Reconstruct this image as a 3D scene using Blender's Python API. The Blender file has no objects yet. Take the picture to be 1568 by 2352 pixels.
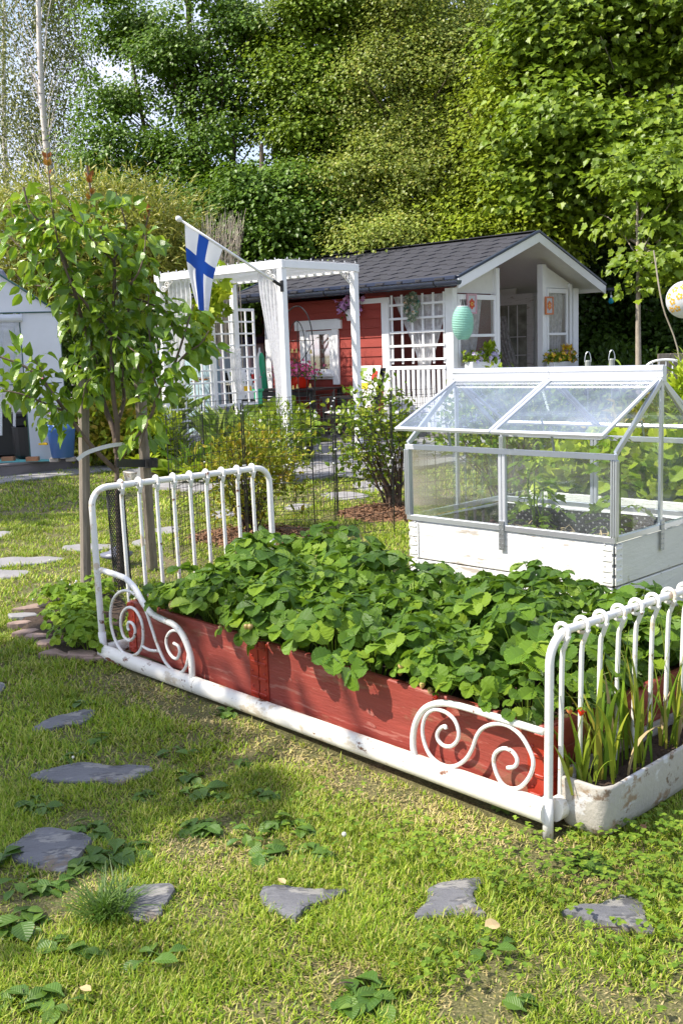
import bpy, math, random
import numpy as np
from mathutils import Vector

R = math.radians
random.seed(7)
RG = np.random.default_rng(7)
SC = bpy.context.scene
COL = SC.collection

# ------------------------------------------------------------------ camera, sky, sun, exposure
F, H, PITCH, ROLL = 2364.0, 1.25, R(8.8), R(2.0)      # focal length in pixels of a 1568 x 2352 picture
_f = np.array([0, math.cos(PITCH), -math.sin(PITCH)])
_r = np.array([1.0, 0, 0])
_u = np.array([0, math.sin(PITCH), math.cos(PITCH)])
RX = math.cos(ROLL) * _r - math.sin(ROLL) * _u
UX = math.sin(ROLL) * _r + math.cos(ROLL) * _u
CAM = np.array([0, 0, H])

cam_d = bpy.data.cameras.new('camera')
cam = bpy.data.objects.new('camera', cam_d)
COL.objects.link(cam)
cam.matrix_world = ((RX[0], UX[0], -_f[0], 0), (RX[1], UX[1], -_f[1], 0), (RX[2], UX[2], -_f[2], H), (0, 0, 0, 1))
from mathutils import Matrix
cam.matrix_world = Matrix(((RX[0], UX[0], -_f[0], 0), (RX[1], UX[1], -_f[1], 0), (RX[2], UX[2], -_f[2], H), (0, 0, 0, 1)))
cam_d.sensor_fit = 'VERTICAL'
cam_d.sensor_height = 36
cam_d.lens = 36 * F / 2352
cam_d.clip_start = 0.05
cam_d.clip_end = 1500
SC.camera = cam

SUN_AZ = np.array([-0.985, -0.17]); SUN_AZ /= np.linalg.norm(SUN_AZ)
SUN_EL = R(48)
sv = Vector((SUN_AZ[0] * math.cos(SUN_EL), SUN_AZ[1] * math.cos(SUN_EL), math.sin(SUN_EL)))
sd = bpy.data.lights.new('sun', 'SUN')
sd.energy = 4.5
sd.angle = R(0.6)
sd.color = (1.0, 0.93, 0.82)
so = bpy.data.objects.new('sun', sd)
COL.objects.link(so)
so.rotation_euler = sv.to_track_quat('Z', 'Y').to_euler()

W = bpy.data.worlds.new('World')
SC.world = W
W.use_nodes = True
wn = W.node_tree
wn.nodes.clear()
wo = wn.nodes.new('ShaderNodeOutputWorld')
bg = wn.nodes.new('ShaderNodeBackground')
sky = wn.nodes.new('ShaderNodeTexSky')
sky.sky_type = 'NISHITA'
sky.sun_disc = False
sky.sun_elevation = SUN_EL
sky.sun_rotation = math.atan2(SUN_AZ[0], SUN_AZ[1])
sky.dust_density = 1.5
tc = wn.nodes.new('ShaderNodeTexCoord')
mp = wn.nodes.new('ShaderNodeMapping')
mp.inputs['Scale'].default_value = (1, 1, 2.6)
nz = wn.nodes.new('ShaderNodeTexNoise')
nz.inputs['Scale'].default_value = 2.2
nz.inputs['Detail'].default_value = 6
rp = wn.nodes.new('ShaderNodeValToRGB')
rp.color_ramp.elements[0].position = 0.36
rp.color_ramp.elements[1].position = 0.62
mx = wn.nodes.new('ShaderNodeMixRGB')
mx.inputs['Color2'].default_value = (4.3, 4.6, 5.9, 1)
wn.links.new(tc.outputs['Generated'], mp.inputs['Vector'])
wn.links.new(mp.outputs['Vector'], nz.inputs['Vector'])
wn.links.new(nz.outputs['Fac'], rp.inputs['Fac'])
wn.links.new(rp.outputs['Color'], mx.inputs['Fac'])
wn.links.new(sky.outputs['Color'], mx.inputs['Color1'])
wn.links.new(mx.outputs['Color'], bg.inputs['Color'])
wn.links.new(bg.outputs['Background'], wo.inputs['Surface'])
bg.inputs['Strength'].default_value = 0.15
SC.view_settings.view_transform = 'Standard'
SC.view_settings.look = 'None'
SC.view_settings.exposure = 0.78
SC.view_settings.gamma = 1
SC.render.engine = 'CYCLES'
SC.cycles.max_bounces = 10
SC.cycles.transparent_max_bounces = 24
SC.cycles.sample_clamp_indirect = 6


# ------------------------------------------------------------------ survey helpers (a point of the photograph -> a point of the place)
def ray(x, y):
    return _f * F + RX * (x - 784) - UX * (y - 1176)

def Z(x, y, z=0.0):
    d = ray(x, y)
    return CAM + d * ((z - H) / d[2])

def AY(x, y, Y):
    d = ray(x, y)
    return CAM + d * (Y / d[1])

def PL(x, y, P, n):
    d = ray(x, y)
    P = np.array([P[0], P[1], 0.0]); n = np.array([n[0], n[1], 0.0])
    return CAM + d * (((P - CAM) @ n) / (d @ n))

def U(v):
    v = np.asarray(v, float)
    return v / (np.linalg.norm(v) + 1e-12)

# ------------------------------------------------------------------ materials
MATS = {}
def _nt(name):
    m = bpy.data.materials.new(name)
    m.use_nodes = True
    nt = m.node_tree
    nt.nodes.clear()
    out = nt.nodes.new('ShaderNodeOutputMaterial')
    MATS[name] = m
    return m, nt, out

def node(nt, t, **kw):
    n = nt.nodes.new(t)
    for k, v in kw.items():
        if k in n.inputs:
            n.inputs[k].default_value = v
        else:
            setattr(n, k, v)
    return n

def c4(c):
    return (c[0], c[1], c[2], 1)

def ramp(nt, fac, stops):
    r = nt.nodes.new('ShaderNodeValToRGB')
    e = r.color_ramp.elements
    e[0].position, e[0].color = stops[0][0], c4(stops[0][1])
    e[1].position, e[1].color = stops[-1][0], c4(stops[-1][1])
    for p, c in stops[1:-1]:
        q = e.new(p)
        q.color = c4(c)
    nt.links.new(fac, r.inputs['Fac'])
    return r.outputs['Color']

def tex(nt, scale=5.0, detail=4.0, stretch=(1, 1, 1), rough=0.6, coord='Object', kind='noise'):
    t = nt.nodes.new('ShaderNodeTexCoord')
    m = nt.nodes.new('ShaderNodeMapping')
    m.inputs['Scale'].default_value = stretch
    nt.links.new(t.outputs[coord], m.inputs['Vector'])
    if kind == 'noise':
        n = nt.nodes.new('ShaderNodeTexNoise')
        n.inputs['Scale'].default_value = scale
        n.inputs['Detail'].default_value = detail
        n.inputs['Roughness'].default_value = rough
        nt.links.new(m.outputs['Vector'], n.inputs['Vector'])
        return n.outputs['Fac']
    n = nt.nodes.new('ShaderNodeTexVoronoi')
    n.inputs['Scale'].default_value = scale
    nt.links.new(m.outputs['Vector'], n.inputs['Vector'])
    return n.outputs['Distance']

def mat(name, col, rough=0.6, metal=0.0, var=0.12, scale=8.0, stretch=(1, 1, 1), bump=0.0, bscale=None, spec=0.5,
        spots=None, coat=0.0, trans=0.0):
    """painted / natural surface: base colour broken by noise; spots = (colour, scale, threshold, stretch)"""
    m, nt, out = _nt(name)
    b = node(nt, 'ShaderNodeBsdfPrincipled')
    b.inputs['Roughness'].default_value = rough
    b.inputs['Metallic'].default_value = metal
    b.inputs['Specular IOR Level'].default_value = spec
    b.inputs['Coat Weight'].default_value = coat
    f = tex(nt, scale, 5, stretch)
    lo = [max(0, c * (1 - var)) for c in col]
    hi = [min(1, c * (1 + var)) for c in col]
    c = ramp(nt, f, [(0.3, lo), (0.7, hi)])
    for sp in (spots or []):
        sc_, s_, th, st_ = sp
        g = tex(nt, s_, 6, st_, 0.65)
        fac = ramp(nt, g, [(th, (0, 0, 0)), (th + 0.05, (1, 1, 1))])
        mxn = node(nt, 'ShaderNodeMixRGB')
        nt.links.new(fac, mxn.inputs['Fac'])
        nt.links.new(c, mxn.inputs['Color1'])
        mxn.inputs['Color2'].default_value = c4(sc_)
        c = mxn.outputs['Color']
    nt.links.new(c, b.inputs['Base Color'])
    if bump:
        g = tex(nt, bscale or scale * 4, 5, stretch)
        bp = node(nt, 'ShaderNodeBump')
        bp.inputs['Strength'].default_value = bump
        bp.inputs['Distance'].default_value = 0.01
        nt.links.new(g, bp.inputs['Height'])
        nt.links.new(bp.outputs['Normal'], b.inputs['Normal'])
    if trans:
        t = node(nt, 'ShaderNodeBsdfTranslucent')
        nt.links.new(c, t.inputs['Color'])
        ms = node(nt, 'ShaderNodeMixShader')
        ms.inputs['Fac'].default_value = trans
        nt.links.new(b.outputs[0], ms.inputs[1])
        nt.links.new(t.outputs[0], ms.inputs[2])
        nt.links.new(ms.outputs[0], out.inputs['Surface'])
    else:
        nt.links.new(b.outputs[0], out.inputs['Surface'])
    return m

def leafmat(name, cols, rough=0.45, trans=0.35, tcol=(0.25, 0.42, 0.03), spec=0.3, vein=0.0, freq=42.0):
    trans *= .8
    spec *= .75
    tcol = [c * .85 for c in tcol]
    m, nt, out = _nt(name)
    g = nt.nodes.new('ShaderNodeNewGeometry')
    st = [(i / max(1, len(cols) - 1) * 0.96 + 0.02, c) for i, c in enumerate(cols)]
    c = ramp(nt, g.outputs['Random Per Island'], st)
    f = tex(nt, 1.1, 3)
    hs = node(nt, 'ShaderNodeHueSaturation')
    mr = node(nt, 'ShaderNodeMapRange')
    mr.inputs['From Min'].default_value = 0.3
    mr.inputs['From Max'].default_value = 0.7
    mr.inputs['To Min'].default_value = 0.68
    mr.inputs['To Max'].default_value = 1.35
    nt.links.new(f, mr.inputs['Value'])
    nt.links.new(mr.outputs[0], hs.inputs['Value'])
    nt.links.new(c, hs.inputs['Color'])
    b = node(nt, 'ShaderNodeBsdfPrincipled')
    b.inputs['Roughness'].default_value = rough
    b.inputs['Specular IOR Level'].default_value = spec
    nt.links.new(hs.outputs[0], b.inputs['Base Color'])
    if vein:
        def mth(op, a, b_=None):
            n = node(nt, 'ShaderNodeMath', operation=op)
            for i, v in enumerate((a, b_)):
                if v is None:
                    continue
                if isinstance(v, (int, float)):
                    n.inputs[i].default_value = v
                else:
                    nt.links.new(v, n.inputs[i])
            return n.outputs[0]
        at = node(nt, 'ShaderNodeAttribute', attribute_name='luv')
        sp_ = nt.nodes.new('ShaderNodeSeparateXYZ')
        nt.links.new(at.outputs['Vector'], sp_.inputs[0])
        ax_ = mth('ABSOLUTE', sp_.outputs['X'])
        w_ = mth('SINE', mth('MULTIPLY', mth('SUBTRACT', sp_.outputs['Y'], mth('MULTIPLY', ax_, 0.85)), freq))
        rib = mth('LESS_THAN', ax_, 0.018)
        hgt = mth('SUBTRACT', mth('MULTIPLY', mth('POWER', mth('ABSOLUTE', w_), 0.5), 1.0), rib)
        bp = node(nt, 'ShaderNodeBump')
        bp.inputs['Strength'].default_value = vein
        bp.inputs['Distance'].default_value = 0.004
        nt.links.new(hgt, bp.inputs['Height'])
        nt.links.new(bp.outputs[0], b.inputs['Normal'])
        vr = node(nt, 'ShaderNodeMapRange')
        vr.inputs['From Min'].default_value = -1.0
        vr.inputs['From Max'].default_value = 1.0
        vr.inputs['To Min'].default_value = 1.30
        vr.inputs['To Max'].default_value = 0.96
        nt.links.new(hgt, vr.inputs['Value'])
        h2 = node(nt, 'ShaderNodeHueSaturation')
        nt.links.new(vr.outputs[0], h2.inputs['Value'])
        nt.links.new(hs.outputs[0], h2.inputs['Color'])
        nt.links.new(h2.outputs[0], b.inputs['Base Color'])
    t = node(nt, 'ShaderNodeBsdfTranslucent')
    mm = node(nt, 'ShaderNodeMixRGB')
    mm.inputs['Fac'].default_value = 0.5
    nt.links.new(hs.outputs[0], mm.inputs['Color1'])
    mm.inputs['Color2'].default_value = c4(tcol)
    nt.links.new(mm.outputs[0], t.inputs['Color'])
    ms = node(nt, 'ShaderNodeMixShader')
    ms.inputs['Fac'].default_value = trans
    nt.links.new(b.outputs[0], ms.inputs[1])
    nt.links.new(t.outputs[0], ms.inputs[2])
    nt.links.new(ms.outputs[0], out.inputs['Surface'])
    return m

def sheer(name, col, alpha, nscale=14, lace=0.25, rough=0.8):
    """thin curtain cloth / plastic film: part of it lets everything through"""
    m, nt, out = _nt(name)
    d = node(nt, 'ShaderNodeBsdfDiffuse')
    d.inputs['Color'].default_value = c4(col)
    t = node(nt, 'ShaderNodeBsdfTranslucent')
    t.inputs['Color'].default_value = c4(col)
    m1 = node(nt, 'ShaderNodeMixShader')
    m1.inputs['Fac'].default_value = 0.4
    nt.links.new(d.outputs[0], m1.inputs[1])
    nt.links.new(t.outputs[0], m1.inputs[2])
    tr = node(nt, 'ShaderNodeBsdfTransparent')
    m2 = node(nt, 'ShaderNodeMixShader')
    f = tex(nt, nscale, 3)
    mr = node(nt, 'ShaderNodeMapRange')
    mr.inputs['From Min'].default_value = 0.35
    mr.inputs['From Max'].default_value = 0.65
    mr.inputs['To Min'].default_value = max(0, alpha - lace)
    mr.inputs['To Max'].default_value = min(1, alpha + lace)
    nt.links.new(f, mr.inputs['Value'])
    nt.links.new(mr.outputs[0], m2.inputs['Fac'])
    nt.links.new(tr.outputs[0], m2.inputs[1])
    nt.links.new(m1.outputs[0], m2.inputs[2])
    nt.links.new(m2.outputs[0], out.inputs['Surface'])
    return m

def glassmat(name, film=0.06, tint=(0.93, 0.97, 0.96), filmcol=(0.75, 0.8, 0.85), refl=1.0):
    m, nt, out = _nt(name)
    tr = node(nt, 'ShaderNodeBsdfTransparent')
    tr.inputs['Color'].default_value = c4(tint)
    gl = node(nt, 'ShaderNodeBsdfGlossy')
    gl.inputs['Roughness'].default_value = 0.03
    fr = node(nt, 'ShaderNodeFresnel')
    fr.inputs['IOR'].default_value = 1.5
    ma = node(nt, 'ShaderNodeMath', operation='MULTIPLY')
    ma.inputs[1].default_value = refl * 1.7
    nt.links.new(fr.outputs[0], ma.inputs[0])
    m1 = node(nt, 'ShaderNodeMixShader')
    nt.links.new(ma.outputs[0], m1.inputs['Fac'])
    nt.links.new(tr.outputs[0], m1.inputs[1])
    nt.links.new(gl.outputs[0], m1.inputs[2])
    d = node(nt, 'ShaderNodeBsdfDiffuse')
    d.inputs['Color'].default_value = c4(filmcol)
    m2 = node(nt, 'ShaderNodeMixShader')
    f = tex(nt, 3.0, 5)
    mr = node(nt, 'ShaderNodeMapRange')
    mr.inputs['From Min'].default_value = 0.35
    mr.inputs['From Max'].default_value = 0.7
    mr.inputs['To Min'].default_value = film * 0.3
    mr.inputs['To Max'].default_value = film * 1.8
    nt.links.new(f, mr.inputs['Value'])
    nt.links.new(mr.outputs[0], m2.inputs['Fac'])
    nt.links.new(m1.outputs[0], m2.inputs[1])
    nt.links.new(d.outputs[0], m2.inputs[2])
    nt.links.new(m2.outputs[0], out.inputs['Surface'])
    return m

RUST = (0.16, 0.06, 0.025)
mat('white_iron', (0.80, 0.78, 0.74), 0.32, var=0.04, spots=[((0.62, 0.52, 0.40), 14, 0.59, (1, 1, 1)), (RUST, 22, 0.625, (1, 1, 1))], bump=0.08, bscale=60)
mat('white_rail', (0.80, 0.77, 0.70), 0.4, var=0.06, spots=[((0.62, 0.54, 0.42), 7, 0.55, (1, 1, 2)), (RUST, 15, 0.62, (1, 1, 2))], bump=0.1, bscale=50)
mat('red_board', (0.27, 0.047, 0.033), 0.5, var=0.16, scale=4, stretch=(1, 1, 8), spots=[((0.36, 0.12, 0.09), 5, 0.57, (1, 1, 9)), ((0.20, 0.03, 0.02), 8, 0.70, (1, 1, 6)), ((0.55, 0.3, 0.24), 30, 0.70, (1, 1, 3)), ((0.26, 0.10, 0.06), 3, 0.60, (1, 1, 3))], bump=0.25, bscale=18)
mat('red_steel', (0.36, 0.036, 0.018), 0.36, var=0.1, spots=[((0.55, 0.3, 0.24), 40, 0.73, (1, 1, 1))], bump=0.15, bscale=40)
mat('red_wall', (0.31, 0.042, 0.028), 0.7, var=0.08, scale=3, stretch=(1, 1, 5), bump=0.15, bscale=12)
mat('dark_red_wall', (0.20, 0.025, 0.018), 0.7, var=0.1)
mat('white_paint', (0.86, 0.86, 0.87), 0.5, var=0.03, bump=0.06, bscale=30)
mat('white_board', (0.76, 0.75, 0.74), 0.6, var=0.05, scale=5, stretch=(1, 1, 7), spots=[((0.46, 0.41, 0.36), 3.4, 0.60, (1, 1, 5)), ((0.62, 0.61, 0.58), 9, 0.57, (1, 1, 9)), ((0.25, 0.2, 0.16), 20, 0.64, (1, 1, 9))], bump=0.3, bscale=16)
mat('white_steel', (0.76, 0.75, 0.72), 0.42, var=0.05, spots=[(RUST, 16, 0.63, (1, 1, 1))], bump=0.12)
mat('greenish_board', (0.66, 0.65, 0.60), 0.65, var=0.06, scale=5, stretch=(1, 1, 4), spots=[((0.34, 0.33, 0.22), 6, 0.60, (1, 1, 0.6)), ((0.22, 0.19, 0.14), 20, 0.74, (1, 1, 6))], bump=0.3, bscale=16)
mat('aluminium', (0.62, 0.65, 0.69), 0.33, metal=0.75, var=0.05, spots=[((0.45, 0.46, 0.46), 30, 0.7, (1, 1, 1))])
mat('aluminium_white', (0.66, 0.68, 0.73), 0.34, metal=0.45, var=0.03)
mat('zinc', (0.42, 0.44, 0.46), 0.4, metal=0.8, var=0.15, scale=30)
mat('roof_shingle', (0.036, 0.036, 0.045), 0.85, var=0.22, scale=6, bump=0.3, bscale=160)
mat('roof_edge', (0.03, 0.04, 0.075), 0.35, var=0.1)
mat('gutter_metal', (0.045, 0.055, 0.085), 0.25, var=0.1, spec=0.7)
mat('black_metal', (0.012, 0.012, 0.013), 0.4, var=0.2)
mat('black_wood', (0.014, 0.013, 0.013), 0.45, var=0.2)
mat('black_plastic', (0.02, 0.02, 0.022), 0.45, var=0.2, bump=0.2, bscale=20)
mat('soil', (0.05, 0.030, 0.018), 0.95, var=0.4, scale=20, bump=0.9, bscale=60)
mat('worn_soil', (0.16, 0.11, 0.075), 0.95, var=0.35, scale=14, bump=0.8, bscale=60)
mat('bark_mulch', (0.22, 0.115, 0.06), 0.9, var=0.4, scale=30, bump=0.6, bscale=90)
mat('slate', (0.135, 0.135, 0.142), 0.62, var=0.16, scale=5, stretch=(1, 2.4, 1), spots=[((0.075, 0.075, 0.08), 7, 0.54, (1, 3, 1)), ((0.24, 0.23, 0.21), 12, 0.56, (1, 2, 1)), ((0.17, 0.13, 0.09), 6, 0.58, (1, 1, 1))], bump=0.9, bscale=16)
mat('pink_stone', (0.30, 0.21, 0.17), 0.8, var=0.2, scale=12, bump=0.5, bscale=30)
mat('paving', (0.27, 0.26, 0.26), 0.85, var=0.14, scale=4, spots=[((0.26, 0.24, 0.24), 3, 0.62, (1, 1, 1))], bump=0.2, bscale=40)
mat('concrete', (0.42, 0.39, 0.34), 0.8, var=0.10, scale=6, spots=[((0.27, 0.19, 0.12), 6, 0.50, (1, 1, 1.3)), ((0.52, 0.51, 0.50), 11, 0.54, (1, 1, 1.6)), ((0.17, 0.12, 0.08), 16, 0.58, (1, 1, 1))], bump=0.45, bscale=45)
mat('grey_wood', (0.22, 0.185, 0.15), 0.85, var=0.28, scale=7, stretch=(6, 6, 0.8), spots=[((0.07, 0.055, 0.045), 9, 0.66, (7, 7, 0.7))], bump=0.5, bscale=20)
mat('deck_board', (0.17, 0.15, 0.15), 0.8, var=0.15, scale=5, stretch=(1, 1, 4), bump=0.2)
mat('bark', (0.15, 0.115, 0.085), 0.9, var=0.35, scale=10, stretch=(1, 1, 0.4), bump=0.6, bscale=30)
mat('pear_bark', (0.135, 0.095, 0.07), 0.75, var=0.25, scale=25, bump=0.4, bscale=80)
mat('birch_bark', (0.66, 0.60, 0.55), 0.75, var=0.1, scale=4, spots=[((0.10, 0.085, 0.075), 6, 0.60, (0.5, 0.5, 2.2))], bump=0.2)
mat('pale_bark', (0.34, 0.29, 0.23), 0.85, var=0.3, scale=14, stretch=(1, 1, 0.5), spots=[((0.6, 0.56, 0.5), 9, 0.63, (1, 1, 0.6))], bump=0.4)
mat('twig', (0.10, 0.065, 0.045), 0.8, var=0.3)
mat('dry_twig', (0.42, 0.36, 0.28), 0.8, var=0.2)
mat('flag_white', (0.80, 0.81, 0.84), 0.7, var=0.02, trans=0.25)
mat('flag_blue', (0.008, 0.075, 0.42), 0.7, var=0.04, trans=0.2)
mat('green_paper', (0.36, 0.66, 0.55), 0.75, var=0.06, trans=0.3)
mat('white_paper', (0.76, 0.77, 0.80), 0.7, var=0.03, trans=0.3)
mat('yellow_paper', (0.85, 0.48, 0.03), 0.7, var=0.1, trans=0.25)
mat('orange_paint', (0.72, 0.16, 0.02), 0.5, var=0.05)
mat('pink_wood', (0.62, 0.36, 0.42), 0.5, var=0.05)
mat('orange_wood', (0.66, 0.20, 0.06), 0.5, var=0.1)
mat('red_flower_paint', (0.60, 0.06, 0.015), 0.5, var=0.05)
mat('yellow_paint', (0.85, 0.62, 0.12), 0.5, var=0.05)
mat('red_enamel', (0.75, 0.030, 0.008), 0.2, var=0.03, coat=0.5)
mat('blue_pot', (0.07, 0.18, 0.50), 0.4, var=0.06)
mat('blue_glass', (0.03, 0.42, 0.62), 0.15, var=0.1, trans=0.4)
mat('gold', (0.65, 0.48, 0.16), 0.3, metal=0.7, var=0.1)
mat('garden_light_plastic', (0.15, 0.155, 0.20), 0.35, var=0.05)
mat('tent_film', (0.78, 0.80, 0.86), 0.35, var=0.05, scale=2.5, bump=0.25, bscale=5, trans=0.25)
mat('tent_pipe', (0.03, 0.10, 0.09), 0.4, var=0.05)
mat('turquoise', (0.12, 0.42, 0.42), 0.8, var=0.1)
mat('shed_blue', (0.36, 0.50, 0.56), 0.7, var=0.05)
mat('green_plastic', (0.03, 0.42, 0.20), 0.4, var=0.05)
mat('brick', (0.35, 0.17, 0.09), 0.9, var=0.15)
mat('inside_wall', (0.74, 0.73, 0.70), 0.8, var=0.05)
mat('dark_inside', (0.05, 0.045, 0.04), 0.9, var=0.1)
mat('cushion_black', (0.012, 0.012, 0.014), 0.8)
mat('cushion_white', (0.78, 0.78, 0.75), 0.85, var=0.02)
mat('cushion_green', (0.24, 0.34, 0.10), 0.85, var=0.04)
mat('cushion_yellow', (0.80, 0.50, 0.02), 0.85, var=0.04)
mat('cushion_red', (0.62, 0.03, 0.02), 0.85, var=0.04)
mat('knot_pale', (0.33, 0.105, 0.08), 0.7, var=0.3, scale=90)
mat('blue_shade', (0.30, 0.32, 0.30), 0.2, var=.3)
mat('rust', RUST, 0.9, var=0.3)
mat('pebble', (0.30, 0.27, 0.25), 0.8, var=0.3, scale=30)
mat('straw', (0.45, 0.34, 0.17), 0.9, var=0.2)

leafmat('leaf_strawberry', [(0.059, 0.136, 0.015), (0.109, 0.225, 0.019), (0.178, 0.319, 0.024), (0.306, 0.451, 0.034)], 0.36, 0.36, (0.27, 0.46, 0.03), 0.6, 0.7, 44)
leafmat('leaf_wild', [(0.147, 0.281, 0.015), (0.221, 0.367, 0.019), (0.312, 0.420, 0.025)], 0.45, 0.35, (0.34, 0.5, 0.04), 0.5, 0.6, 44)
leafmat('leaf_pear', [(0.079, 0.164, 0.014), (0.125, 0.239, 0.018), (0.199, 0.328, 0.021), (0.335, 0.448, 0.029)], 0.26, 0.42, (0.34, 0.52, 0.03), 0.8, 0.25, 60)
leafmat('leaf_pear_young', [(0.268, 0.095, 0.029), (0.351, 0.135, 0.034), (0.335, 0.223, 0.034)], 0.4, 0.35, (0.5, 0.22, 0.05))
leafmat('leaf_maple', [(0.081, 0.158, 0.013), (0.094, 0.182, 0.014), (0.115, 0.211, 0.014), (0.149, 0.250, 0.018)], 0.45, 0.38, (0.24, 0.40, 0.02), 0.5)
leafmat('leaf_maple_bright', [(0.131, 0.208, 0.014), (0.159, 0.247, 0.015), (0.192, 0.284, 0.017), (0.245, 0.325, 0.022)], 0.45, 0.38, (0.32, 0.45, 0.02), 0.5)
leafmat('leaf_olive', [(0.175, 0.228, 0.030), (0.204, 0.264, 0.032), (0.239, 0.299, 0.037), (0.281, 0.329, 0.044), (0.312, 0.294, 0.044)], 0.45, 0.35, (0.32, 0.42, 0.04), 0.5)
leafmat('leaf_yellowgreen', [(0.169, 0.239, 0.014), (0.207, 0.278, 0.015), (0.253, 0.318, 0.017), (0.290, 0.342, 0.023)], 0.5, 0.35, (0.38, 0.48, 0.03))
leafmat('leaf_birch', [(0.092, 0.127, 0.026), (0.151, 0.183, 0.037), (0.234, 0.255, 0.057), (0.318, 0.318, 0.092)], 0.4, 0.3, (0.30, 0.38, 0.07), 0.6)
leafmat('leaf_willow', [(0.149, 0.192, 0.021), (0.246, 0.276, 0.028), (0.352, 0.352, 0.043), (0.440, 0.393, 0.067)], 0.4, 0.35, (0.44, 0.48, 0.05), 0.6)
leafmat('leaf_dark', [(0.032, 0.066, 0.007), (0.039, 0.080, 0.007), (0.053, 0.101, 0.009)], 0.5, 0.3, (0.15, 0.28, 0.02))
leafmat('leaf_shrub_yellow', [(0.125, 0.183, 0.013), (0.226, 0.278, 0.017), (0.335, 0.334, 0.023), (0.385, 0.270, 0.029)], 0.5, 0.33, (0.42, 0.46, 0.04))
leafmat('leaf_shrub_green', [(0.084, 0.159, 0.011), (0.142, 0.239, 0.014), (0.234, 0.318, 0.020), (0.335, 0.366, 0.029)], 0.45, 0.33, (0.34, 0.46, 0.03))
leafmat('leaf_lime', [(0.202, 0.314, 0.013), (0.321, 0.428, 0.019), (0.459, 0.524, 0.032)], 0.5, 0.35, (0.5, 0.62, 0.04))
leafmat('leaf_tomato', [(0.109, 0.191, 0.017), (0.167, 0.270, 0.026), (0.251, 0.342, 0.040)], 0.5, 0.33, (0.34, 0.5, 0.05))
leafmat('leaf_blade', [(0.100, 0.199, 0.017), (0.167, 0.286, 0.023), (0.301, 0.366, 0.034), (0.418, 0.366, 0.057)], 0.35, 0.33, (0.36, 0.5, 0.05))
leafmat('leaf_reed', [(0.157, 0.252, 0.041), (0.245, 0.354, 0.067), (0.372, 0.446, 0.114)], 0.4, 0.3, (0.34, 0.46, 0.1))
leafmat('leaf_weed', [(0.061, 0.132, 0.016), (0.090, 0.171, 0.020), (0.139, 0.233, 0.031)], 0.42, 0.25, (0.2, 0.38, 0.03), 0.5, 0.35, 30)
leafmat('leaf_clover', [(0.092, 0.175, 0.016), (0.145, 0.240, 0.021), (0.222, 0.306, 0.032)], 0.5, 0.25, (0.3, 0.44, 0.04))
leafmat('grass_blade', [(0.107, 0.197, 0.013), (0.190, 0.308, 0.017), (0.290, 0.403, 0.024), (0.397, 0.471, 0.047), (0.512, 0.480, 0.139)], 0.45, 0.38, (0.36, 0.50, 0.03), 0.35)
leafmat('grass_dry', [(0.42, 0.33, 0.14), (0.55, 0.45, 0.22), (0.36, 0.32, 0.09)], 0.6, 0.25, (0.48, 0.4, 0.14), 0.2)
leafmat('petal_pink', [(0.75, 0.06, 0.28), (0.85, 0.22, 0.45), (0.80, 0.10, 0.20)], 0.6, 0.3, (0.8, 0.1, 0.3))
leafmat('petal_lilac', [(0.62, 0.30, 0.62), (0.72, 0.42, 0.68), (0.50, 0.18, 0.5)], 0.6, 0.3, (0.6, 0.3, 0.6))
leafmat('petal_white', [(0.78, 0.78, 0.78), (0.80, 0.78, 0.66)], 0.6, 0.3, (0.8, 0.8, 0.7))
leafmat('petal_pansy', [(0.74, 0.72, 0.86), (0.30, 0.16, 0.55), (0.78, 0.76, 0.84), (0.12, 0.04, 0.22)], 0.6, 0.2, (0.6, 0.5, 0.8))
leafmat('petal_yellow', [(0.82, 0.60, 0.03), (0.85, 0.70, 0.06), (0.75, 0.32, 0.02), (0.45, 0.36, 0.6)], 0.6, 0.2, (0.8, 0.6, 0.05))
leafmat('petal_cream', [(0.72, 0.66, 0.48), (0.75, 0.72, 0.62), (0.70, 0.28, 0.08)], 0.7, 0.2, (0.7, 0.6, 0.4))
leafmat('dry_leaf', [(0.30, 0.36, 0.24), (0.12, 0.25, 0.16), (0.45, 0.40, 0.28), (0.10, 0.28, 0.24)], 0.7, 0.2, (0.3, 0.35, 0.2))
leafmat('berry', [(0.62, 0.03, 0.012), (0.60, 0.20, 0.06), (0.50, 0.42, 0.16), (0.42, 0.48, 0.18)], 0.35, 0.08, (0.5, 0.3, 0.1), 0.6)
sheer('curtain', (0.86, 0.86, 0.88), 0.85, 16, 0.2)
sheer('curtain_thin', (0.82, 0.82, 0.84), 0.55, 20, 0.2)
glassmat('glass_pane', 0.05)
glassmat('glass_lid', 0.13, (0.84, 0.89, 0.96), (0.50, 0.60, 0.80), 1.2)
mat('door_glass', (0.30, 0.32, 0.27), 0.15, var=.4, scale=7, spec=.8)
glassmat('window_glass', 0.05, (0.9, 0.92, 0.92), (0.6, 0.62, 0.65), 0.45)


# ------------------------------------------------------------------ mesh builder
def outside_house(P):
    v = P[:, :2] - HF.P[:2]
    a, b = v @ HL, v @ HW
    roof = 2.1 + (2.0 - np.abs(b - 2.0)) * .36 + .12
    return ~((a > -.25) & (a < 4.5) & (b > -.2) & (b < 4.2) & (P[:, 2] < roof))

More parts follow.
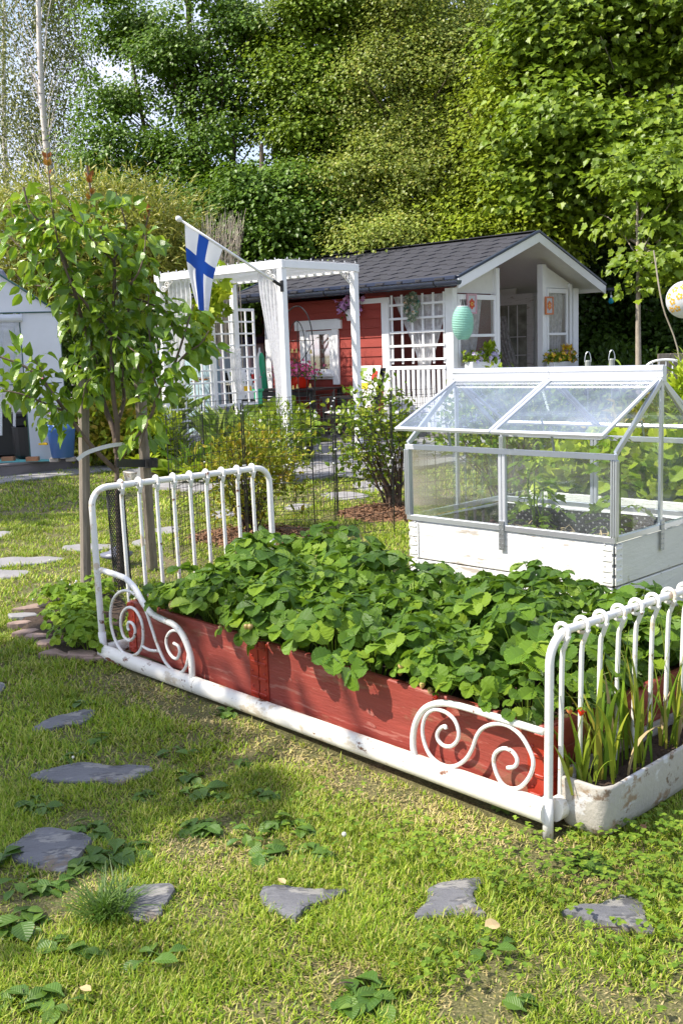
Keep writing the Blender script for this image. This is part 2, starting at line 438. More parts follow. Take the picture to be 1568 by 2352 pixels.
class MB:
    def __init__(s):
        s.V, s.L, s.T, s.M, s.n = [], [], [], [], 0
        s.A = {}
        s.smooth = False

    def add(s, V, faces, mi=0):
        V = np.asarray(V, float).reshape(-1, 3)
        s.V.append(V)
        for f in faces:
            s.L.append(np.asarray(f, np.int64) + s.n)
            s.T.append([len(f)])
            s.M.append([mi])
        s.n += len(V)

    def addnp(s, V, L, T, mi=0):
        s.V.append(V.reshape(-1, 3))
        s.L.append(L.ravel() + s.n)
        s.T.append(T.ravel())
        s.M.append(np.full(T.size, mi, np.int64) if np.isscalar(mi) else mi)
        s.n += len(s.V[-1])

    def box(s, c, ax, ay, az, mi=0, bev=0.0):
        """box about c with half-axis vectors ax, ay, az; optional small chamfer"""
        c, ax, ay, az = [np.asarray(v, float) for v in (c, ax, ay, az)]
        if bev <= 0:
            P = [c + i * ax + j * ay + k * az for k in (-1, 1) for j in (-1, 1) for i in (-1, 1)]
            s.add(P, [(0, 2, 3, 1), (4, 5, 7, 6), (0, 1, 5, 4), (2, 6, 7, 3), (0, 4, 6, 2), (1, 3, 7, 5)], mi)
            return
        la, lb, lc = np.linalg.norm(ax), np.linalg.norm(ay), np.linalg.norm(az)
        b = min(bev, la * .45, lb * .45, lc * .45)
        fa, fb, fc = 1 - b / la, 1 - b / lb, 1 - b / lc
        P = []
        for k in (-1, 1):
            for j in (-1, 1):
                for i in (-1, 1):
                    P += [c + i * ax + j * fb * ay + k * fc * az, c + i * fa * ax + j * ay + k * fc * az, c + i * fa * ax + j * fb * ay + k * az]
        I = lambda i, j, k, t: ((k * 2 + j) * 2 + i) * 3 + t
        Fs = []
        for i in (0, 1):
            q = [I(i, 0, 0, 0), I(i, 1, 0, 0), I(i, 1, 1, 0), I(i, 0, 1, 0)]
            Fs.append(q if i else q[::-1])
            q = [I(0, i, 0, 1), I(0, i, 1, 1), I(1, i, 1, 1), I(1, i, 0, 1)]
            Fs.append(q if i else q[::-1])
            q = [I(0, 0, i, 2), I(1, 0, i, 2), I(1, 1, i, 2), I(0, 1, i, 2)]
            Fs.append(q if i else q[::-1])
        for j in (0, 1):
            for k in (0, 1):
                q = [I(0, j, k, 1), I(0, j, k, 2), I(1, j, k, 2), I(1, j, k, 1)]
                Fs.append(q if (j ^ k) else q[::-1])
                q = [I(j, 0, k, 0), I(j, 0, k, 2), I(j, 1, k, 2), I(j, 1, k, 0)]
                Fs.append(q[::-1] if (j ^ k) else q)
                q = [I(j, k, 0, 0), I(j, k, 0, 1), I(j, k, 1, 1), I(j, k, 1, 0)]
                Fs.append(q if (j ^ k) else q[::-1])
        for i in (0, 1):
            for j in (0, 1):
                for k in (0, 1):
                    q = [I(i, j, k, 0), I(i, j, k, 1), I(i, j, k, 2)]
                    Fs.append(q if (i + j + k) % 2 else q[::-1])
        s.add(P, Fs, mi)

    def bar(s, p, q, w, t, up=(0, 0, 1), mi=0, bev=0.0):
        """rectangular bar from p to q, w wide across, t thick along up"""
        p, q = np.asarray(p, float), np.asarray(q, float)
        d = q - p
        L = np.linalg.norm(d)
        if L < 1e-6:
            return
        y = d / L
        x = np.cross(y, up)
        if np.linalg.norm(x) < 1e-5:
            x = np.cross(y, (0.3, 1, 0))
        x = U(x)
        z = np.cross(x, y)
        s.box((p + q) / 2, x * w / 2, y * L / 2, z * t / 2, mi, bev)

    def tube(s, P, r, n=8, mi=0, closed=False, caps=True):
        P = np.asarray(P, float)
        m = len(P)
        r = np.full(m, r, float) if np.isscalar(r) else np.asarray(r, float)
        if closed:
            T = np.roll(P, -1, 0) - np.roll(P, 1, 0)
        else:
            T = np.gradient(P, axis=0)
        T /= np.linalg.norm(T, axis=1)[:, None] + 1e-12
        N = np.cross(T[0], (0, 0, 1))
        if np.linalg.norm(N) < 0.1:
            N = np.cross(T[0], (0, 1, 0))
        N = U(N)
        rings = []
        an = np.arange(n) * 2 * math.pi / n
        for i in range(m):
            N = N - T[i] * (N @ T[i])
            N = U(N)
            B = np.cross(T[i], N)
            rings.append(P[i] + r[i] * (np.cos(an)[:, None] * N + np.sin(an)[:, None] * B))
        V = np.concatenate(rings)
        k = np.arange(n)
        k2 = (k + 1) % n
        segs = m if closed else m - 1
        L = []
        for i in range(segs):
            a, b = i * n, ((i + 1) % m) * n
            L.append(np.stack([a + k, a + k2, b + k2, b + k], 1))
        L = np.concatenate(L)
        s.addnp(V, L, np.full(len(L), 4), mi)
        if caps and not closed:
            b0 = s.n - len(V)
            s.L += [np.arange(n)[::-1] + b0, np.arange(n) + b0 + (m - 1) * n]
            s.T += [[n], [n]]
            s.M += [[mi], [mi]]

    def lathe(s, c, prof, n=24, axis=(0, 0, 1), mi=0):
        c = np.asarray(c, float)
        z = U(axis)
        x = U(np.cross(z, (0.2, 1, 0.1)))
        y = np.cross(z, x)
        an = np.arange(n) * 2 * math.pi / n
        V = np.concatenate([c + z * h + r * (np.cos(an)[:, None] * x + np.sin(an)[:, None] * y) for r, h in prof])
        k = np.arange(n)
        k2 = (k + 1) % n
        L = np.concatenate([np.stack([i * n + k, i * n + k2, (i + 1) * n + k2, (i + 1) * n + k], 1) for i in range(len(prof) - 1)])
        s.addnp(V, L, np.full(len(L), 4), mi)

    def grid(s, G, mi=0):
        """G: (rows, cols, 3)"""
        a, b = G.shape[:2]
        i = np.arange(a - 1)[:, None] * b + np.arange(b - 1)[None]
        L = np.stack([i, i + 1, i + b + 1, i + b], -1).reshape(-1, 4)
        s.addnp(G.reshape(-1, 3), L, np.full(len(L), 4), mi)

    def poly(s, pts, z0, z1, mi=0, inset=0.0):
        """flat prism from a ground outline"""
        P = np.asarray(pts, float)[:, :2]
        n = len(P)
        c = P.mean(0)
        Pi = P + (c - P) * (inset / (np.linalg.norm(c - P, axis=1)[:, None] + 1e-9))
        V = np.concatenate([np.c_[P, np.full(n, z0)], np.c_[P, np.full(n, z1 - inset * .6)], np.c_[Pi, np.full(n, z1)]])
        Fs = [list(range(2 * n, 3 * n))]
        for i in range(n):
            j = (i + 1) % n
            Fs += [(i, j, n + j, n + i), (n + i, n + j, 2 * n + j, 2 * n + i)]
        s.add(V, Fs, mi)

    def ball(s, c, r, n=10, m=6, mi=0, axis=(0, 0, 1), squash=(1, 1)):
        prof = [(r * squash[0] * math.sin(math.pi * i / m) + 1e-4, -r * squash[1] * math.cos(math.pi * i / m)) for i in range(m + 1)]
        s.lathe(c, prof, n, axis, mi)

    def leaves(s, tpl, pos, axis, nrm, size, mi=0, width=None):
        TV, TF = tpl
        pos, axis, nrm = [np.asarray(a, float).reshape(-1, 3) for a in (pos, axis, nrm)]
        M = len(pos)
        if M == 0:
            return
        size = np.broadcast_to(np.asarray(size, float), (M,))
        w = size if width is None else np.broadcast_to(np.asarray(width, float), (M,))
        y = axis / (np.linalg.norm(axis, axis=1)[:, None] + 1e-9)
        z = nrm - y * (nrm * y).sum(1)[:, None]
        z /= np.linalg.norm(z, axis=1)[:, None] + 1e-9
        x = np.cross(y, z)
        V = pos[:, None] + TV[None, :, 0, None] * (x * w[:, None])[:, None] + TV[None, :, 1, None] * (y * size[:, None])[:, None] + TV[None, :, 2, None] * (z * size[:, None])[:, None]
        L0 = np.concatenate([np.asarray(f) for f in TF])
        T0 = np.array([len(f) for f in TF])
        L = (L0[None] + (np.arange(M) * len(TV))[:, None])
        T = np.tile(T0, M)
        mi_ = mi if np.isscalar(mi) else np.repeat(mi, len(T0))
        s.A[len(s.V)] = np.tile(TV * [1, 1, 0], (M, 1))
        s.addnp(V, L, T, mi_)

    def build(s, name, mats, parent=None, smooth=None, origin=None):
        if isinstance(mats, str):
            mats = [mats]
        V = np.concatenate(s.V)
        L = np.concatenate([np.asarray(l).ravel() for l in s.L]).astype(np.int32)
        T = np.concatenate([np.asarray(t).ravel() for t in s.T]).astype(np.int32)
        M = np.concatenate([np.asarray(m).ravel() for m in s.M]).astype(np.int32)
        if parent is not None:
            org = np.array(ORG[parent.name])
        elif origin is not None:
            org = np.array(origin, float)
        else:
            lo, hi = V.min(0), V.max(0)
            org = np.array([(lo[0] + hi[0]) / 2, (lo[1] + hi[1]) / 2, lo[2]])
        me = bpy.data.meshes.new(name)
        me.vertices.add(len(V))
        me.vertices.foreach_set('co', (V - org).astype(np.float32).ravel())
        me.loops.add(len(L))
        me.loops.foreach_set('vertex_index', L)
        me.polygons.add(len(T))
        me.polygons.foreach_set('loop_start', np.concatenate([[0], np.cumsum(T)[:-1]]).astype(np.int32))
        me.polygons.foreach_set('loop_total', T)
        me.polygons.foreach_set('material_index', M)
        me.polygons.foreach_set('use_smooth', np.full(len(T), bool(s.smooth if smooth is None else smooth)))
        for m in mats:
            me.materials.append(MATS[m])
        if s.A:
            at = me.attributes.new('luv', 'FLOAT_VECTOR', 'POINT')
            at.data.foreach_set('vector', np.concatenate([s.A.get(i, np.zeros_like(v)) for i, v in enumerate(s.V)]).astype(np.float32).ravel())
        me.update(calc_edges=True)
        me.validate()
        o = bpy.data.objects.new(name, me)
        COL.objects.link(o)
        if parent is not None:
            o.parent = parent
        else:
            o.location = org
        ORG[o.name] = tuple(org)
        return o

ORG = {}
def tag(o, label, cat, group=None):
    o['label'] = label
    o['category'] = cat
    if group:
        o['group'] = group
    return o

def structure(o):
    o['kind'] = 'structure'
    return o

def stuff(o, label=None, cat=None):
    o['kind'] = 'stuff'
    if label:
        o['label'] = label
        o['category'] = cat
    return o

def thing(name, loc, label, cat, group=None):
    o = bpy.data.objects.new(name, None)
    COL.objects.link(o)
    o.location = loc
    o.empty_display_size = 0.1
    ORG[o.name] = tuple(loc)
    return tag(o, label, cat, group)

def kids(o):
    return [c for c in ALLKIDS.get(o.name, [])]

ALLKIDS = {}
def freeze(o):
    """remember the parts of a prototype so that it can be copied"""
    def walk(p):
        ALLKIDS[p.name] = [c for c in bpy.data.objects if c.parent == p]
        for c in ALLKIDS[p.name]:
            walk(c)
    walk(o)
    return o

def dup(o, loc, rz=0.0, sc=1.0, label=None, parent=None, tilt=(0, 0)):
    c = o.copy()
    COL.objects.link(c)
    c.parent = parent
    if parent is None:
        c.location = loc
        c.rotation_euler = (tilt[0], tilt[1], rz)
        c.scale = (sc, sc, sc)
        if label:
            c['label'] = label
    for k in ALLKIDS.get(o.name, []):
        dup(k, None, parent=c)
    return c

def spline(P, n=8, closed=False):
    """Catmull-Rom through P"""
    P = np.asarray(P, float)
    m = len(P)
    out = []
    for i in range(m if closed else m - 1):
        p0 = P[(i - 1) % m] if closed or i > 0 else 2 * P[0] - P[1]
        p1, p2 = P[i], P[(i + 1) % m]
        p3 = P[(i + 2) % m] if closed or i < m - 2 else 2 * P[-1] - P[-2]
        for t in np.linspace(0, 1, n, endpoint=False):
            out.append(0.5 * (2 * p1 + (p2 - p0) * t + (2 * p0 - 5 * p1 + 4 * p2 - p3) * t * t + (3 * p1 - p0 - 3 * p2 + p3) * t ** 3))
    if not closed:
        out.append(P[-1])
    return np.array(out)

# leaf templates: x across, y along, z up
def leaf_rows(rows, fold=0.18, curl=0.15, teeth=0.0):
    V, Fs = [], []
    n = len(rows)
    for i, (y, w) in enumerate(rows):
        ww = w * (1 + (teeth if i % 2 else -teeth)) if 0 < i < n - 1 else w
        z = -curl * y * y
        V += [(-ww, y - (0.05 if teeth and i % 2 else 0), z + fold * ww), (0, y, z), (ww, y - (0.05 if teeth and i % 2 else 0), z + fold * ww)]
    for i in range(n - 1):
        a = i * 3
        Fs += [(a, a + 1, a + 4, a + 3), (a + 1, a + 2, a + 5, a + 4)]
    return np.array(V, float), Fs

T_OVATE = leaf_rows([(0, 0.02), (0.25, 0.26), (0.6, 0.27), (1, 0.01)], 0.3, 0.2)
T_PEAR = leaf_rows([(-0.32, 0.008), (0, 0.012), (0.12, 0.20), (0.35, 0.30), (0.62, 0.27), (0.85, 0.12), (1, 0.005)], 0.42, 0.32)
T_LONG = leaf_rows([(0, 0.01), (0.35, 0.075), (0.7, 0.06), (1, 0.005)], 0.3, 0.3)
T_ROUND = leaf_rows([(0, 0.05), (0.2, 0.36), (0.55, 0.45), (0.85, 0.28), (1, 0.04)], 0.25, 0.2)
T_BIRCH = (np.array([(0, 0, 0), (0.33, 0.38, 0.05), (0, 1, -0.1), (-0.33, 0.38, 0.05)], float), [(0, 1, 2), (0, 2, 3)])
T_BERRYLEAF = leaf_rows([(0, 0.03), (0.08, 0.19), (0.18, 0.30), (0.28, 0.38), (0.38, 0.44), (0.48, 0.48), (0.58, 0.50), (0.68, 0.49), (0.78, 0.46), (0.87, 0.38), (0.95, 0.26), (1, 0.10)], 0.34, 0.28, 0.085)
T_PETAL = leaf_rows([(0, 0.08), (0.5, 0.42), (1, 0.2)], 0.2, 0.1)
def _maple():
    half = [(0, 0.0), (0.18, 0.02), (0.40, 0.00), (0.38, 0.20), (0.58, 0.36), (0.54, 0.50), (0.36, 0.52), (0.34, 0.72), (0.20, 0.70), (0, 1.0)]
    V = [(x, y, 0.22 * x - 0.18 * y * y) for x, y in half] + [(-x, y, 0.22 * x - 0.18 * y * y) for x, y in half[1:-1]]
    r = list(range(len(half)))
    l = [0] + [len(half) + i for i in range(len(half) - 2)] + [len(half) - 1]
    return np.array(V, float), [r, l[::-1]]
T_MAPLE = _maple()
T_SMALL = (np.array([(0, 0, 0), (.34, .22, .06), (.42, .55, .05), (0, 1, -.18), (-.42, .55, .05), (-.34, .22, .06)], float), [(0, 1, 2, 3), (0, 3, 4, 5)])

def rnd(n, lo=-1, hi=1):
    return RG.uniform(lo, hi, n)

def rdir(n):
    v = RG.normal(size=(n, 3))
    return v / np.linalg.norm(v, axis=1)[:, None]

def flowers(mb, pos, size, mi=0, face=(0, -0.6, 0.5), petals=5, spread=0.7):
    """small five-petalled flowers turned roughly to one side"""
    pos = np.asarray(pos, float)
    for p in pos:
        f = U(np.asarray(face) + RG.normal(size=3) * spread)
        a = U(np.cross(f, (0.1, 0.2, 1)))
        b = np.cross(f, a)
        k = np.arange(petals) * 2 * math.pi / petals + random.random()
        ax = np.cos(k)[:, None] * a + np.sin(k)[:, None] * b + f * 0.25
        mb.leaves(T_PETAL, np.tile(p, (petals, 1)), ax, np.tile(f, (petals, 1)), size * random.uniform(.8, 1.15), mi)

def flowerparts(t, m, pos, size, face=(0, -0.6, 0.5), petals=5, spread=0.7):
    for p in pos:
        mb = MB(); flowers(mb, [p], size, 0, face, petals, spread); mb.build('flower', m, t)

# ------------------------------------------------------------------ frames of the main things
def frame2(P, a, b):
    P, a, b = np.asarray(P, float), np.asarray(a, float), np.asarray(b, float)
    def f(i, j, z=0.0):
        return np.array([P[0] + a[0] * i + b[0] * j, P[1] + a[1] * i + b[1] * j, z])
    f.a = np.array([a[0], a[1], 0.0]); f.b = np.array([b[0], b[1], 0.0]); f.P = P
    return f
HL = U([-0.745, 0.667]); HW = np.array([HL[1], -HL[0]])
HF = frame2((1.597, 13.711), HL, HW)            # house: along the eaves, across the gable
BL = U([-0.661, 0.751]); BW = np.array([BL[1], -BL[0]])
BF = frame2((0.505, 2.505), BL, BW)             # bed frame: along the rail, across
GL = U([-0.705, 0.709]); GW = np.array([GL[1], -GL[0]])
GF = frame2((1.168, 4.353), GL, GW)             # cold frame
ZUP = np.array([0, 0, 1.0])

def inpoly(X, Y, P):
    c = np.zeros(len(X), bool)
    n = len(P)
    for i in range(n):
        x0, y0 = P[i]; x1, y1 = P[(i + 1) % n]
        t = ((y0 > Y) != (y1 > Y)) & (X < (x1 - x0) * (Y - y0) / (y1 - y0 + 1e-12) + x0)
        c ^= t
    return c

# ------------------------------------------------------------------ ground
m, nt, out = _nt('lawn_soil')
b = node(nt, 'ShaderNodeBsdfPrincipled'); b.inputs['Roughness'].default_value = 0.95
f1 = tex(nt, 1.3, 6); f2 = tex(nt, 28, 4)
ca = ramp(nt, f1, [(0.35, (0.07, 0.075, 0.018)), (0.52, (0.11, 0.10, 0.035)), (0.66, (0.19, 0.13, 0.08))])
f3 = tex(nt, 160, 3)
cb = ramp(nt, f3, [(0.36, (0.035, 0.030, 0.014)), (0.52, (0.12, 0.12, 0.035)), (0.66, (0.30, 0.25, 0.12))])
mm = node(nt, 'ShaderNodeMixRGB'); mm.inputs['Fac'].default_value = 0.5
nt.links.new(ca, mm.inputs['Color1']); nt.links.new(cb, mm.inputs['Color2']); nt.links.new(mm.outputs[0], b.inputs['Base Color'])
bp = node(nt, 'ShaderNodeBump'); bp.inputs['Strength'].default_value = 0.8; bp.inputs['Distance'].default_value = 0.02
nt.links.new(f2, bp.inputs['Height']); nt.links.new(bp.outputs[0], b.inputs['Normal']); nt.links.new(b.outputs[0], out.inputs['Surface'])
mb = MB()
nn = 60
gx = np.concatenate([[-600, -100, -30], np.linspace(-12, 14, nn), [40, 120, 600]])
gy = np.concatenate([[-600, -60, -8], np.linspace(-4, 24, nn), [45, 150, 600]])
XX, YY = np.meshgrid(gx, gy)
ZZ = 0.006 * np.sin(XX * 2.1 + 1) * np.sin(YY * 1.7) - 0.006
mb.grid(np.stack([XX, YY, ZZ], -1))
structure(mb.build('ground', 'lawn_soil', smooth=True, origin=(0, 0, 0)))

EXCL = []          # outlines where no grass grows
# terrace of concrete slabs in front of the cottage
TERR = [HF(-1.6, -1.0)[:2], HF(-1.2, -3.5)[:2], HF(.9, -3.7)[:2], HF(1.6, -2.9)[:2], HF(4.8, -2.4)[:2], HF(4.8, 3.8)[:2], HF(-0.4, 3.8)[:2], HF(-1.6, 1.5)[:2]]
EXCL.append(TERR)
mb = MB()
mb.poly(TERR, -0.02, 0.012)
structure(mb.build('terrace', 'paving'))
mb = MB()
for i in range(-3, 9):
    for j in range(-9, 8):
        c = HF(i * 0.62 + 0.15, j * 0.62 - 0.2)
        if inpoly(np.array([c[0]]), np.array([c[1]]), TERR)[0]:
            mb.box(c + ZUP * (0.022 + random.random() * .004), HF.a * 0.302, HF.b * 0.302, ZUP * 0.013, 0, 0.005)
structure(mb.build('terrace_slabs', 'paving'))
# grey slabs leading off to the left past the shrubs
path = []
for q in [(505, 1112), (570, 1106), (640, 1100), (470, 1120), (420, 1112), (700, 1092), (760, 1086)]:
    c = Z(*q)
    path.append([(c + HF.a * i + HF.b * j)[:2] for i, j in ((-.36, -.3), (.36, -.3), (.36, .3), (-.36, .3))])
mb = MB()
for k, P in enumerate(path):
    mb.poly(P, -0.02, 0.030 + 0.0005 * k, inset=0.01)
    EXCL.append(P)
structure(mb.build('garden_path', 'paving'))

# stepping stones (outlines read off the lawn)
STONES = [
 ([(65, 1790), (108, 1770), (150, 1760), (200, 1757), (260, 1762), (300, 1759), (352, 1768), (338, 1783), (300, 1795), (275, 1804), (240, 1802), (180, 1800), (120, 1797)], 'long dark slate stepping stone in the shaded lawn at lower left'),
 ([(70, 1679), (100, 1662), (140, 1646), (200, 1632), (220, 1640), (196, 1660), (150, 1672), (125, 1678)], 'narrow slate stepping stone with a leafy weed over its far edge'),
 ([(10, 1960), (40, 1935), (62, 1918), (95, 1905), (150, 1913), (214, 1925), (196, 1960), (172, 1985), (150, 2003), (90, 1996), (40, 1978)], 'broad dark slate stepping stone beside plantain weeds at the left edge'),
 ([(268, 2085), (285, 2055), (300, 2042), (345, 2033), (402, 2040), (392, 2064), (375, 2088), (372, 2105), (350, 2122), (300, 2112)], 'squarish slate stepping stone beside a tussock of long grass'),
 ([(596, 2050), (620, 2042), (650, 2041), (690, 2046), (740, 2044), (797, 2049), (770, 2063), (735, 2077), (700, 2095), (678, 2117), (640, 2104), (606, 2082)], 'pointed slate stepping stone where shade meets sun in the foreground'),
 ([(985, 2044), (1030, 2032), (1060, 2026), (1105, 2017), (1114, 2030), (1100, 2044), (1085, 2060), (1098, 2090), (1112, 2108), (1040, 2104), (955, 2112), (962, 2092), (980, 2070)], 'pale slate stepping stone with a damp black patch on it'),
 ([(1290, 2098), (1330, 2085), (1370, 2082), (1400, 2068), (1432, 2060), (1472, 2075), (1482, 2108), (1505, 2145), (1460, 2142), (1420, 2136), (1340, 2112)], 'pale slate stepping stone among clover at the lower right'),
 ([(-40, 1572), (5, 1570), (14, 1580), (-5, 1592), (-45, 1594)], 'slate stepping stone cut by the left edge of the view beyond the narrow one'),
 ([(-30, 1287), (30, 1282), (80, 1281), (145, 1282), (132, 1290), (60, 1299), (0, 1304), (-35, 1303)], 'long pale stepping stone in the sunny lawn left of the square stake'),
 ([(-20, 1312), (30, 1311), (66, 1314), (60, 1322), (20, 1329), (-25, 1327)], 'small stepping stone just in front of the long pale one'),
 ([(-30, 1222), (10, 1222), (28, 1226), (15, 1234), (-30, 1238)], 'stepping stone at the left edge in the dark shade of the lawn'),
 ([(146, 1256), (190, 1251), (255, 1252), (258, 1260), (215, 1267), (155, 1265)], 'flat stepping stone behind the square stake'),
 ([(305, 1245), (345, 1240), (362, 1246), (350, 1254), (310, 1255)], 'small stepping stone behind the bars of the iron bedhead'),
 ([(355, 1216), (400, 1212), (415, 1218), (390, 1226), (360, 1224)], 'little stepping stone seen behind the left bars of the bedhead'),
 ([(488, 1180), (520, 1172), (560, 1176), (552, 1186), (500, 1190)], 'pale oval stepping stone seen through the right bars of the bedhead'),
 ([(655, 1163), (700, 1158), (722, 1162), (700, 1170), (665, 1171)], 'small stepping stone in the lawn between the two caged shrubs'),
 ([(735, 1136), (790, 1131), (845, 1138), (830, 1146), (770, 1147)], 'pinkish stepping stone behind the middle of the wire mesh'),
 ([(810, 1112), (850, 1106), (910, 1118), (880, 1130), (830, 1126)], 'stepping stone nearest to the terrace in front of the red cottage'),
]
for P, lab in STONES:
    W3 = np.array([Z(*q)[:2] for q in P])
    EXCL.append([tuple(q) for q in (W3 - W3.mean(0)) * 0.86 + W3.mean(0)])
    S = spline(np.c_[W3, np.zeros(len(W3))], 4, True)[:, :2]
    S = S + RG.normal(size=S.shape) * 0.002
    d = np.linalg.norm(S - S.mean(0), axis=1)
    mb = MB()
    n = len(S)
    c = S.mean(0)
    rings = []
    for k, zz in ((1.0, -0.03), (1.0, 0.002), (0.965, 0.008), (0.8, 0.010), (0.5, 0.011), (0.2, 0.010)):
        q = c + (S - c) * k
        rings.append(np.c_[q, zz + (0.003 * np.sin(q[:, 0] * 31 + q[:, 1] * 17) if k < 0.99 else np.zeros(n))])
    G = np.stack(rings)
    G = np.concatenate([G, G[:, :1]], 1)
    mb.grid(G)
    mb.add(rings[-1], [list(range(n))])
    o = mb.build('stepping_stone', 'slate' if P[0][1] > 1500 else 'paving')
    tag(o, lab, 'stepping stone', 'flat stepping stones set in the lawn')

# soil bed with wild strawberries at the left, edged with flat stones
WBED = [Z(*q)[:2] for q in [(48, 1410), (110, 1385), (170, 1362), (260, 1352), (300, 1400), (250, 1500), (225, 1522), (150, 1512), (80, 1480), (50, 1445)]]
EXCL.append(WBED)
mb = MB(); mb.poly(WBED, -0.02, 0.018, inset=0.03)
structure(mb.build('soil_bed', 'soil'))
EDG = [(78, 1402, .10, .05, 'pinkish edging stone farthest from the bed frame'), (48, 1422, .085, .045, 'pale grey white edging stone at the outer tip of the small bed'), (46, 1440, .06, .035, 'small pink edging stone just below the pale one'),
       (58, 1458, .07, .035, 'brownish edging stone third from the outer tip'), (88, 1468, .06, .035, 'half buried edging stone in the curve of the small bed'), (108, 1482, .07, .04, 'triangular pink edging stone in the curve of the small bed'),
       (135, 1502, .085, .05, 'flat tan edging stone before the last three'), (166, 1508, .07, .045, 'edging stone third from the bed frame corner'), (196, 1512, .075, .05, 'long pinkish edging stone second from the bed frame corner'), (228, 1512, .07, .055, 'broad pinkish edging stone touching the bed frame corner')]
for x, y, a, b_, lab in EDG:
    c = Z(x, y)
    k = np.arange(7) * 2 * math.pi / 7 + random.random()
    an = random.uniform(-.4, .4)
    rr = RG.uniform(.65, 1.25, 7)
    px, py = np.cos(k) * a * rr, np.sin(k) * b_ * rr
    P = np.c_[c[0] + px * math.cos(an) - py * math.sin(an), c[1] + px * math.sin(an) + py * math.cos(an)]
    mb = MB(); mb.poly(P, -0.02, 0.016 + random.random() * .012, inset=0.008)
    tag(mb.build('edging_stone', 'pink_stone' if 'grey' not in lab else 'paving'), lab, 'edging stone', 'flat stones edging the small strawberry bed')
    EXCL.append([tuple(q) for q in P])

# outlines of the beds
BED_O = [BF(-.03, -.03)[:2], BF(2.4, -.03)[:2], BF(2.4, 1.02)[:2], BF(-.03, 1.02)[:2]]
GH_O = [GF(-.02, -.02)[:2], GF(1.22, -.02)[:2], GF(1.22, .82)[:2], GF(-.02, .82)[:2]]
EXCL += [BED_O, GH_O]
# round mulch patches under the caged shrubs
def disc(c, rx, ry, n=22, j=.12):
    k = np.arange(n) * 2 * math.pi / n
    rr = 1 + RG.uniform(-j, j, n)
    return [(c[0] + math.cos(t) * rx * r_, c[1] + math.sin(t) * ry * r_) for t, r_ in zip(k, rr)]
mulch_spots = [(Z(905, 1178), .42, .42), (Z(575, 1232), .42, .36), (Z(270, 1352), .25, .22)]
MULCH = []
for c, rx, ry in mulch_spots:
    MULCH.append(disc(c, rx, ry))
EXCL += MULCH[:2]
for c, rx, ry in mulch_spots[:2]:
    mb = MB()
    mb.poly(disc(c, rx * 1.05, ry * 1.05), -0.02, 0.015, inset=0.05)
    N = 1400
    t, q = rnd(N, 0, 6.283), np.sqrt(rnd(N, 0, 1)) * 1.02
    px = np.c_[c[0] + np.cos(t) * q * rx, c[1] + np.sin(t) * q * ry, 0.012 + rnd(N, 0, .05) * (1 - q * q * .8)]
    ax = np.c_[rnd(N), rnd(N), rnd(N, -.35, .35)]
    mb.leaves(T_LONG, px, ax, np.c_[rnd(N, -.5, .5), rnd(N, -.5, .5), np.ones(N)], rnd(N, .03, .07), 0, rnd(N, .06, .13))
    stuff(mb.build('bark_mulch', 'bark_mulch'), 'brown bark mulch under the ' + ('yellow green' if rx == .42 and ry == .36 else 'white flecked green') + ' caged shrub', 'mulch')

# ------------------------------------------------------------------ lawn
T_BLADE = (np.array([(-.5, 0, 0), (.5, 0, 0), (.42, .55, -.06), (-.42, .55, -.06), (0, 1, -.28)], float), [(0, 1, 2, 3), (3, 2, 4)])
PATCH = [(Z(*q), r) for q, r in [((430, 1950), .10), (((560, 1960)), .10), ((190, 2010), .13), ((130, 2050), .12), ((1120, 2290), .09), ((1130, 2330), .07), ((1400, 2290), .07), ((800, 2240), .07), ((1080, 2310), .07), ((1580, 2330), .09),
                                   ((480, 1990), .06), ((770, 1790), .10)]]
def lawn_points(n, ylo, yhi, k=0.36):
    """uniform points of the wedge of lawn that the camera side can see"""
    y = np.sqrt(RG.uniform(ylo ** 2, yhi ** 2, n))
    x = RG.uniform(-1, 1, n) * (y * k + 0.85) + 0.02 * y
    keep = np.ones(n, bool)
    for P in EXCL:
        P = [tuple(q) for q in P]
        keep &= ~inpoly(x, y, P)
    return x[keep], y[keep]

def dryness(x, y):
    """1 near the bed rail and on worn patches"""
    v = np.c_[x, y] - BF.P
    al, ac = v @ BL, v @ BW
    d = np.exp(-((ac + 0.10) / 0.11) ** 2) * ((al > -.3) & (al < 2.1))
    for c, r in PATCH:
        d = np.maximum(d, 0.9 * np.exp(-((x - c[0]) ** 2 + (y - c[1]) ** 2) / (r * r)))
    return d

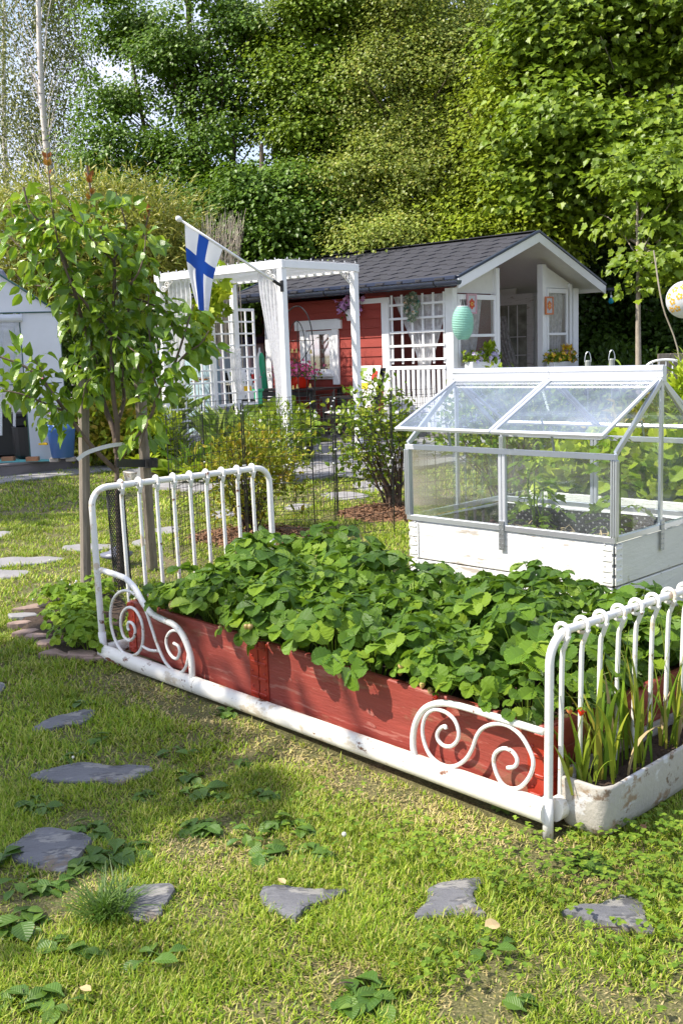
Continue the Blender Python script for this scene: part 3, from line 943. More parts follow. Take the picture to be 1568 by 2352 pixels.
mb = MB(); md = MB()
for ylo, yhi, N, hh, ww, k in [(1.1, 3.0, 430000, .022, .0027, .42), (3.0, 5.2, 300000, .025, .0038, .40), (5.2, 8.5, 150000, .029, .0055, .40), (8.5, 14.5, 120000, .036, .010, .40)]:
    x, y = lawn_points(N, ylo, yhi, k)
    n = len(x)
    cl = np.sin(x * 9.1 + 2 * np.sin(y * 5.3)) * np.sin(y * 8.3 + 1.7 * np.sin(x * 6.1)) + 0.5 * np.sin(x * 23 + y * 7) * np.sin(y * 19 - x * 5)
    dr = dryness(x, y)
    keep = RG.uniform(0, 1, n) < (0.55 + 0.38 * cl) * (1 - 0.70 * dr) + .10
    x, y, cl, dr = x[keep], y[keep], cl[keep], dr[keep]
    n = len(x)
    h = hh * (0.62 + 0.3 * cl + RG.uniform(0, .55, n)) * (1 - .45 * dr)
    az = RG.uniform(0, 6.283, n) + 1.2 * np.sin(x * 3.3 + y * 2.1)
    lean = RG.uniform(.1, 1.5, n)
    axis = np.c_[np.cos(az) * lean, np.sin(az) * lean, np.ones(n)]
    nrm = np.c_[-np.cos(az), -np.sin(az), lean] + RG.normal(size=(n, 3)) * .25
    isdry = RG.uniform(0, 1, n) < 0.14 + 0.10 * np.sin(x * 4.1 + y * 3.3) * np.sin(y * 2.9 - x) + 0.65 * dr
    pos = np.c_[x, y, np.full(n, -.006)]
    wid = ww * RG.uniform(.7, 1.5, n)
    g = ~isdry
    mb.leaves(T_BLADE, pos[g], axis[g], nrm[g], h[g] * 1.25, 0, wid[g])
    md.leaves(T_BLADE, pos[isdry], axis[isdry] * [1.6, 1.6, .7], nrm[isdry], h[isdry] * 1.1, 0, wid[isdry])
stuff(mb.build('grass', 'grass_blade', origin=(0, 0, 0)), 'green grass blades of the mown lawn', 'grass')
stuff(md.build('dry_grass', 'grass_dry', origin=(0, 0, 0)), 'straw coloured dry clippings and blades between the green grass', 'dry grass')

# clover patches on the right and scattered white clover heads
mb = MB()
for (cx, cy), r, N in [((1430, 1990), .26, 190), ((1250, 1990), .2, 90), ((1500, 2060), .2, 90), ((1150, 2000), .14, 40), ((1540, 1930), .18, 90), ((700, 1880), .25, 60), ((930, 1960), .14, 60), ((1500, 2200), .16, 60), ((1050, 2220), .12, 40)]:
    c = Z(cx, cy)
    p = c[:2] + RG.normal(size=(N, 2)) * r * .5
    keep = np.ones(N, bool)
    for P in EXCL:
        keep &= ~inpoly(p[:, 0], p[:, 1], [tuple(q) for q in P])
    p = p[keep]
    n = len(p)
    h = RG.uniform(.018, .045, n)
    for j in range(3):
        an = rnd(n, -.3, .3) + j * 2.094
        mb.leaves(T_ROUND, np.c_[p, h], np.c_[np.cos(an), np.sin(an), rnd(n, 0, .3)], np.c_[rnd(n, -.3, .3), rnd(n, -.3, .3), np.ones(n)], RG.uniform(.008, .014, n))
stuff(mb.build('clover', 'leaf_clover', origin=(0, 0, 0)), 'clover leaves spreading through the lawn', 'clover')
mb = MB()
for k in range(62):
    c = Z(random.gauss(165, 55), random.gauss(1385, 36)) if k < 58 else Z(random.uniform(150, 1500), random.uniform(1130, 2000))
    if inpoly(np.array([c[0]]), np.array([c[1]]), [tuple(q) for q in BED_O])[0]:
        continue
    mb.ball(c + ZUP * random.uniform(.03, .05), random.uniform(.004, .007), 7, 4)
stuff(mb.build('clover_flowers', 'petal_white', origin=(0, 0, 0)), 'white clover heads dotted over the lawn left of the bed frame', 'clover flowers')

# broad-leaved plantain weeds
def weed_proto(nl, r, seed):
    g = np.random.default_rng(seed)
    t = thing('plantain_weed', (0, 0, 0), 'broad leaved plantain weed lying flat in the lawn', 'weed', 'plantain weeds in the lawn')
    mb = MB()
    an = np.arange(nl) * 2.4 + g.uniform(-.9, .9, nl)
    el = g.uniform(.05, .55, nl)
    ax = np.c_[np.cos(an), np.sin(an), el]
    nr = np.c_[-np.cos(an) * el, -np.sin(an) * el, np.ones(nl)] + g.normal(size=(nl, 3)) * .15
    mb.leaves(leaf_rows([(0, .03), (.25, .09), (.45, .27), (.7, .34), (.9, .2), (1, .02)], .3, .5), np.c_[g.normal(size=nl) * .016, g.normal(size=nl) * .016, g.uniform(.002, .012, nl)], ax, nr, r * g.uniform(.45, 1.3, nl))
    mb.build('leaves', 'leaf_weed', t)
    return freeze(t)
WP = [weed_proto(12, .046, 1), weed_proto(18, .050, 2), weed_proto(9, .040, 3), weed_proto(15, .042, 4), weed_proto(7, .050, 5)]
WSPOT = [(66, 1850, 1), (100, 1862, .8), (190, 1905, 1.2), (225, 1910, 1), (235, 1980, 1.2), (275, 1975, 1.2), (200, 1985, 1), (310, 1950, .9), (10, 1975, 1.3), (60, 2035, .9), (110, 2040, 1), (55, 2130, 1.1), (120, 2180, 1),
         (200, 2190, .9), (345, 2205, 1), (445, 1900, 1), (480, 1905, .9), (640, 1895, 1.2), (690, 1905, 1), (585, 1930, .9), (620, 1965, 1), (195, 1622, .9), (230, 1702, 1.1), (175, 1740, .8), (405, 1730, 1), (430, 1790, 1), (465, 1822, 1.2),
         (505, 1835, 1), (330, 1830, .7), (300, 1960, 1), (860, 2295, 1.3), (810, 2300, .9), (1190, 2310, 1), (55, 2300, 1.1), (140, 2320, 1.0), (650, 2080, .7), (520, 1640, .8), (560, 1760, 1), (600, 1830, .9), (1120, 2180, .8), (1160, 1850, .7), (1350, 1985, .9), (1385, 2010, .8), (720, 1960, .9)]
SHORT = ['long dark slate', 'narrow slate', 'broad dark slate', 'squarish slate', 'pointed slate', 'damp patched slate', 'clover edged slate']
def weed_label(x, y, used=set()):
    cand = [(np.hypot(np.mean([q[0] for q in P]) - x, 1.6 * (np.mean([q[1] for q in P]) - y)), np.mean([q[0] for q in P]), np.mean([q[1] for q in P]), SHORT[k]) for k, (P, _) in enumerate(STONES[:7])]
    for cx, cy, nm in ((1262, 1915, 'near corner of the bed frame'), (600, 1660, 'middle of the bed rail'), (620, 2250, 'middle of the foreground'), (30, 2330, 'lower left corner')):
        cand.append((np.hypot(cx - x, 1.6 * (cy - y)), cx, cy, nm))
    for d_, cx, cy, nm in sorted(cand):
        w1 = 'close' if d_ < 110 else 'a little way' if d_ < 190 else 'well'
        w2 = ('beyond' if cy > y else 'in front of') if abs(cy - y) * 1.8 > abs(cx - x) else ('right of' if x > cx else 'left of')
        for sz in ('', 'flat ', 'leafy ', 'small '):
            lab = '%splantain weed %s %s the %s' % (sz, w1, w2, nm if 'of the' in nm or 'corner' in nm else nm + ' stone')
            if lab not in used and sz in ('',):
                used.add(lab)
                return lab
    return 'dark green plantain weed in the shaded lawn'
for i, (x, y, s_) in enumerate(WSPOT):
    c = Z(x, y); wl = weed_label(x, y)
    if i < 5:
        o = WP[i]; o.location = c; o.scale = (s_,) * 3; o.rotation_euler = (0, 0, random.uniform(0, 6)); o['label'] = wl
    else:
        dup(WP[i % 5], c, random.uniform(0, 6), s_ * random.uniform(.9, 1.1), tilt=(random.uniform(-.1, .1), random.uniform(-.1, .1)), label=wl)
# long grass tussock beside the squarish stone
mb = MB()
c = Z(250, 2100); n = 260
an = rnd(n, 0, 6.28); le = rnd(n, .4, 1.6)
mb.leaves(T_BLADE, np.c_[c[0] + rnd(n, -.035, .035), c[1] + rnd(n, -.035, .035), np.zeros(n)], np.c_[np.cos(an) * le, np.sin(an) * le, np.ones(n)], np.c_[-np.cos(an), -np.sin(an), le], rnd(n, .07, .13), 0, rnd(n, .0025, .004))
tag(mb.build('grass_tussock', 'leaf_weed'), 'tussock of long grass between the broad and the squarish slate stones', 'tussock')
# loose fallen leaf
mb = MB(); mb.leaves(T_ROUND, [Z(1113, 2128, .03)], [(1, .3, .1)], [(0, -.3, 1)], .035)
tag(mb.build('fallen_leaf', 'straw'), 'single dry tan leaf lying on the lawn in front of the damp stone', 'leaf')
for x, y, l_ in ((655, 2030, 'straw coloured leaf scrap lying by the pointed slate stone'), (1330, 2395, 'pale leaf scrap at the very bottom right'), (210, 2275, 'curled tan leaf in the shaded lower left lawn'), (1470, 1905, 'reddish brown leaf beside the base of the concrete trough')):
    mb = MB(); mb.leaves(T_OVATE, [Z(x, y, .025)], [(random.uniform(-1, 1), .5, .15)], [(0.2, -.3, 1)], .03); tag(mb.build('fallen_leaf', 'straw' if 'reddish' not in l_ else 'brick'), l_, 'leaf')
for x, y, dx, l_ in ((770, 2262, 40, 'thin dry twig on bare soil in the middle foreground'), (1360, 2135, 60, 'fine runner stem lying over the clover edged slate')):
    mb = MB(); mb.tube(spline([Z(x, y, .022), Z(x + dx * .5, y - 6, .028), Z(x + dx, y - 4, .02)], 4), .0016, 5); tag(mb.build('twig', 'twig'), l_, 'twig')
mb = MB(); mb.ball(Z(668, 1700, .02), .008, 8, 5)
tag(mb.build('dandelion_flower', 'yellow_paper'), 'tiny yellow flower in the grass beyond the strawberry bed rail', 'flower') if False else None

# ------------------------------------------------------------------ iron bed frame
bed = thing('iron_bed_frame', tuple(BF(0, 0)), 'old white painted iron bed frame with scrolls, standing round the red planting box', 'bed frame')
def side(x, y):
    """point of the long side plane of the bed seen at (x, y)"""
    return PL(x, y, BF.P, BW)
def c6(x, y): return side((x / 2.266 + 940) / 1.0408, (y / 2.266 + 1380) / 1.0408)
def c5(x, y): return side((x / 2.8 + 200) / 1.0408, (y / 2.8 + 1080) / 1.0408)
OUT = np.array([-BW[0], -BW[1], 0.0])
def smoothtube(mb, P, r, n=10):
    mb.tube(spline(P, 7), r, n)
# rails
mb = MB()
def rail(p, q, seams=()):
    d = U(q - p); sdir = np.cross(d, ZUP)
    L = np.linalg.norm(q - p)
    cuts = [0] + [s_ for s_ in seams] + [L]
    for a, b_ in zip(cuts[:-1], cuts[1:]):
        a += .0015; b_ -= .0015
        prof = [(.030 * math.cos(q) * (1.0 if math.cos(q) > 0 else .6), .033 * math.sin(q)) for q in np.linspace(-math.pi / 2, math.pi * 1.5, 20, endpoint=False)]
        rings = []
        for t in np.linspace(a, b_, 9):
            pt_ = p + d * t; zc = .060 - .015 * ((pt_ - BF(0, 0)) @ BF.a)
            rings.append([pt_ + sdir * u_ + ZUP * (v_ + zc) for u_, v_ in prof])
        G = np.array(rings)
        G = np.concatenate([G, G[:, :1]], 1)
        mb.grid(G)
        mb.add(rings[0], [list(range(20))]); mb.add(rings[-1], [list(range(19, -1, -1))])
rail(BF(2.33, 0), BF(0, 0), (0.72,))
mb.build('side_rail', 'white_rail', bed, smooth=True)
for (i0, j0, i1, j1) in ((0, .96, 2.33, .96), (0.0, 0.02, 0, .95), (2.33, .95, 2.33, .02)):
    mb = MB(); rail(BF(i0, j0), BF(i1, j1)); mb.build('side_rail' if j0 == j1 else 'end_rail', 'white_rail', bed, smooth=True)
# rust flakes
mb = MB()
for x, y, r_ in [(215, 1380, .012), (238, 1392, .008), (255, 1405, .006), (195, 1372, .005), (285, 1412, .006)]:
    p = c5(x, y) + OUT * .0312
    k = np.arange(8) * .785
    mb.add([p + BF.a * math.cos(t) * r_ * random.uniform(.7, 1.5) * 1.4 + ZUP * math.sin(t) * r_ * random.uniform(.5, .9) for t in k], [list(range(8))])
mb.build('rust_patch', 'rust', bed)
def endframe(i, hgt, width, nb, j0, dj, rt, rb, leanz, name):
    """hoop of tube with bars hooked over it, at position i along the bed"""
    off = lambda z: BF.a * (leanz * z)
    hoop = MB()
    r0 = .075
    P = [BF(i, 0, -.01)]
    P += [BF(i, 0, z) for z in np.linspace(.1, hgt - r0 - .02, 4)]
    for t in np.linspace(0, math.pi / 2, 7):
        P.append(BF(i, r0 - r0 * math.cos(t), hgt - r0 + r0 * math.sin(t)))
    for j in np.linspace(r0 + .04, width - r0 - .04, 5):
        P.append(BF(i, j, hgt))
    for t in np.linspace(math.pi / 2, 0, 7):
        P.append(BF(i, width - r0 + r0 * math.cos(t), hgt - r0 + r0 * math.sin(t)))
    P += [BF(i, width, z) for z in np.linspace(hgt - r0 - .02, -.01, 5)]
    P = np.array(P); P = P + P[:, 2:3] * leanz * np.array([*BL, 0])
    hoop.tube(P, rt, 12)
    h = hoop.build('end_tube', 'white_iron', bed, smooth=True)
    for k in range(nb):
        j = j0 + dj * k
        b_ = MB()
        out_ = -BF.a * .017
        top = BF(i, j, hgt) + BF.a * leanz * hgt
        Q = [BF(i, j, .05) + out_ * 0, BF(i, j, hgt * .5) + off(hgt * .5), BF(i, j, hgt - .075) + off(hgt), BF(i, j, hgt - .04) + off(hgt) + out_ * .45, top + out_ * 1.2 + ZUP * -.008]
        t = np.linspace(-2.9, 2.2, 13)
        for a in t:
            Q.append(top + out_ * (-math.sin(a + math.pi / 2) * -1.25) * -1 + ZUP * (math.cos(a + math.pi / 2) * -.021) * -1)
        b_.tube(spline(Q[:5], 4), rb, 8)
        ring = [top + BF.a * math.cos(a) * .0205 + ZUP * math.sin(a) * .0205 for a in np.arange(16) * math.pi / 8]
        b_.tube(ring, rb * .85, 8, closed=True)
        b_.build('bar', 'white_iron', bed, smooth=True)
endframe(0.0, .532, .93, 11, .051, .0835, .0115, .0068, -.015, 'foot')
endframe(2.33, .725, .935, 9, .141, .0868, .0140, .0085, 0.012, 'head')
# collars at the post feet
mb = MB(); mb.tube([BF(0, 0, -.02), BF(0, 0, .10)], .0142, 12); mb.build('post_collar', 'white_iron', bed, smooth=True)
mb = MB(); mb.tube([BF(2.33, 0, -.01), BF(2.33, 0, .11)], .017, 12); mb.build('post_collar', 'white_iron', bed, smooth=True)
# side panels with scrolls
near_outer = [(125, 990), (112, 900), (122, 800), (160, 725), (215, 688), (290, 681), (400, 705), (600, 768), (815, 835)]
near_scroll = [(290, 820), (285, 805), (262, 815), (243, 845), (248, 880), (278, 910), (320, 912), (352, 880), (358, 830), (335, 770), (285, 728), (225, 715), (180, 750), (163, 820), (175, 900), (210, 970), (270, 1015), (330, 1022), (390, 990), (430, 930), (455, 860), (490, 815), (550, 793), (620, 800), (690, 850), (740, 930), (762, 1000), (745, 1070), (700, 1128), (650, 1143), (600, 1122), (565, 1065), (547, 990), (562, 945), (603, 925), (648, 942), (675, 985), (662, 1022), (622, 1030)]
far_outer = [(125, 790), (180, 808), (235, 826), (290, 850), (340, 900), (372, 950), (405, 1010), (450, 1070), (500, 1105), (560, 1132), (615, 1160), (660, 1210), (700, 1290), (728, 1390), (735, 1530)]
far_scroll = [(312, 1195), (303, 1175), (308, 1140), (335, 1150), (352, 1190), (345, 1238), (312, 1262), (275, 1232), (257, 1160), (264, 1085), (302, 1042), (350, 1055), (390, 1120), (405, 1200), (400, 1290), (370, 1345), (320, 1365), (260, 1330), (215, 1250), (190, 1150), (190, 1050), (215, 970), (270, 930), (330, 940), (390, 1000), (430, 1080), (460, 1170), (500, 1290), (550, 1400), (610, 1465), (650, 1480), (690, 1440), (708, 1350), (695, 1270), (665, 1220), (620, 1195), (580, 1210), (560, 1260), (570, 1320), (600, 1370), (632, 1382), (650, 1340), (640, 1300), (610, 1280)]
def scrollpart(name, fn, pts, r, parent=bed, n=5):
    P = np.array([fn(*q) + OUT * .004 for q in pts])
    mb = MB(); mb.tube(spline(P, n), r, 10)
    return mb.build(name, 'white_iron', parent, smooth=True)
pnl = scrollpart('side_panel_tube', c6, near_outer, .0098)
scrollpart('scroll', c6, near_scroll, .0058, pnl)
pnl = scrollpart('side_panel_tube', c5, far_outer, .0125)
scrollpart('scroll', c5, far_scroll, .0062, pnl)
scrollpart('scroll_link', c5, [(395, 1295), (425, 1315), (460, 1328), (512, 1332)], .006, pnl)

# ------------------------------------------------------------------ red planting box inside the frame
BX0, BX1, BY0, BY1, BZ0, BZ1 = .035, 2.17, .042, .90, .045, .268
box = thing('red_planting_box', tuple(BF(1, .45, 0)), 'red painted board box with steel hinges, full of strawberry plants inside the iron bed frame', 'planter box')
T = .011
seam = 1.275
def boards(p0, p1, nrm, name, m='red_board', h0=BZ0, h1=BZ1):
    mb = MB()
    mb.box((p0 + p1) / 2 + ZUP * (h0 + h1) / 2, (p1 - p0) / 2, nrm * T, ZUP * (h1 - h0) / 2, 0, .004)
    return mb.build(name, m, box)
e = .004
boards(BF(BX0 + .01, BY0 + T), BF(seam - e, BY0 + T), BF.b, 'long_board')
boards(BF(seam + e, BY0 + T), BF(BX1 - .01, BY0 + T), BF.b, 'long_board')
boards(BF(BX0 + .01, BY1 - T), BF(BX1 - .01, BY1 - T), BF.b, 'long_board')
boards(BF(BX0 + T, BY0 + .03), BF(BX0 + T, BY1 - .03), BF.a, 'short_board')
boards(BF(BX1 - T, BY0 + .03), BF(BX1 - T, BY1 - .03), BF.a, 'short_board')
def hinge(p, along, outn, w=.048, m='red_steel', parent=box, z0=BZ0, z1=BZ1, n=4, side_sign=1):
    """hinge leaf: plate with pressed ridges and rivets"""
    mb = MB()
    al = along * side_sign
    c = p + al * (w / 2 + .002) + outn * .0015 + ZUP * (z0 + z1) / 2
    mb.box(c, al * w / 2, outn * .0018, ZUP * (z1 - z0 - .012) / 2, 0, .001)
    for k in range(n):
        z = z0 + (z1 - z0) * (k + .5) / n
        mb.box(p + al * (w * .45) + outn * .0045 + ZUP * z, al * w * .42, outn * .003, ZUP * .005, 0, .002)
        mb.ball(p + al * w * .7 + outn * .004 + ZUP * (z + (z1 - z0) / n * .42), .0045, 8, 4)
        mb.tube([p + ZUP * (z - .016) + outn * .002, p + ZUP * (z + .016) + outn * .002], .0042, 8)
    mb.build('hinge', m, parent)
for sg in (1, -1):
    hinge(BF(seam, BY0 - .001), BF.a, OUT, side_sign=sg, w=.05)
hinge(BF(BX0 + .004, BY0 - .001), BF.a, OUT, w=.055)
hinge(BF(BX0 - .001, BY0 + .004), BF.b, -BF.a, w=.06)
hinge(BF(BX1 - .004, BY0 - .001), BF.a, OUT, w=.05, side_sign=-1)
for x, y, ra, rb_ in ((851, 1637, .022, .009), (853, 1664, .026, .008), (668, 1560, .008, .006), (1010, 1760, .004, .004)):
    p = PL(x, y, BF(0, BY0)[:2], BW) + OUT * .0008
    for sc_, m_, nm_ in ((.8, 'knot_pale', 'knot'),):
        mb = MB(); mb.add([p + OUT * (.0006 if sc_ < 1 else 0) + BF.a * math.cos(t) * ra * sc_ + ZUP * (math.sin(t) * rb_ * sc_ + math.cos(t) * .003) for t in np.arange(12) * .5236], [list(range(12))]); mb.build(nm_, m_, box)
mb = MB()
n1, n2 = 40, 16
G = np.array([[BF(i, j, BZ1 - .05 + .012 * math.sin(i * 9) * math.sin(j * 11)) for j in np.linspace(BY0 + .02, BY1 - .02, n2)] for i in np.linspace(BX0 + .02, BX1 - .02, n1)])
mb.grid(G)
mb.build('soil', 'soil', box)

# ------------------------------------------------------------------ strawberry plants
def berry_mesh(mb, p, s_, mi):
    prof = [(.001, -.9 * s_), (.35 * s_, -.6 * s_), (.55 * s_, -.15 * s_), (.5 * s_, .2 * s_), (.15 * s_, .38 * s_)]
    mb.lathe(p, prof, 10, (random.uniform(-.2, .2), random.uniform(-.2, .2), 1), mi)

def strawberry_proto(seed, nl=17, hh=.20, rr=.15, lf=.066, name='strawberry_plant', matn='leaf_strawberry', berries=2):
    g = np.random.default_rng(seed)
    t = thing(name, (0, 0, 0), 'bushy green strawberry plant with toothed leaves in the red box', 'strawberry plant', 'strawberry plants filling the red box')
    lv, st = MB(), MB()
    bl = []
    for k in range(nl):
        an = k * 2.39996 + g.uniform(-.3, .3)
        q = math.sqrt((k + .5) / nl)
        r_ = rr * q * g.uniform(.85, 1.15)
        h = hh * (1 - .45 * q * q) * g.uniform(.8, 1.12)
        d = np.array([math.cos(an), math.sin(an), 0])
        tip = d * r_ + ZUP * h
        st.tube(spline([d * .01, d * r_ * .5 + ZUP * h * .75, tip], 3), .0016, 4, caps=False)
        up = U(ZUP + d * (.15 + .6 * q) + g.normal(size=3) * .30)
        out_ = U(d + g.normal(size=3) * .35 + ZUP * g.uniform(-.35, .4))
        out_ = U(out_ - up * (out_ @ up) + up * g.uniform(-.1, .18))
        sd_ = np.cross(up, out_)
        s1 = lf * g.uniform(.6, 1.3)
        ax = np.array([out_, out_ * .28 + sd_, out_ * .28 - sd_])
        nr = np.array([up, up + sd_ * .12, up - sd_ * .12]) + g.normal(size=(3, 3)) * .1
        lv.leaves(T_BERRYLEAF, np.tile(tip, (3, 1)), ax, nr, [s1, s1 * .93, s1 * .93], 0, [s1 * .98, s1 * .92, s1 * .92])
    for k in range(berries):
        an = g.uniform(0, 6.28)
        d = np.array([math.cos(an), math.sin(an), 0])
        p = d * rr * g.uniform(.75, 1.05) + ZUP * hh * g.uniform(.25, .6)
        st.tube(spline([d * .01, d * rr * .6 + ZUP * hh * .7, p + ZUP * .01], 3), .001, 4, caps=False)
        for q in range(g.integers(1, 4)):
            pq = p + g.normal(size=3) * .012
            be, ca = MB(), MB()
            berry_mesh(be, pq, g.uniform(.010, .019), 0)
            a5 = np.arange(6) * 1.047
            bl.append((be, ca))
            ca.leaves(T_OVATE, np.tile(pq + ZUP * .005, (6, 1)), np.c_[np.cos(a5), np.sin(a5), np.full(6, -.3)], np.tile([0, 0, 1.], (6, 1)), .012)
    lv.build('leaves', matn, t)
    st.build('stalks', 'leaf_clover', t)
    for be, ca in bl:
        b_ = be.build('berry', 'berry', t, smooth=True)
        ca.build('calyx', 'leaf_clover', b_)
    return freeze(t)
SPs = [strawberry_proto(s_, 21 + s_ % 5, .15 + .032 * (s_ % 3), .13, .044 + .006 * (s_ % 3), berries=(2 if s_ % 2 else 1)) for s_ in range(11, 19)]
spots = []
for a in np.arange(.14, 2.14, .155):
    for c in np.arange(.125, .90, .15):
        spots.append((a + random.uniform(-.035, .035), c + random.uniform(-.03, .03)))
random.shuffle(spots)
ORD = ['first', 'second', 'third', 'fourth', 'fifth', 'sixth', 'seventh', 'eighth', 'ninth', 'tenth', 'eleventh', 'twelfth', 'thirteenth', 'fourteenth']
LINES = ['spilling over the front rim', 'in the second line behind the front rim', 'in the third line from the front', 'in the third line from the back', 'in the second line from the back', 'along the back rim']
def sp_label(a, c):
    r_ = min(13, max(0, int(round((a - .14) / .155)))); l_ = min(5, max(0, int(round((c - .11) / .155))))
    return 'strawberry plant %s, %s from the foot end' % (LINES[l_], ORD[r_])
for i, (a, c) in enumerate(spots):
    edge = max(0, 1 - (c - BY0) / .12)
    hz = BZ1 - .055 + .03 * math.sin(a * 5.1 + 1) * math.sin(c * 6) + (.02 * min(1, c / .5) if c > .15 else 0) - (.03 if a < .25 else 0)
    p = BF(a, c, hz)
    tl = (random.uniform(-.15, .15), random.uniform(-.15, .15))
    if i < 8:
        o = SPs[i]; o.location = p; o.rotation_euler = (tl[0], tl[1], random.uniform(0, 6.28)); o.scale = (1.05,) * 3; o['label'] = sp_label(a, c)
    else:
        dup(SPs[i % 8], p, random.uniform(0, 6.28), random.uniform(.82, 1.2), tilt=tl, label=sp_label(a, c))
# single berries hanging over the rim that one can point at
for x, y, s_, m_, lab in [(905, 1533, .020, 'berry', 'plump half ripe strawberry hanging over the red board'), (982, 1603, .017, 'red_enamel', 'orange red strawberry at the far end of the scroll panel'), (1318, 1638, .017, 'red_enamel', 'ripe red strawberry hanging by the second foot bar'), (1290, 1636, .015, 'orange_wood', 'orange strawberry beside the ripe one by the foot bars')]:
    p = side(x, y) + BF.b * .03
    mb = MB(); berry_mesh(mb, p, s_, 0)
    mb.leaves(T_OVATE, np.tile(p + ZUP * .4 * s_, (6, 1)), np.c_[np.cos(np.arange(6) * 1.05), np.sin(np.arange(6) * 1.05), np.full(6, -.2)], np.tile([0, 0, 1.], (6, 1)), .015, 1)
    tag(mb.build('strawberry', [m_, 'leaf_clover'], smooth=True), lab, 'strawberry', 'strawberries over the rim of the red box')

# wild strawberry plants of the small soil bed
WS = [strawberry_proto(s_, 13, .11, .10, .042, 'wild_strawberry_plant', 'leaf_wild', 0) for s_ in (31, 32, 33)]
for w_ in WS:
    w_['label'] = 'light green wild strawberry plant in the stone edged soil bed'; w_['category'] = 'strawberry plant'; w_['group'] = 'wild strawberry plants left of the bed frame'
wsp = [(190, 1395), (225, 1380), (160, 1385), (205, 1425), (215, 1400), (175, 1440), (215, 1460), (190, 1475), (150, 1452), (130, 1395), (228, 1372), (190, 1450), (205, 1500), (140, 1430), (212, 1483), (175, 1490), (165, 1415)]
for i, (x, y) in enumerate(wsp):
    p = Z(x, y, .01)
    row_ = 0 if y < 1400 else 1 if y < 1445 else 2
    same_ = sorted(q[0] for q in wsp if (0 if q[1] < 1400 else 1 if q[1] < 1445 else 2) == row_)
    wl = 'wild strawberry plant, %s from the left in the %s row of the small bed' % (['first', 'second', 'third', 'fourth', 'fifth', 'sixth', 'seventh', 'eighth'][same_.index(x)], ['back', 'middle', 'front'][row_])
    wl = 'wild strawberry plant just above the large front edging stones' if (x, y) == (190, 1475) else wl
    wl_ = '' + ('nearest the outer edging stones' if x < 150 else 'just left of the bed frame post' if x > 220 else 'at the foot of the left stake' if y < 1390 else 'close to the large front edging stones' if y > 1470 else 'in the middle of the small soil bed')
    if i < 3:
        o = WS[i]; o.location = p; o.rotation_euler[2] = i; o['label'] = wl
    else:
        dup(WS[i % 3], p, random.uniform(0, 6), random.uniform(.8, 1.15), label=wl)
mb = MB(); berry_mesh(mb, Z(230, 1390, .10), .012, 0)
tag(mb.build('wild_strawberry', 'red_enamel', smooth=True), 'single small red berry on the light green plants left of the bed frame', 'strawberry')
# ------------------------------------------------------------------ white planter with the glass cold frame on top
GL_, GWd = 1.17, .80
pl = thing('white_planter', tuple(GF(GL_ / 2, GWd / 2, 0)), 'two-tier planter of peeling white boards with hinged steel corners, under the glass cold frame', 'planter box')
def wboard(p0, p1, nrm, z0, z1, m, name='board'):
    mb = MB()
    mb.box((p0 + p1) / 2 + ZUP * (z0 + z1) / 2, (p1 - p0) / 2, nrm * .011, ZUP * (z1 - z0) / 2, 0, .004)
    return mb.build(name, m, pl)
for z0, z1 in ((.006, .197), (.203, .392)):
    o_ = .003 if z0 < .1 else 0
    wboard(GF(.012, .011 - o_), GF(GL_ - .012, .011 - o_), GF.b, z0, z1, 'white_board', 'long_board')
    wboard(GF(.012, GWd - .011), GF(GL_ - .012, GWd - .011), GF.b, z0, z1, 'white_board', 'long_board')
    wboard(GF(.011 - o_, .03), GF(.011 - o_, GWd - .03), GF.a, z0, z1, 'greenish_board', 'short_board')
    wboard(GF(GL_ - .011, .03), GF(GL_ - .011, GWd - .03), GF.a, z0, z1, 'white_board', 'short_board')
    for (i, j, al, on, sg) in ((.006, -.002, GF.a, -GF.b, 1), (-.002, .006, GF.b, -GF.a, 1), (GL_ - .006, -.002, GF.a, -GF.b, -1)):
        hinge(GF(i, j) + on * (o_ if z0 < .1 else 0), al, on, w=.055, m='white_steel', parent=pl, z0=z0, z1=z1, n=4, side_sign=sg)
mb = MB()
G = np.array([[GF(i, j, .27 + .015 * math.sin(i * 9 + j * 7)) for j in np.linspace(.03, GWd - .03, 16)] for i in np.linspace(.03, GL_ - .03, 24)]) - [0, 0, .06]
mb.grid(G); mb.build('soil', 'soil', pl)
# dimpled liner standing inside the boards
for (p, q, nn_, nm) in ((GF(.03, .03), GF(GL_ - .03, .03), GF.b, 0), (GF(.03, GWd - .03), GF(GL_ - .03, GWd - .03), -GF.b, 0), (GF(.03, .03), GF(.03, GWd - .03), GF.a, 0), (GF(GL_ - .03, .03), GF(GL_ - .03, GWd - .03), -GF.a, 0)):
    mb = MB()
    L = np.linalg.norm(q - p); d = U(q - p)
    na, nb = int(L / .0105), 14
    G = np.zeros((nb, na, 3))
    for a in range(na):
        for b_ in range(nb):
            z = .25 + b_ * .0105
            u_ = a * .0105
            g_ = max(0, math.sin(u_ * math.pi / .021) * math.sin((z + (0.0)) * math.pi / .021))
            G[b_, a] = p + d * u_ + nn_ * (.004 + .007 * (g_ > .5)) + ZUP * (z + .004 * math.sin(u_ * 7))
    mb.grid(G)
    mb.build('liner', 'black_plastic', pl)
mb = MB()
n = 500
ij = np.c_[RG.uniform(.05, GL_ - .05, n), RG.uniform(.05, GWd - .05, n)]
P = np.array([GF(i, j, .285) for i, j in ij])
mb.leaves(T_LONG, P, np.c_[rnd(n), rnd(n), rnd(n, -.1, .4)], np.c_[rnd(n), rnd(n), np.ones(n)], rnd(n, .03, .06), 0, rnd(n, .03, .06))
mb.build('straw_mulch', 'straw', pl)

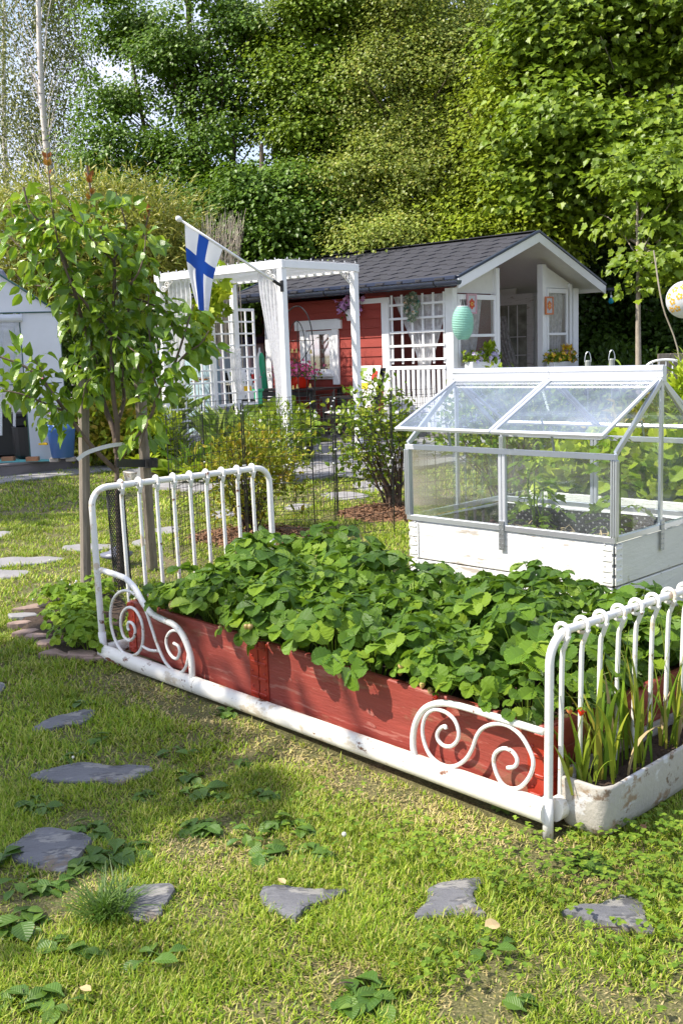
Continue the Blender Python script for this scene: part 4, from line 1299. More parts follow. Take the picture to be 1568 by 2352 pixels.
cf = thing('cold_frame', tuple(GF(GL_ / 2, GWd / 2, .395)), 'small aluminium framed glass greenhouse with its front roof lids propped open on the white planter', 'greenhouse')
ZB, ZE, ZR = .398, .770, 1.085
def bar(p, q, w=.022, t=.022, m='aluminium', up=ZUP, name='frame_bar', parent=cf, bev=.002):
    mb = MB(); mb.bar(p, q, w, t, up, 0, bev)
    return mb.build(name, m, parent)
for j in (0, GWd):
    bar(GF(-.008, j, ZB + .013), GF(GL_ + .008, j, ZB + .013), .02, .026, name='base_rail')
    bar(GF(-.008, j, ZE), GF(GL_ + .008, j, ZE), .022, .026, m='aluminium_white', name='eave_rail')
for i in (0, GL_):
    bar(GF(i, .011, ZB + .015), GF(i, GWd - .011, ZB + .015), .02, .026, name='base_rail')
    for j in (0, GWd):
        mb = MB()
        for k in (-1, 0, 1):
            mb.bar(GF(i, j, ZB + .026) + (GF.a * .011 * k), GF(i, j, ZE - .013) + (GF.a * .011 * k), .0085, .026, GF.b, 0, .002)
        mb.build('corner_post', 'aluminium', cf)
    bar(GF(i, GWd / 2, ZB + .028), GF(i, GWd / 2, ZR), .024, .014, up=GF.a, name='gable_post')
    bar(GF(i, .006, ZE + .014), GF(i, GWd / 2, ZR - .002), .016, .026, name='gable_bar')
    bar(GF(i, GWd - .006, ZE + .014), GF(i, GWd / 2, ZR - .003), .016, .026, name='gable_bar')
mid = GL_ / 2
for j in (0, GWd):
    bar(GF(mid - .011, j, ZB + .026), GF(mid - .011, j, ZE - .013), .018, .02, m='aluminium_white', up=GF.b, name='middle_post')
    bar(GF(mid + .011, j, ZB + .026), GF(mid + .011, j, ZE - .013), .018, .018, m='aluminium_white', up=GF.b, name='middle_post')
# ridge profile, in two lengths
for a, b_ in ((-.012, mid - .001), (mid + .001, GL_ + .012)):
    mb = MB()
    prof = [(-.016, ZR - .01), (-.020, ZR + .012), (-.014, ZR + .016), (-.014, ZR + .036), (-.019, ZR + .040), (-.017, ZR + .058), (.0, ZR + .062), (.02, ZR + .052), (.02, ZR - .01)]
    r0 = [GF(a, GWd / 2 + u_, v) for u_, v in prof]; r1 = [GF(b_, GWd / 2 + u_, v) for u_, v in prof]
    G = np.array([r0 + r0[:1], r1 + r1[:1]]); mb.grid(G); mb.add(r0, [list(range(9))]); mb.add(r1, [list(range(9))[::-1]])
    mb.build('ridge_profile', 'aluminium_white', cf)
# panes
def pane(pts, name='pane', m='glass_pane', parent=cf):
    mb = MB(); mb.add(pts, [list(range(len(pts)))]); return mb.build(name, m, parent)
for j in (.004, GWd - .004):
    for a, b_ in ((.012, mid - .02), (mid + .02, GL_ - .012)):
        pane([GF(a, j, ZB + .024), GF(b_, j, ZB + .024), GF(b_, j, ZE - .01), GF(a, j, ZE - .01)])
for i in (.004, GL_ - .004):
    pane([GF(i, .012, ZB + .026), GF(i, GWd / 2 - .012, ZB + .026), GF(i, GWd / 2 - .012, ZR - .035), GF(i, .012, ZE + .0)])
    pane([GF(i, GWd / 2 + .012, ZB + .026), GF(i, GWd - .012, ZB + .026), GF(i, GWd - .012, ZE), GF(i, GWd / 2 + .012, ZR - .035)])
# roof lids: front pair open, rear pair raised a little
def lid(a, b_, w1, z1, sgn):
    hp = lambda i: GF(i, GWd / 2 - sgn * .02, ZR - .004)
    ep = lambda i: GF(i, w1, z1)
    up = U(np.cross(ep(a) - hp(a), GF.a))
    mb = MB()
    for i in (a + .009, b_ - .009):
        mb.bar(hp(i), ep(i), .018, .014, up, 0, .002)
    mb.bar(hp(a + .018), hp(b_ - .018), .016, .014, up, 0, .002)
    mb.bar(ep(a), ep(b_), .020, .016, up, 0, .002)
    f_ = mb.build('roof_lid', 'aluminium_white', cf)
    pane([hp(a + .015), hp(b_ - .015), ep(b_ - .015), ep(a + .015)], 'lid_pane', 'glass_lid', f_)
    # prop
    pi = a + (b_ - a) * .52
    mb = MB()
    q = hp(pi) * .12 + ep(pi) * .88
    mb.bar(GF(pi, 0 if sgn > 0 else GWd, ZE + .014), q, .016, .003, GF.a, 0)
    mb.build('lid_prop', 'zinc', cf)
for a, b_ in ((.0, mid - .003), (mid + .003, GL_)):
    lid(a, b_, -.085, .868, 1)
    lid(a, b_, GWd + .02, .835, -1)
# steel straps on the boards
for (i, j, up, w_) in ((mid, -.0135, GF.b, .03), (-.0135, GWd / 2, GF.a, .03)):
    mb = MB(); mb.bar(GF(i, j, .305), GF(i, j, .445), w_, .003, up, 0, .001)
    for k in range(6):
        for s_ in (-1, 1):
            tdir = GF.a if up is GF.b else GF.b
            mb.ball(GF(i, j, .315 + k * .022) + tdir * s_ * .008 - up * .002, .0028, 6, 4)
    mb.build('strap', 'zinc', cf)

# tomato plants inside
def tomato(loc, h, seed, label, s_=1.0, nl=16, matn='leaf_tomato'):
    g = np.random.default_rng(seed)
    t = thing('tomato_plant', tuple(loc), label, 'tomato plant')
    lv, st = MB(), MB()
    P = spline([loc + [0, 0, 0], loc + [.01, 0, h * .35], loc + [-.015, .01, h * .7], loc + [.01, 0, h]], 4)
    st.tube(P, .0045, 6)
    st.tube([loc + [.02, .02, 0], loc + [.02, .02, h * .9]], .004, 6)
    for k in range(nl):
        z = h * (.12 + .86 * k / nl)
        base = P[min(len(P) - 1, int(len(P) * z / h))]
        an = k * 2.4 + g.uniform(-.4, .4)
        d = np.array([math.cos(an), math.sin(an), g.uniform(-.1, .5)])
        L = .17 * s_ * g.uniform(.7, 1.15) * (1 - .3 * abs(z / h - .5))
        Q = spline([base, base + d * L * .5 + ZUP * .02, base + d * L + ZUP * -.03], 4)
        st.tube(Q, .0018, 4, caps=False)
        sdv = U(np.cross(d, ZUP))
        for q, f_ in ((.4, .6), (.65, .8), (.85, .9)):
            p = Q[int(q * (len(Q) - 1))]
            for sg in (-1, 1):
                lv.leaves(T_OVATE, [p], [sdv * sg + d * .5 - ZUP * .25], [ZUP + g.normal(size=3) * .25], [.055 * s_ * f_ * g.uniform(.8, 1.2)])
        lv.leaves(T_MAPLE, [Q[-1]], [d - ZUP * .6], [ZUP + g.normal(size=3) * .3], [.07 * s_])
    lv.build('leaves', matn, t); st.build('stem', 'leaf_clover', t, smooth=True)
tomato(GF(.62, .28, .28), .42, 1, 'leafy tomato plant behind the middle post of the glass cold frame')
tomato(GF(.22, .40, .28), .52, 2, 'tall tomato plant on a stake nearest the front corner inside the cold frame', .95, 18)
tomato(GF(.15, .22, .28), .12, 3, 'tiny tomato seedling low inside the cold frame', .6, 7)
tomato(GF(.80, .62, .22), .30, 4, 'tomato plant by the rear panes of the cold frame', .7, 8)

# ------------------------------------------------------------------ concrete trough with gladiolus leaves
tr = thing('concrete_trough', tuple(Z(1390, 1905)), 'stained pale concrete trough with rounded corners at the foot of the bed frame', 'trough')
A0 = Z(1292, 1879)[:2]; 
ta = U(Z(1568, 1707, .135)[:2] - Z(1392, 1808, .135)[:2])     # long way
tb = np.array([-ta[1], ta[0]])                                   # short way, towards the bed
C0 = Z(1392, 1940)[:2]
wid, lng = .155, .80
TF = frame2(C0, ta, tb)
def rrect(inset, z, n=7, rad=.036):
    pts = []
    rad = max(.008, rad - inset * .6)
    for cx, cy, a0 in ((lng - inset - rad, inset + rad, -math.pi / 2), (lng - inset - rad, wid - inset - rad, 0), (inset + rad, wid - inset - rad, math.pi / 2), (inset + rad, inset + rad, math.pi)):
        for t in np.linspace(0, math.pi / 2, n):
            pts.append(TF(cx + rad * math.cos(a0 + t), cy + rad * math.sin(a0 + t), z))
    return np.array(pts)
mb = MB()
rings = [rrect(.022, .004), rrect(.010, .012), rrect(.004, .03), rrect(.0, .06), rrect(-.004, .138), rrect(-.002, .145), rrect(.005, .146), rrect(.009, .142), rrect(.011, .10), rrect(.014, .06)]
G = np.array(rings); G = np.concatenate([G, G[:, :1]], 1)
G = G + RG.normal(size=G.shape) * .0006
G[:, -1] = G[:, 0]
mb.grid(G); mb.add(rings[0], [list(range(len(rings[0])))])
mb.build('basin', 'concrete', tr, smooth=True)
mb = MB()
Gs = np.array([[TF(i, j, .108 + RG.uniform(0, .012)) for j in np.linspace(.014, wid - .014, 12)] for i in np.linspace(.014, lng - .014, 44)])
mb.grid(Gs); mb.build('soil', 'soil', tr)
def glad(i, j, n, h, seed, label, lean=.25):
    g = np.random.default_rng(seed)
    p0_ = TF(i, j, .11)
    mb = MB()
    for k in range(int(n * 1.5)):
        p = p0_ + np.array([*(ta * g.normal() * .022 + tb * g.normal() * .016), 0])
        an = g.uniform(0, 6.28)
        L = h * g.uniform(.35, 1.3)
        tilt = g.uniform(.02, lean)
        d = np.array([math.cos(an), math.sin(an), 0])
        side_ = U(np.cross(d, ZUP) + d * g.uniform(-.8, .8))
        w = .0068 * g.uniform(.6, 1.2)
        rows = []
        curl = g.uniform(0, .35) if g.uniform() < .7 else g.uniform(.5, 1.1)
        for t in np.linspace(0, 1, 9):
            c = p + d * (.008 + L * (tilt * t + curl * t ** 3 * .5)) + ZUP * (L * (t - .35 * curl * t ** 3)) + np.array([g.normal() * .0, 0, 0])
            ww = w * (.55 + .9 * t if t < .5 else 1.0) * (1 - max(0, t - .55) / .45) + .0004
            rows.append([c - side_ * ww, c + np.cross(side_, ZUP) * ww * .3, c + side_ * ww])
        mb.grid(np.array(rows), 0 if g.uniform() > .1 else 1)
    tag(mb.build('gladiolus', ['leaf_blade', 'straw'], smooth=True), label, 'gladiolus', 'sword leaved gladiolus clumps in the concrete trough')
for a_ in [(.035, .085, 5, .13, 1, 'short low gladiolus tuft nearest the rounded corner of the trough', .4), (.08, .13, 8, .24, 2, 'gladiolus clump beside the third foot bar', .3), (.135, .075, 12, .34, 3, 'tallest gladiolus clump, near the front of the trough', .22),
           (.20, .12, 10, .28, 4, 'gladiolus clump just behind the tallest one', .28), (.27, .07, 12, .30, 5, 'dense gladiolus clump in the middle of the visible trough', .25), (.36, .12, 9, .26, 6, 'gladiolus clump with yellowed tips behind the dense one', .3),
           (.45, .07, 12, .32, 7, 'gladiolus clump cut by the right edge of the view', .25), (.57, .11, 9, .3, 8, 'gladiolus clump at the hidden far end of the trough', .25)]:
    glad(*a_)

# ------------------------------------------------------------------ cottage
hs = thing('red_cottage', tuple(HF(2.2, 2.0, 0)), 'small red cottage with white trim, dark shingled gable roof and a lace curtained porch', 'cottage')
WB = .30                                   # long wall plane
WA0, WA1 = 1.42, 3.82                      # red room
def hbox(a0, a1, b0, b1, z0, z1, m, name, parent=hs, bev=.0):
    mb = MB(); mb.box(HF((a0 + a1) / 2, (b0 + b1) / 2, (z0 + z1) / 2), HF.a * (a1 - a0) / 2, HF.b * (b1 - b0) / 2, ZUP * (z1 - z0) / 2, 0, bev)
    return mb.build(name, m, parent)
# siding: overlapping boards with a real step
mb = MB()
zz = .10
while zz < 2.02:
    h = min(.135, 2.03 - zz)
    P = [HF(WA0, WB + .004, zz), HF(WA1, WB + .004, zz), HF(WA1, WB + .004 - .0, zz + .006), HF(WA0, WB + .004, zz + .006)]
    mb.add([HF(WA0, WB - .016, zz), HF(WA1, WB - .016, zz), HF(WA1, WB - .002, zz + h), HF(WA0, WB - .002, zz + h), HF(WA0, WB + .01, zz), HF(WA1, WB + .01, zz), HF(WA1, WB + .01, zz + h), HF(WA0, WB + .01, zz + h)],
           [(0, 1, 2, 3), (4, 5, 1, 0), (3, 2, 6, 7)])
    zz += h
wall = mb.build('wall', 'red_wall', hs)
def gable_poly(a, b0, b1, z0, name, m, thick=.05, under=.05):
    zt = lambda b: 2.07 + (2.0 - abs(b - 2.0)) * .34 - under
    pts = [(b0, z0), (b1, z0), (b1, zt(b1)), (2.0, zt(2.0)), (b0, zt(b0))]
    mb = MB()
    V = [HF(a, b, z) for b, z in pts] + [HF(a + thick, b, z) for b, z in pts]
    mb.add(V, [(0, 1, 2, 3, 4), (9, 8, 7, 6, 5)] + [(i, i + 5, (i + 1) % 5 + 5, (i + 1) % 5) for i in range(5)])
    return mb.build(name, m, hs)
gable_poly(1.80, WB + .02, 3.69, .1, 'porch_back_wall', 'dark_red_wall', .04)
gable_poly(WA1 - .03, WB + .02, 3.72, .1, 'rear_wall', 'red_wall', .03)
hbox(WA0, WA1, 3.70, 3.74, .1, 2.05, 'red_wall', 'wall')
hbox(.26, WA1, WB, 3.74, .0, .10, 'deck_board', 'floor')
# roof
ridge_z, eave_z = 2.83, 2.15
AL, AR = -.02, 4.34
def roof_side(s_):
    n = 9
    mb = MB()
    e0, e1 = (2.0, ridge_z), (2.0 - s_ * 2.03, eave_z - .01)
    nrm = U(np.array([-s_ * (e0[1] - e1[1]), abs(e0[0] - e1[0])]))
    for k in range(n):                      # lapped courses with a wavy lower edge
        t0, t1 = k / n, (k + 1.12) / n
        m_ = 70
        aa = np.linspace(AL, AR, m_)
        up_ = [HF(a, e0[0] + (e1[0] - e0[0]) * t0 + 0, e0[1] + (e1[1] - e0[1]) * t0 + .030) for a in aa]
        wav = np.array([.020 * (1 if int(a / .165 + k * .5) % 2 else -1) for a in aa])
        t1v = np.minimum(1.02, t1 + wav)
        lo_ = [HF(a, e0[0] + (e1[0] - e0[0]) * t, e0[1] + (e1[1] - e0[1]) * t + .030 + .014) for a, t in zip(aa, t1v)]
        lo2 = [HF(a, e0[0] + (e1[0] - e0[0]) * t, e0[1] + (e1[1] - e0[1]) * t + .020) for a, t in zip(aa, t1v)]
        G = np.array([up_, lo_, lo2])
        mb.grid(G if s_ > 0 else G[::-1])
    return mb.build('roof', 'roof_shingle', hs)
roof_side(1); roof_side(-1)
for s_ in (1, -1):
    mb = MB()                               # white soffit and rafters' underside
    b1_ = 2.0 - s_ * 2.0
    V = [HF(AL + .03, 2.0, ridge_z - .01), HF(AR - .03, 2.0, ridge_z - .01), HF(AR - .03, b1_, eave_z - .04), HF(AL + .03, b1_, eave_z - .04)]
    V += [v + ZUP * .035 for v in V]
    mb.add(V, [(0, 1, 2, 3), (7, 6, 5, 4), (0, 4, 5, 1), (2, 6, 7, 3), (3, 7, 4, 0), (1, 5, 6, 2)])
    mb.build('soffit', 'white_paint', hs)
    for a in (AL - .005, AR):               # barge boards
        mb = MB()
        p, q = HF(a, 2.0, ridge_z - .045), HF(a, 2.0 - s_ * 2.02, eave_z - .065)
        hh = .065
        V = [p + ZUP * hh, q + ZUP * hh, q - ZUP * hh, p - ZUP * hh]
        V += [v - HF.a * .024 for v in V]
        mb.add(V, [(0, 1, 2, 3), (7, 6, 5, 4), (0, 4, 5, 1), (2, 6, 7, 3), (1, 5, 6, 2), (0, 3, 7, 4)])
        mb.build('barge_board', 'white_paint', hs)
        mb = MB(); mb.bar(p + ZUP * (hh + .022) - HF.a * .012, q + ZUP * (hh + .022) - HF.a * .012, .05, .032, ZUP, 0, .003); mb.build('roof_edge', 'roof_edge', hs)
    mb = MB()
    mb.bar(HF(AL + .02, 2.0 - s_ * 2.0, eave_z - .055), HF(AR, 2.0 - s_ * 2.0, eave_z - .055), .02, .075, ZUP); mb.build('fascia', 'white_paint' if s_ < 0 else 'roof_edge', hs)
    mb = MB()
    mb.bar(HF(AL + .0, 2.0 - s_ * 2.035, eave_z + .018), HF(AR, 2.0 - s_ * 2.035, eave_z + .018), .035, .05, ZUP, 0, .004); mb.build('roof_edge', 'roof_edge', hs)
    # half-round gutter
    mb = MB()
    an = np.linspace(math.pi, 2 * math.pi, 10)
    rows = []
    bc = 2.0 - s_ * 2.105
    for a in (AL - .17 if s_ < 0 else AL - .10, AR + .08):
        rows.append([HF(a, bc + .058 * math.cos(t), eave_z - .03 + .058 * math.sin(t)) for t in an] + [HF(a, bc + .052 * math.cos(t), eave_z - .03 + .052 * math.sin(t)) for t in an[::-1]])
    G = np.array(rows); mb.grid(G)
    for r_ in rows:
        mb.add(r_[:10], [list(range(10))])
    g_ = mb.build('gutter', 'gutter_metal', hs, smooth=False)
    if s_ > 0:
        for a in (.25, 1.35, 2.2, 3.0, 3.8):
            mb = MB(); mb.tube([HF(a, bc + .062 * math.cos(t), eave_z - .03 + .062 * math.sin(t)) for t in np.linspace(math.pi * .95, 1.85 * math.pi, 9)] + [HF(a, WB - .01, eave_z - .075)], .008, 6)
            mb.build('gutter_bracket', 'black_metal', g_)
mb = MB(); mb.bar(HF(AL, 2.0, ridge_z + .045), HF(AR, 2.0, ridge_z + .045), .16, .012, ZUP, 0, .004); mb.build('ridge_cap', 'roof_shingle', hs)
# corner boards
hbox(1.37, 1.50, WB - .03, WB + .02, .05, 1.97, 'white_paint', 'corner_board', bev=.004)
hbox(3.76, 3.88, WB - .03, WB + .02, .05, 2.03, 'white_paint', 'corner_board', bev=.004)
hbox(1.36, 2.10, WB - .028, WB - .004, 1.93, 2.0, 'white_paint', 'top_board', bev=.003)
# window in the red wall: a 2.35..3.15
wf = hbox(2.33, 2.45, WB - .045, WB - .008, .78, 1.60, 'white_paint', 'window_casing', bev=.003)
win = thing('tmp', (0, 0, 0), 'x', 'x') if False else None
def wpart(a0, a1, z0, z1, name, m='white_paint', d0=.045, d1=.008, parent=wf):
    return hbox(a0, a1, WB - d0, WB - d1, z0, z1, m, name, parent, .003)
wpart(2.99, 3.11, .78, 1.60, 'window_casing', parent=hs)
wpart(2.26, 3.20, 1.60, 1.73, 'window_head', d0=.055, parent=hs)
wpart(2.30, 3.16, 1.73, 1.745, 'window_head', d0=.065, parent=hs)
wpart(2.45, 2.99, .86, .93, 'window_casing', parent=hs)
sash = wpart(2.455, 2.52, .95, 1.585, 'window_sash', d0=.030, parent=hs)
for q in ((2.92, 2.985, .95, 1.585), (2.522, 2.918, 1.53, 1.585), (2.522, 2.918, .95, 1.01)):
    wpart(*q, 'sash_bar', d0=.030, parent=sash)
wpart(2.43, 3.01, .90, .95, 'window_sill', d0=.085, parent=hs)
mb = MB(); mb.add([HF(2.52, WB - .020, 1.01), HF(2.92, WB - .020, 1.01), HF(2.92, WB - .020, 1.53), HF(2.52, WB - .020, 1.53)], [(0, 1, 2, 3)]); mb.build('window_pane', 'window_glass', sash)
mb = MB(); G = np.array([[HF(a, WB - .006 + .004 * math.sin(a * 70), z) for a in np.linspace(2.51, 2.93, 50)] for z in (1.0, 1.54)]); mb.grid(G); mb.build('roller_blind', 'inside_wall', sash)
# porch
def post(a, b, z0, z1, w=.10, d=.10, name='porch_post', m='white_paint'):
    return hbox(a - d / 2, a + d / 2, b - w / 2, b + w / 2, z0, z1, m, name, hs, .004)
GA = .33
post(GA, WB + .04, .1, 2.06, .11, .13)
post(GA, 1.42, .1, 2.36, .09)
post(GA, 2.70, .1, 2.46, .11)
post(GA, 3.50, .1, 2.19, .07)
post(GA, 3.66, .1, 2.13, .16)
hbox(GA - .04, GA + .04, WB, 3.74, 1.0, 1.06, 'white_paint', 'porch_rail', bev=.004) if False else None
hbox(GA - .03, GA + .03, 2.76, 3.46, .1, .95, 'white_paint', 'porch_panel')
hbox(GA - .03, GA + .03, .40, 1.37, .1, .95, 'white_paint', 'porch_panel')
hbox(GA - .02, GA + .02, 2.76, 3.46, 2.12, 2.16, 'white_paint', 'porch_top_rail')
gp = MB()
gp.add([HF(GA, 2.75, 2.16), HF(GA, 3.6, 2.16), HF(GA, 3.6, 2.19), HF(GA, 2.75, 2.46)], [(0, 1, 2, 3)]); gp.build('gable_panel', 'white_paint', hs)
gp = MB(); gp.add([HF(GA, .4, 2.0), HF(GA, 1.38, 2.0), HF(GA, 1.38, 2.36), HF(GA, .4, 2.06)], [(0, 1, 2, 3)]); gp.build('gable_panel', 'inside_wall', hs)
def sashset(b0, b1, z0, z1, zm):
    s_ = hbox(GA - .055, GA - .02, b0, b0 + .05, z0, z1, 'white_paint', 'porch_window', bev=.003)
    hbox(GA - .055, GA - .02, b1 - .05, b1, z0, z1, 'white_paint', 'sash_bar', s_, .003)
    for za, zb in ((z1 - .07, z1), (z0, z0 + .05), (zm - .02, zm + .02)):
        hbox(GA - .055, GA - .02, b0 + .052, b1 - .052, za, zb, 'white_paint', 'sash_bar', s_, .003)
    mb = MB(); mb.add([HF(GA - .035, b0 + .04, z0), HF(GA - .035, b1 - .04, z0), HF(GA - .035, b1 - .04, z1), HF(GA - .035, b0 + .04, z1)], [(0, 1, 2, 3)])
    mb.build('pane', 'window_glass', s_)
sashset(2.77, 3.40, .96, 2.11, 1.42)
sashset(.42, 1.36, .96, 1.98, 1.42)
# back door inside the porch
hbox(.40, WA0, 3.70, 3.73, .1, 2.06, 'inside_wall', 'porch_side_wall')
hbox(WA0 - .02, 1.79, 3.665, 3.695, .1, 2.2, 'inside_wall', 'porch_side_wall')
door = hbox(1.05, 1.77, 3.61, 3.66, .1, 2.10, 'white_board', 'door', bev=.004)
mb = MB(); mb.add([HF(1.15, 3.604, .75), HF(1.66, 3.604, .75), HF(1.66, 3.604, 1.93), HF(1.15, 3.604, 1.93)], [(0, 1, 2, 3)]); mb.build('door_glass', 'door_glass', door)
for aa in (1.32, 1.49):
    hbox(aa, aa + .012, 3.594, 3.602, .76, 1.92, 'white_paint', 'glazing_bar', door)
for z in (1.1, 1.4):
    hbox(1.16, 1.65, 3.590, 3.5935, z, z + .012, 'white_paint', 'glazing_bar', door)
# side lattice and balustrade of the porch: a .40..1.34
lt = hbox(.39, 1.36, WB - .035, WB + .0, .98, 1.03, 'white_paint', 'porch_rail', bev=.003)
for k, z in enumerate((1.88, 1.69, 1.50, 1.31, 1.12)):
    hbox(.395, 1.355, WB - .032, WB - .012, z - .016, z + .016, 'white_paint', 'lattice_bar', lt, .002)
for k in range(6):
    a = .42 + k * .181
    hbox(a - .016, a + .016, WB - .010, WB + .008, 1.06, 2.02, 'white_paint', 'lattice_bar', lt, .002)
for k in range(11):
    a = .425 + k * .088
    hbox(a - .024, a + .024, WB - .03, WB - .008, .14, .975, 'white_paint', 'baluster', lt, .003)
hbox(.40, 1.35, WB + .03, WB + .06, .1, .60, 'white_paint', 'porch_panel')

# curtains
def curtain(rows, nrm, label, folds=7, amp=.018, m='curtain', name='lace_curtain', parent=None, part=False):
    """rows: list of (left point, right point) from top to bottom"""
    mb = MB()
    R_ = []
    L0 = np.array([r_[0] for r_ in rows]); R0 = np.array([r_[1] for r_ in rows])
    L0, R0 = spline(L0, 6), spline(R0, 6)
    t = np.linspace(0, 1, folds * 8 + 1)
    wmax = max(np.linalg.norm(R0 - L0, axis=1))
    ph = np.sin(t * 5) * .8
    G = []
    for k in range(len(L0)):
        w = np.linalg.norm(R0[k] - L0[k])
        A = amp * (.6 + .9 * (1 - w / wmax))
        G.append(L0[k] + (R0[k] - L0[k]) * t[:, None] + np.asarray(nrm) * (A * np.sin(t * folds * 6.283 + ph + .03 * k))[:, None])
    mb.grid(np.array(G))
    o = mb.build(name, m, parent, smooth=True)
    if parent is None:
        tag(o, label, 'curtain')
    return o
curtain([(HF(1.33, WB + .05, 2.0), HF(.40, WB + .05, 2.0)), (HF(1.22, WB + .05, 1.75), HF(.44, WB + .05, 1.75)), (HF(1.0, WB + .05, 1.3), HF(.58, WB + .05, 1.3)), (HF(.92, WB + .05, 1.02), HF(.70, WB + .05, 1.02)), (HF(.94, WB + .05, .5), HF(.68, WB + .05, .5))], HF.b, 'long lace curtain gathered to a point behind the white porch lattice', 8)
curtain([(HF(GA + .02, .45, 1.97), HF(GA + .02, 1.1, 1.97)), (HF(GA + .02, .43, 1.4), HF(GA + .02, .98, 1.4)), (HF(GA + .02, .42, .96), HF(GA + .02, .85, .96))], HF.a, 'lace curtain in the porch window left of the open doorway', 6)
curtain([(HF(GA + .02, 2.8, 2.10), HF(GA + .02, 3.36, 2.10)), (HF(GA + .02, 2.8, 1.45), HF(GA + .02, 3.3, 1.45)), (HF(GA + .02, 2.82, .96), HF(GA + .02, 3.22, .96))], HF.a, 'lace curtain in the porch window right of the open doorway', 6)
curtain([(HF(1.70, 3.54, 1.75), HF(1.50, 3.54, 1.75)), (HF(1.68, 3.54, 1.35), HF(1.40, 3.54, 1.3)), (HF(1.52, 3.54, .8), HF(1.20, 3.54, .75))], HF.b, 'thin curtain hanging at the inner glazed door of the cottage', 5, m='curtain_thin')
# paper lantern on the porch corner
def hang(mb, p, q, r_=.0022, mi=0):
    mb.tube([p, q], r_, 5, mi)
LP = PL(1062, 742, HF(-.06, 0)[:2], HF.a[:2])
ln = thing('paper_lantern', tuple(LP - ZUP * .21), 'tall mint green paper lantern hanging at the porch corner from the gutter', 'paper lantern')
mb = MB()
prof = []
for z in np.linspace(-1, 1, 90):
    rr = (.140 - .075 * abs(z) ** 2.6) + .0045 * math.sin(z * 62)
    prof.append((rr, z * .215))
mb.lathe(LP, prof, 28)
mb.build('shade', 'green_paper', ln, smooth=True)
mb = MB(); mb.tube([LP + ZUP * .215 + np.array([math.cos(a), math.sin(a), 0]) * .066 for a in np.arange(20) * .314], .004, 5, closed=True); mb.build('top_ring', 'white_paint', ln)
mb = MB(); top = PL(1060, 676, HF(-.06, 0)[:2], HF.a[:2])
for sg in (-1, 1):
    hang(mb, LP + ZUP * .215 + HF.b * .05 * sg, top)
mb.build('string', 'white_paint', ln)
# framed flower pictures
def flowerpic(b, z, fm, fl, lab):
    t = thing('framed_picture', tuple(HF(GA - .075, b, z - .12)), lab, 'picture', 'framed flower pictures at the porch')
    c = HF(GA - .062, b, z)
    mb = MB(); mb.box(c - HF.a * .006, HF.b * .095, HF.a * .005, ZUP * .12); mb.build('backing', 'white_paper', t)
    mb = MB()
    for (du, dz, hu, hz_) in ((-.10, 0, .012, .135), (.10, 0, .012, .135), (0, .124, .088, .011), (0, -.124, .088, .011)):
        mb.box(c - HF.a * .010 + HF.b * du + ZUP * dz, HF.b * hu, HF.a * .012, ZUP * hz_, 0, .002)
    mb.build('frame', fm, t)
    mb = MB()
    for k in range(6):
        an = k * math.pi / 3 + math.pi / 2
        cc = c - HF.a * .013 + (HF.b * math.cos(an) + ZUP * math.sin(an) * 1.15) * .042
        mb.add([cc + (HF.b * math.cos(q) + ZUP * math.sin(q)) * .026 - HF.a * .0004 * k for q in np.arange(12) * math.pi / 6], [list(range(12))])
    f_ = mb.build('painted_flower', fl, t)
    mb = MB(); mb.add([c - HF.a * .017 + (HF.b * math.cos(q) + ZUP * math.sin(q)) * .026 for q in np.arange(12) * math.pi / 6], [list(range(12))]); mb.build('flower_heart', 'yellow_paint', f_)
    mb = MB(); mb.add([c - HF.a * .019 + (HF.b * math.cos(q) + ZUP * math.sin(q)) * .013 for q in np.arange(12) * math.pi / 6], [list(range(12))]); mb.build('flower_eye', 'cushion_red', f_)
p_ = PL(1081, 698, HF(GA - .06, 0)[:2], HF.a[:2]); q_ = (p_ - HF(GA, 0)) @ HF.b
flowerpic(q_, p_[2], 'pink_wood', 'red_flower_paint', 'pink framed picture of a red flower in the porch window behind the green lantern')
p_ = PL(1259, 702, HF(GA - .06, 0)[:2], HF.a[:2]); q_ = (p_ - HF(GA, 0)) @ HF.b
flowerpic(q_, p_[2], 'orange_wood', 'orange_paint', 'orange framed picture of an orange flower in the right porch window')
# wreath on the lattice
wc = PL(947, 703, HF(0, WB - .06)[:2], HF.b[:2])
wr = thing('wreath', tuple(wc - ZUP * .17), 'dried wreath of green leaves and orange flowers hung on the porch lattice', 'wreath')
mb = MB(); n = 420
an = rnd(n, 0, 6.283); rr = .10 + rnd(n, -.035, .045)
P = wc + (np.cos(an) * rr * .85)[:, None] * HF.a + (np.sin(an) * rr * 1.35 - .01)[:, None] * ZUP - HF.b * rnd(n, 0, .05)[:, None]
mb.leaves(T_OVATE, P, rdir(n), rdir(n), rnd(n, .03, .06)); mb.build('foliage', 'dry_leaf', wr)
mb = MB(); an = np.arange(7) * .9 + .3
flowerparts(wr, 'petal_cream', [wc + HF.a * math.cos(a) * .085 + ZUP * math.sin(a) * .13 - HF.b * .05 for a in an], .03, -HF.b, 6, .3)
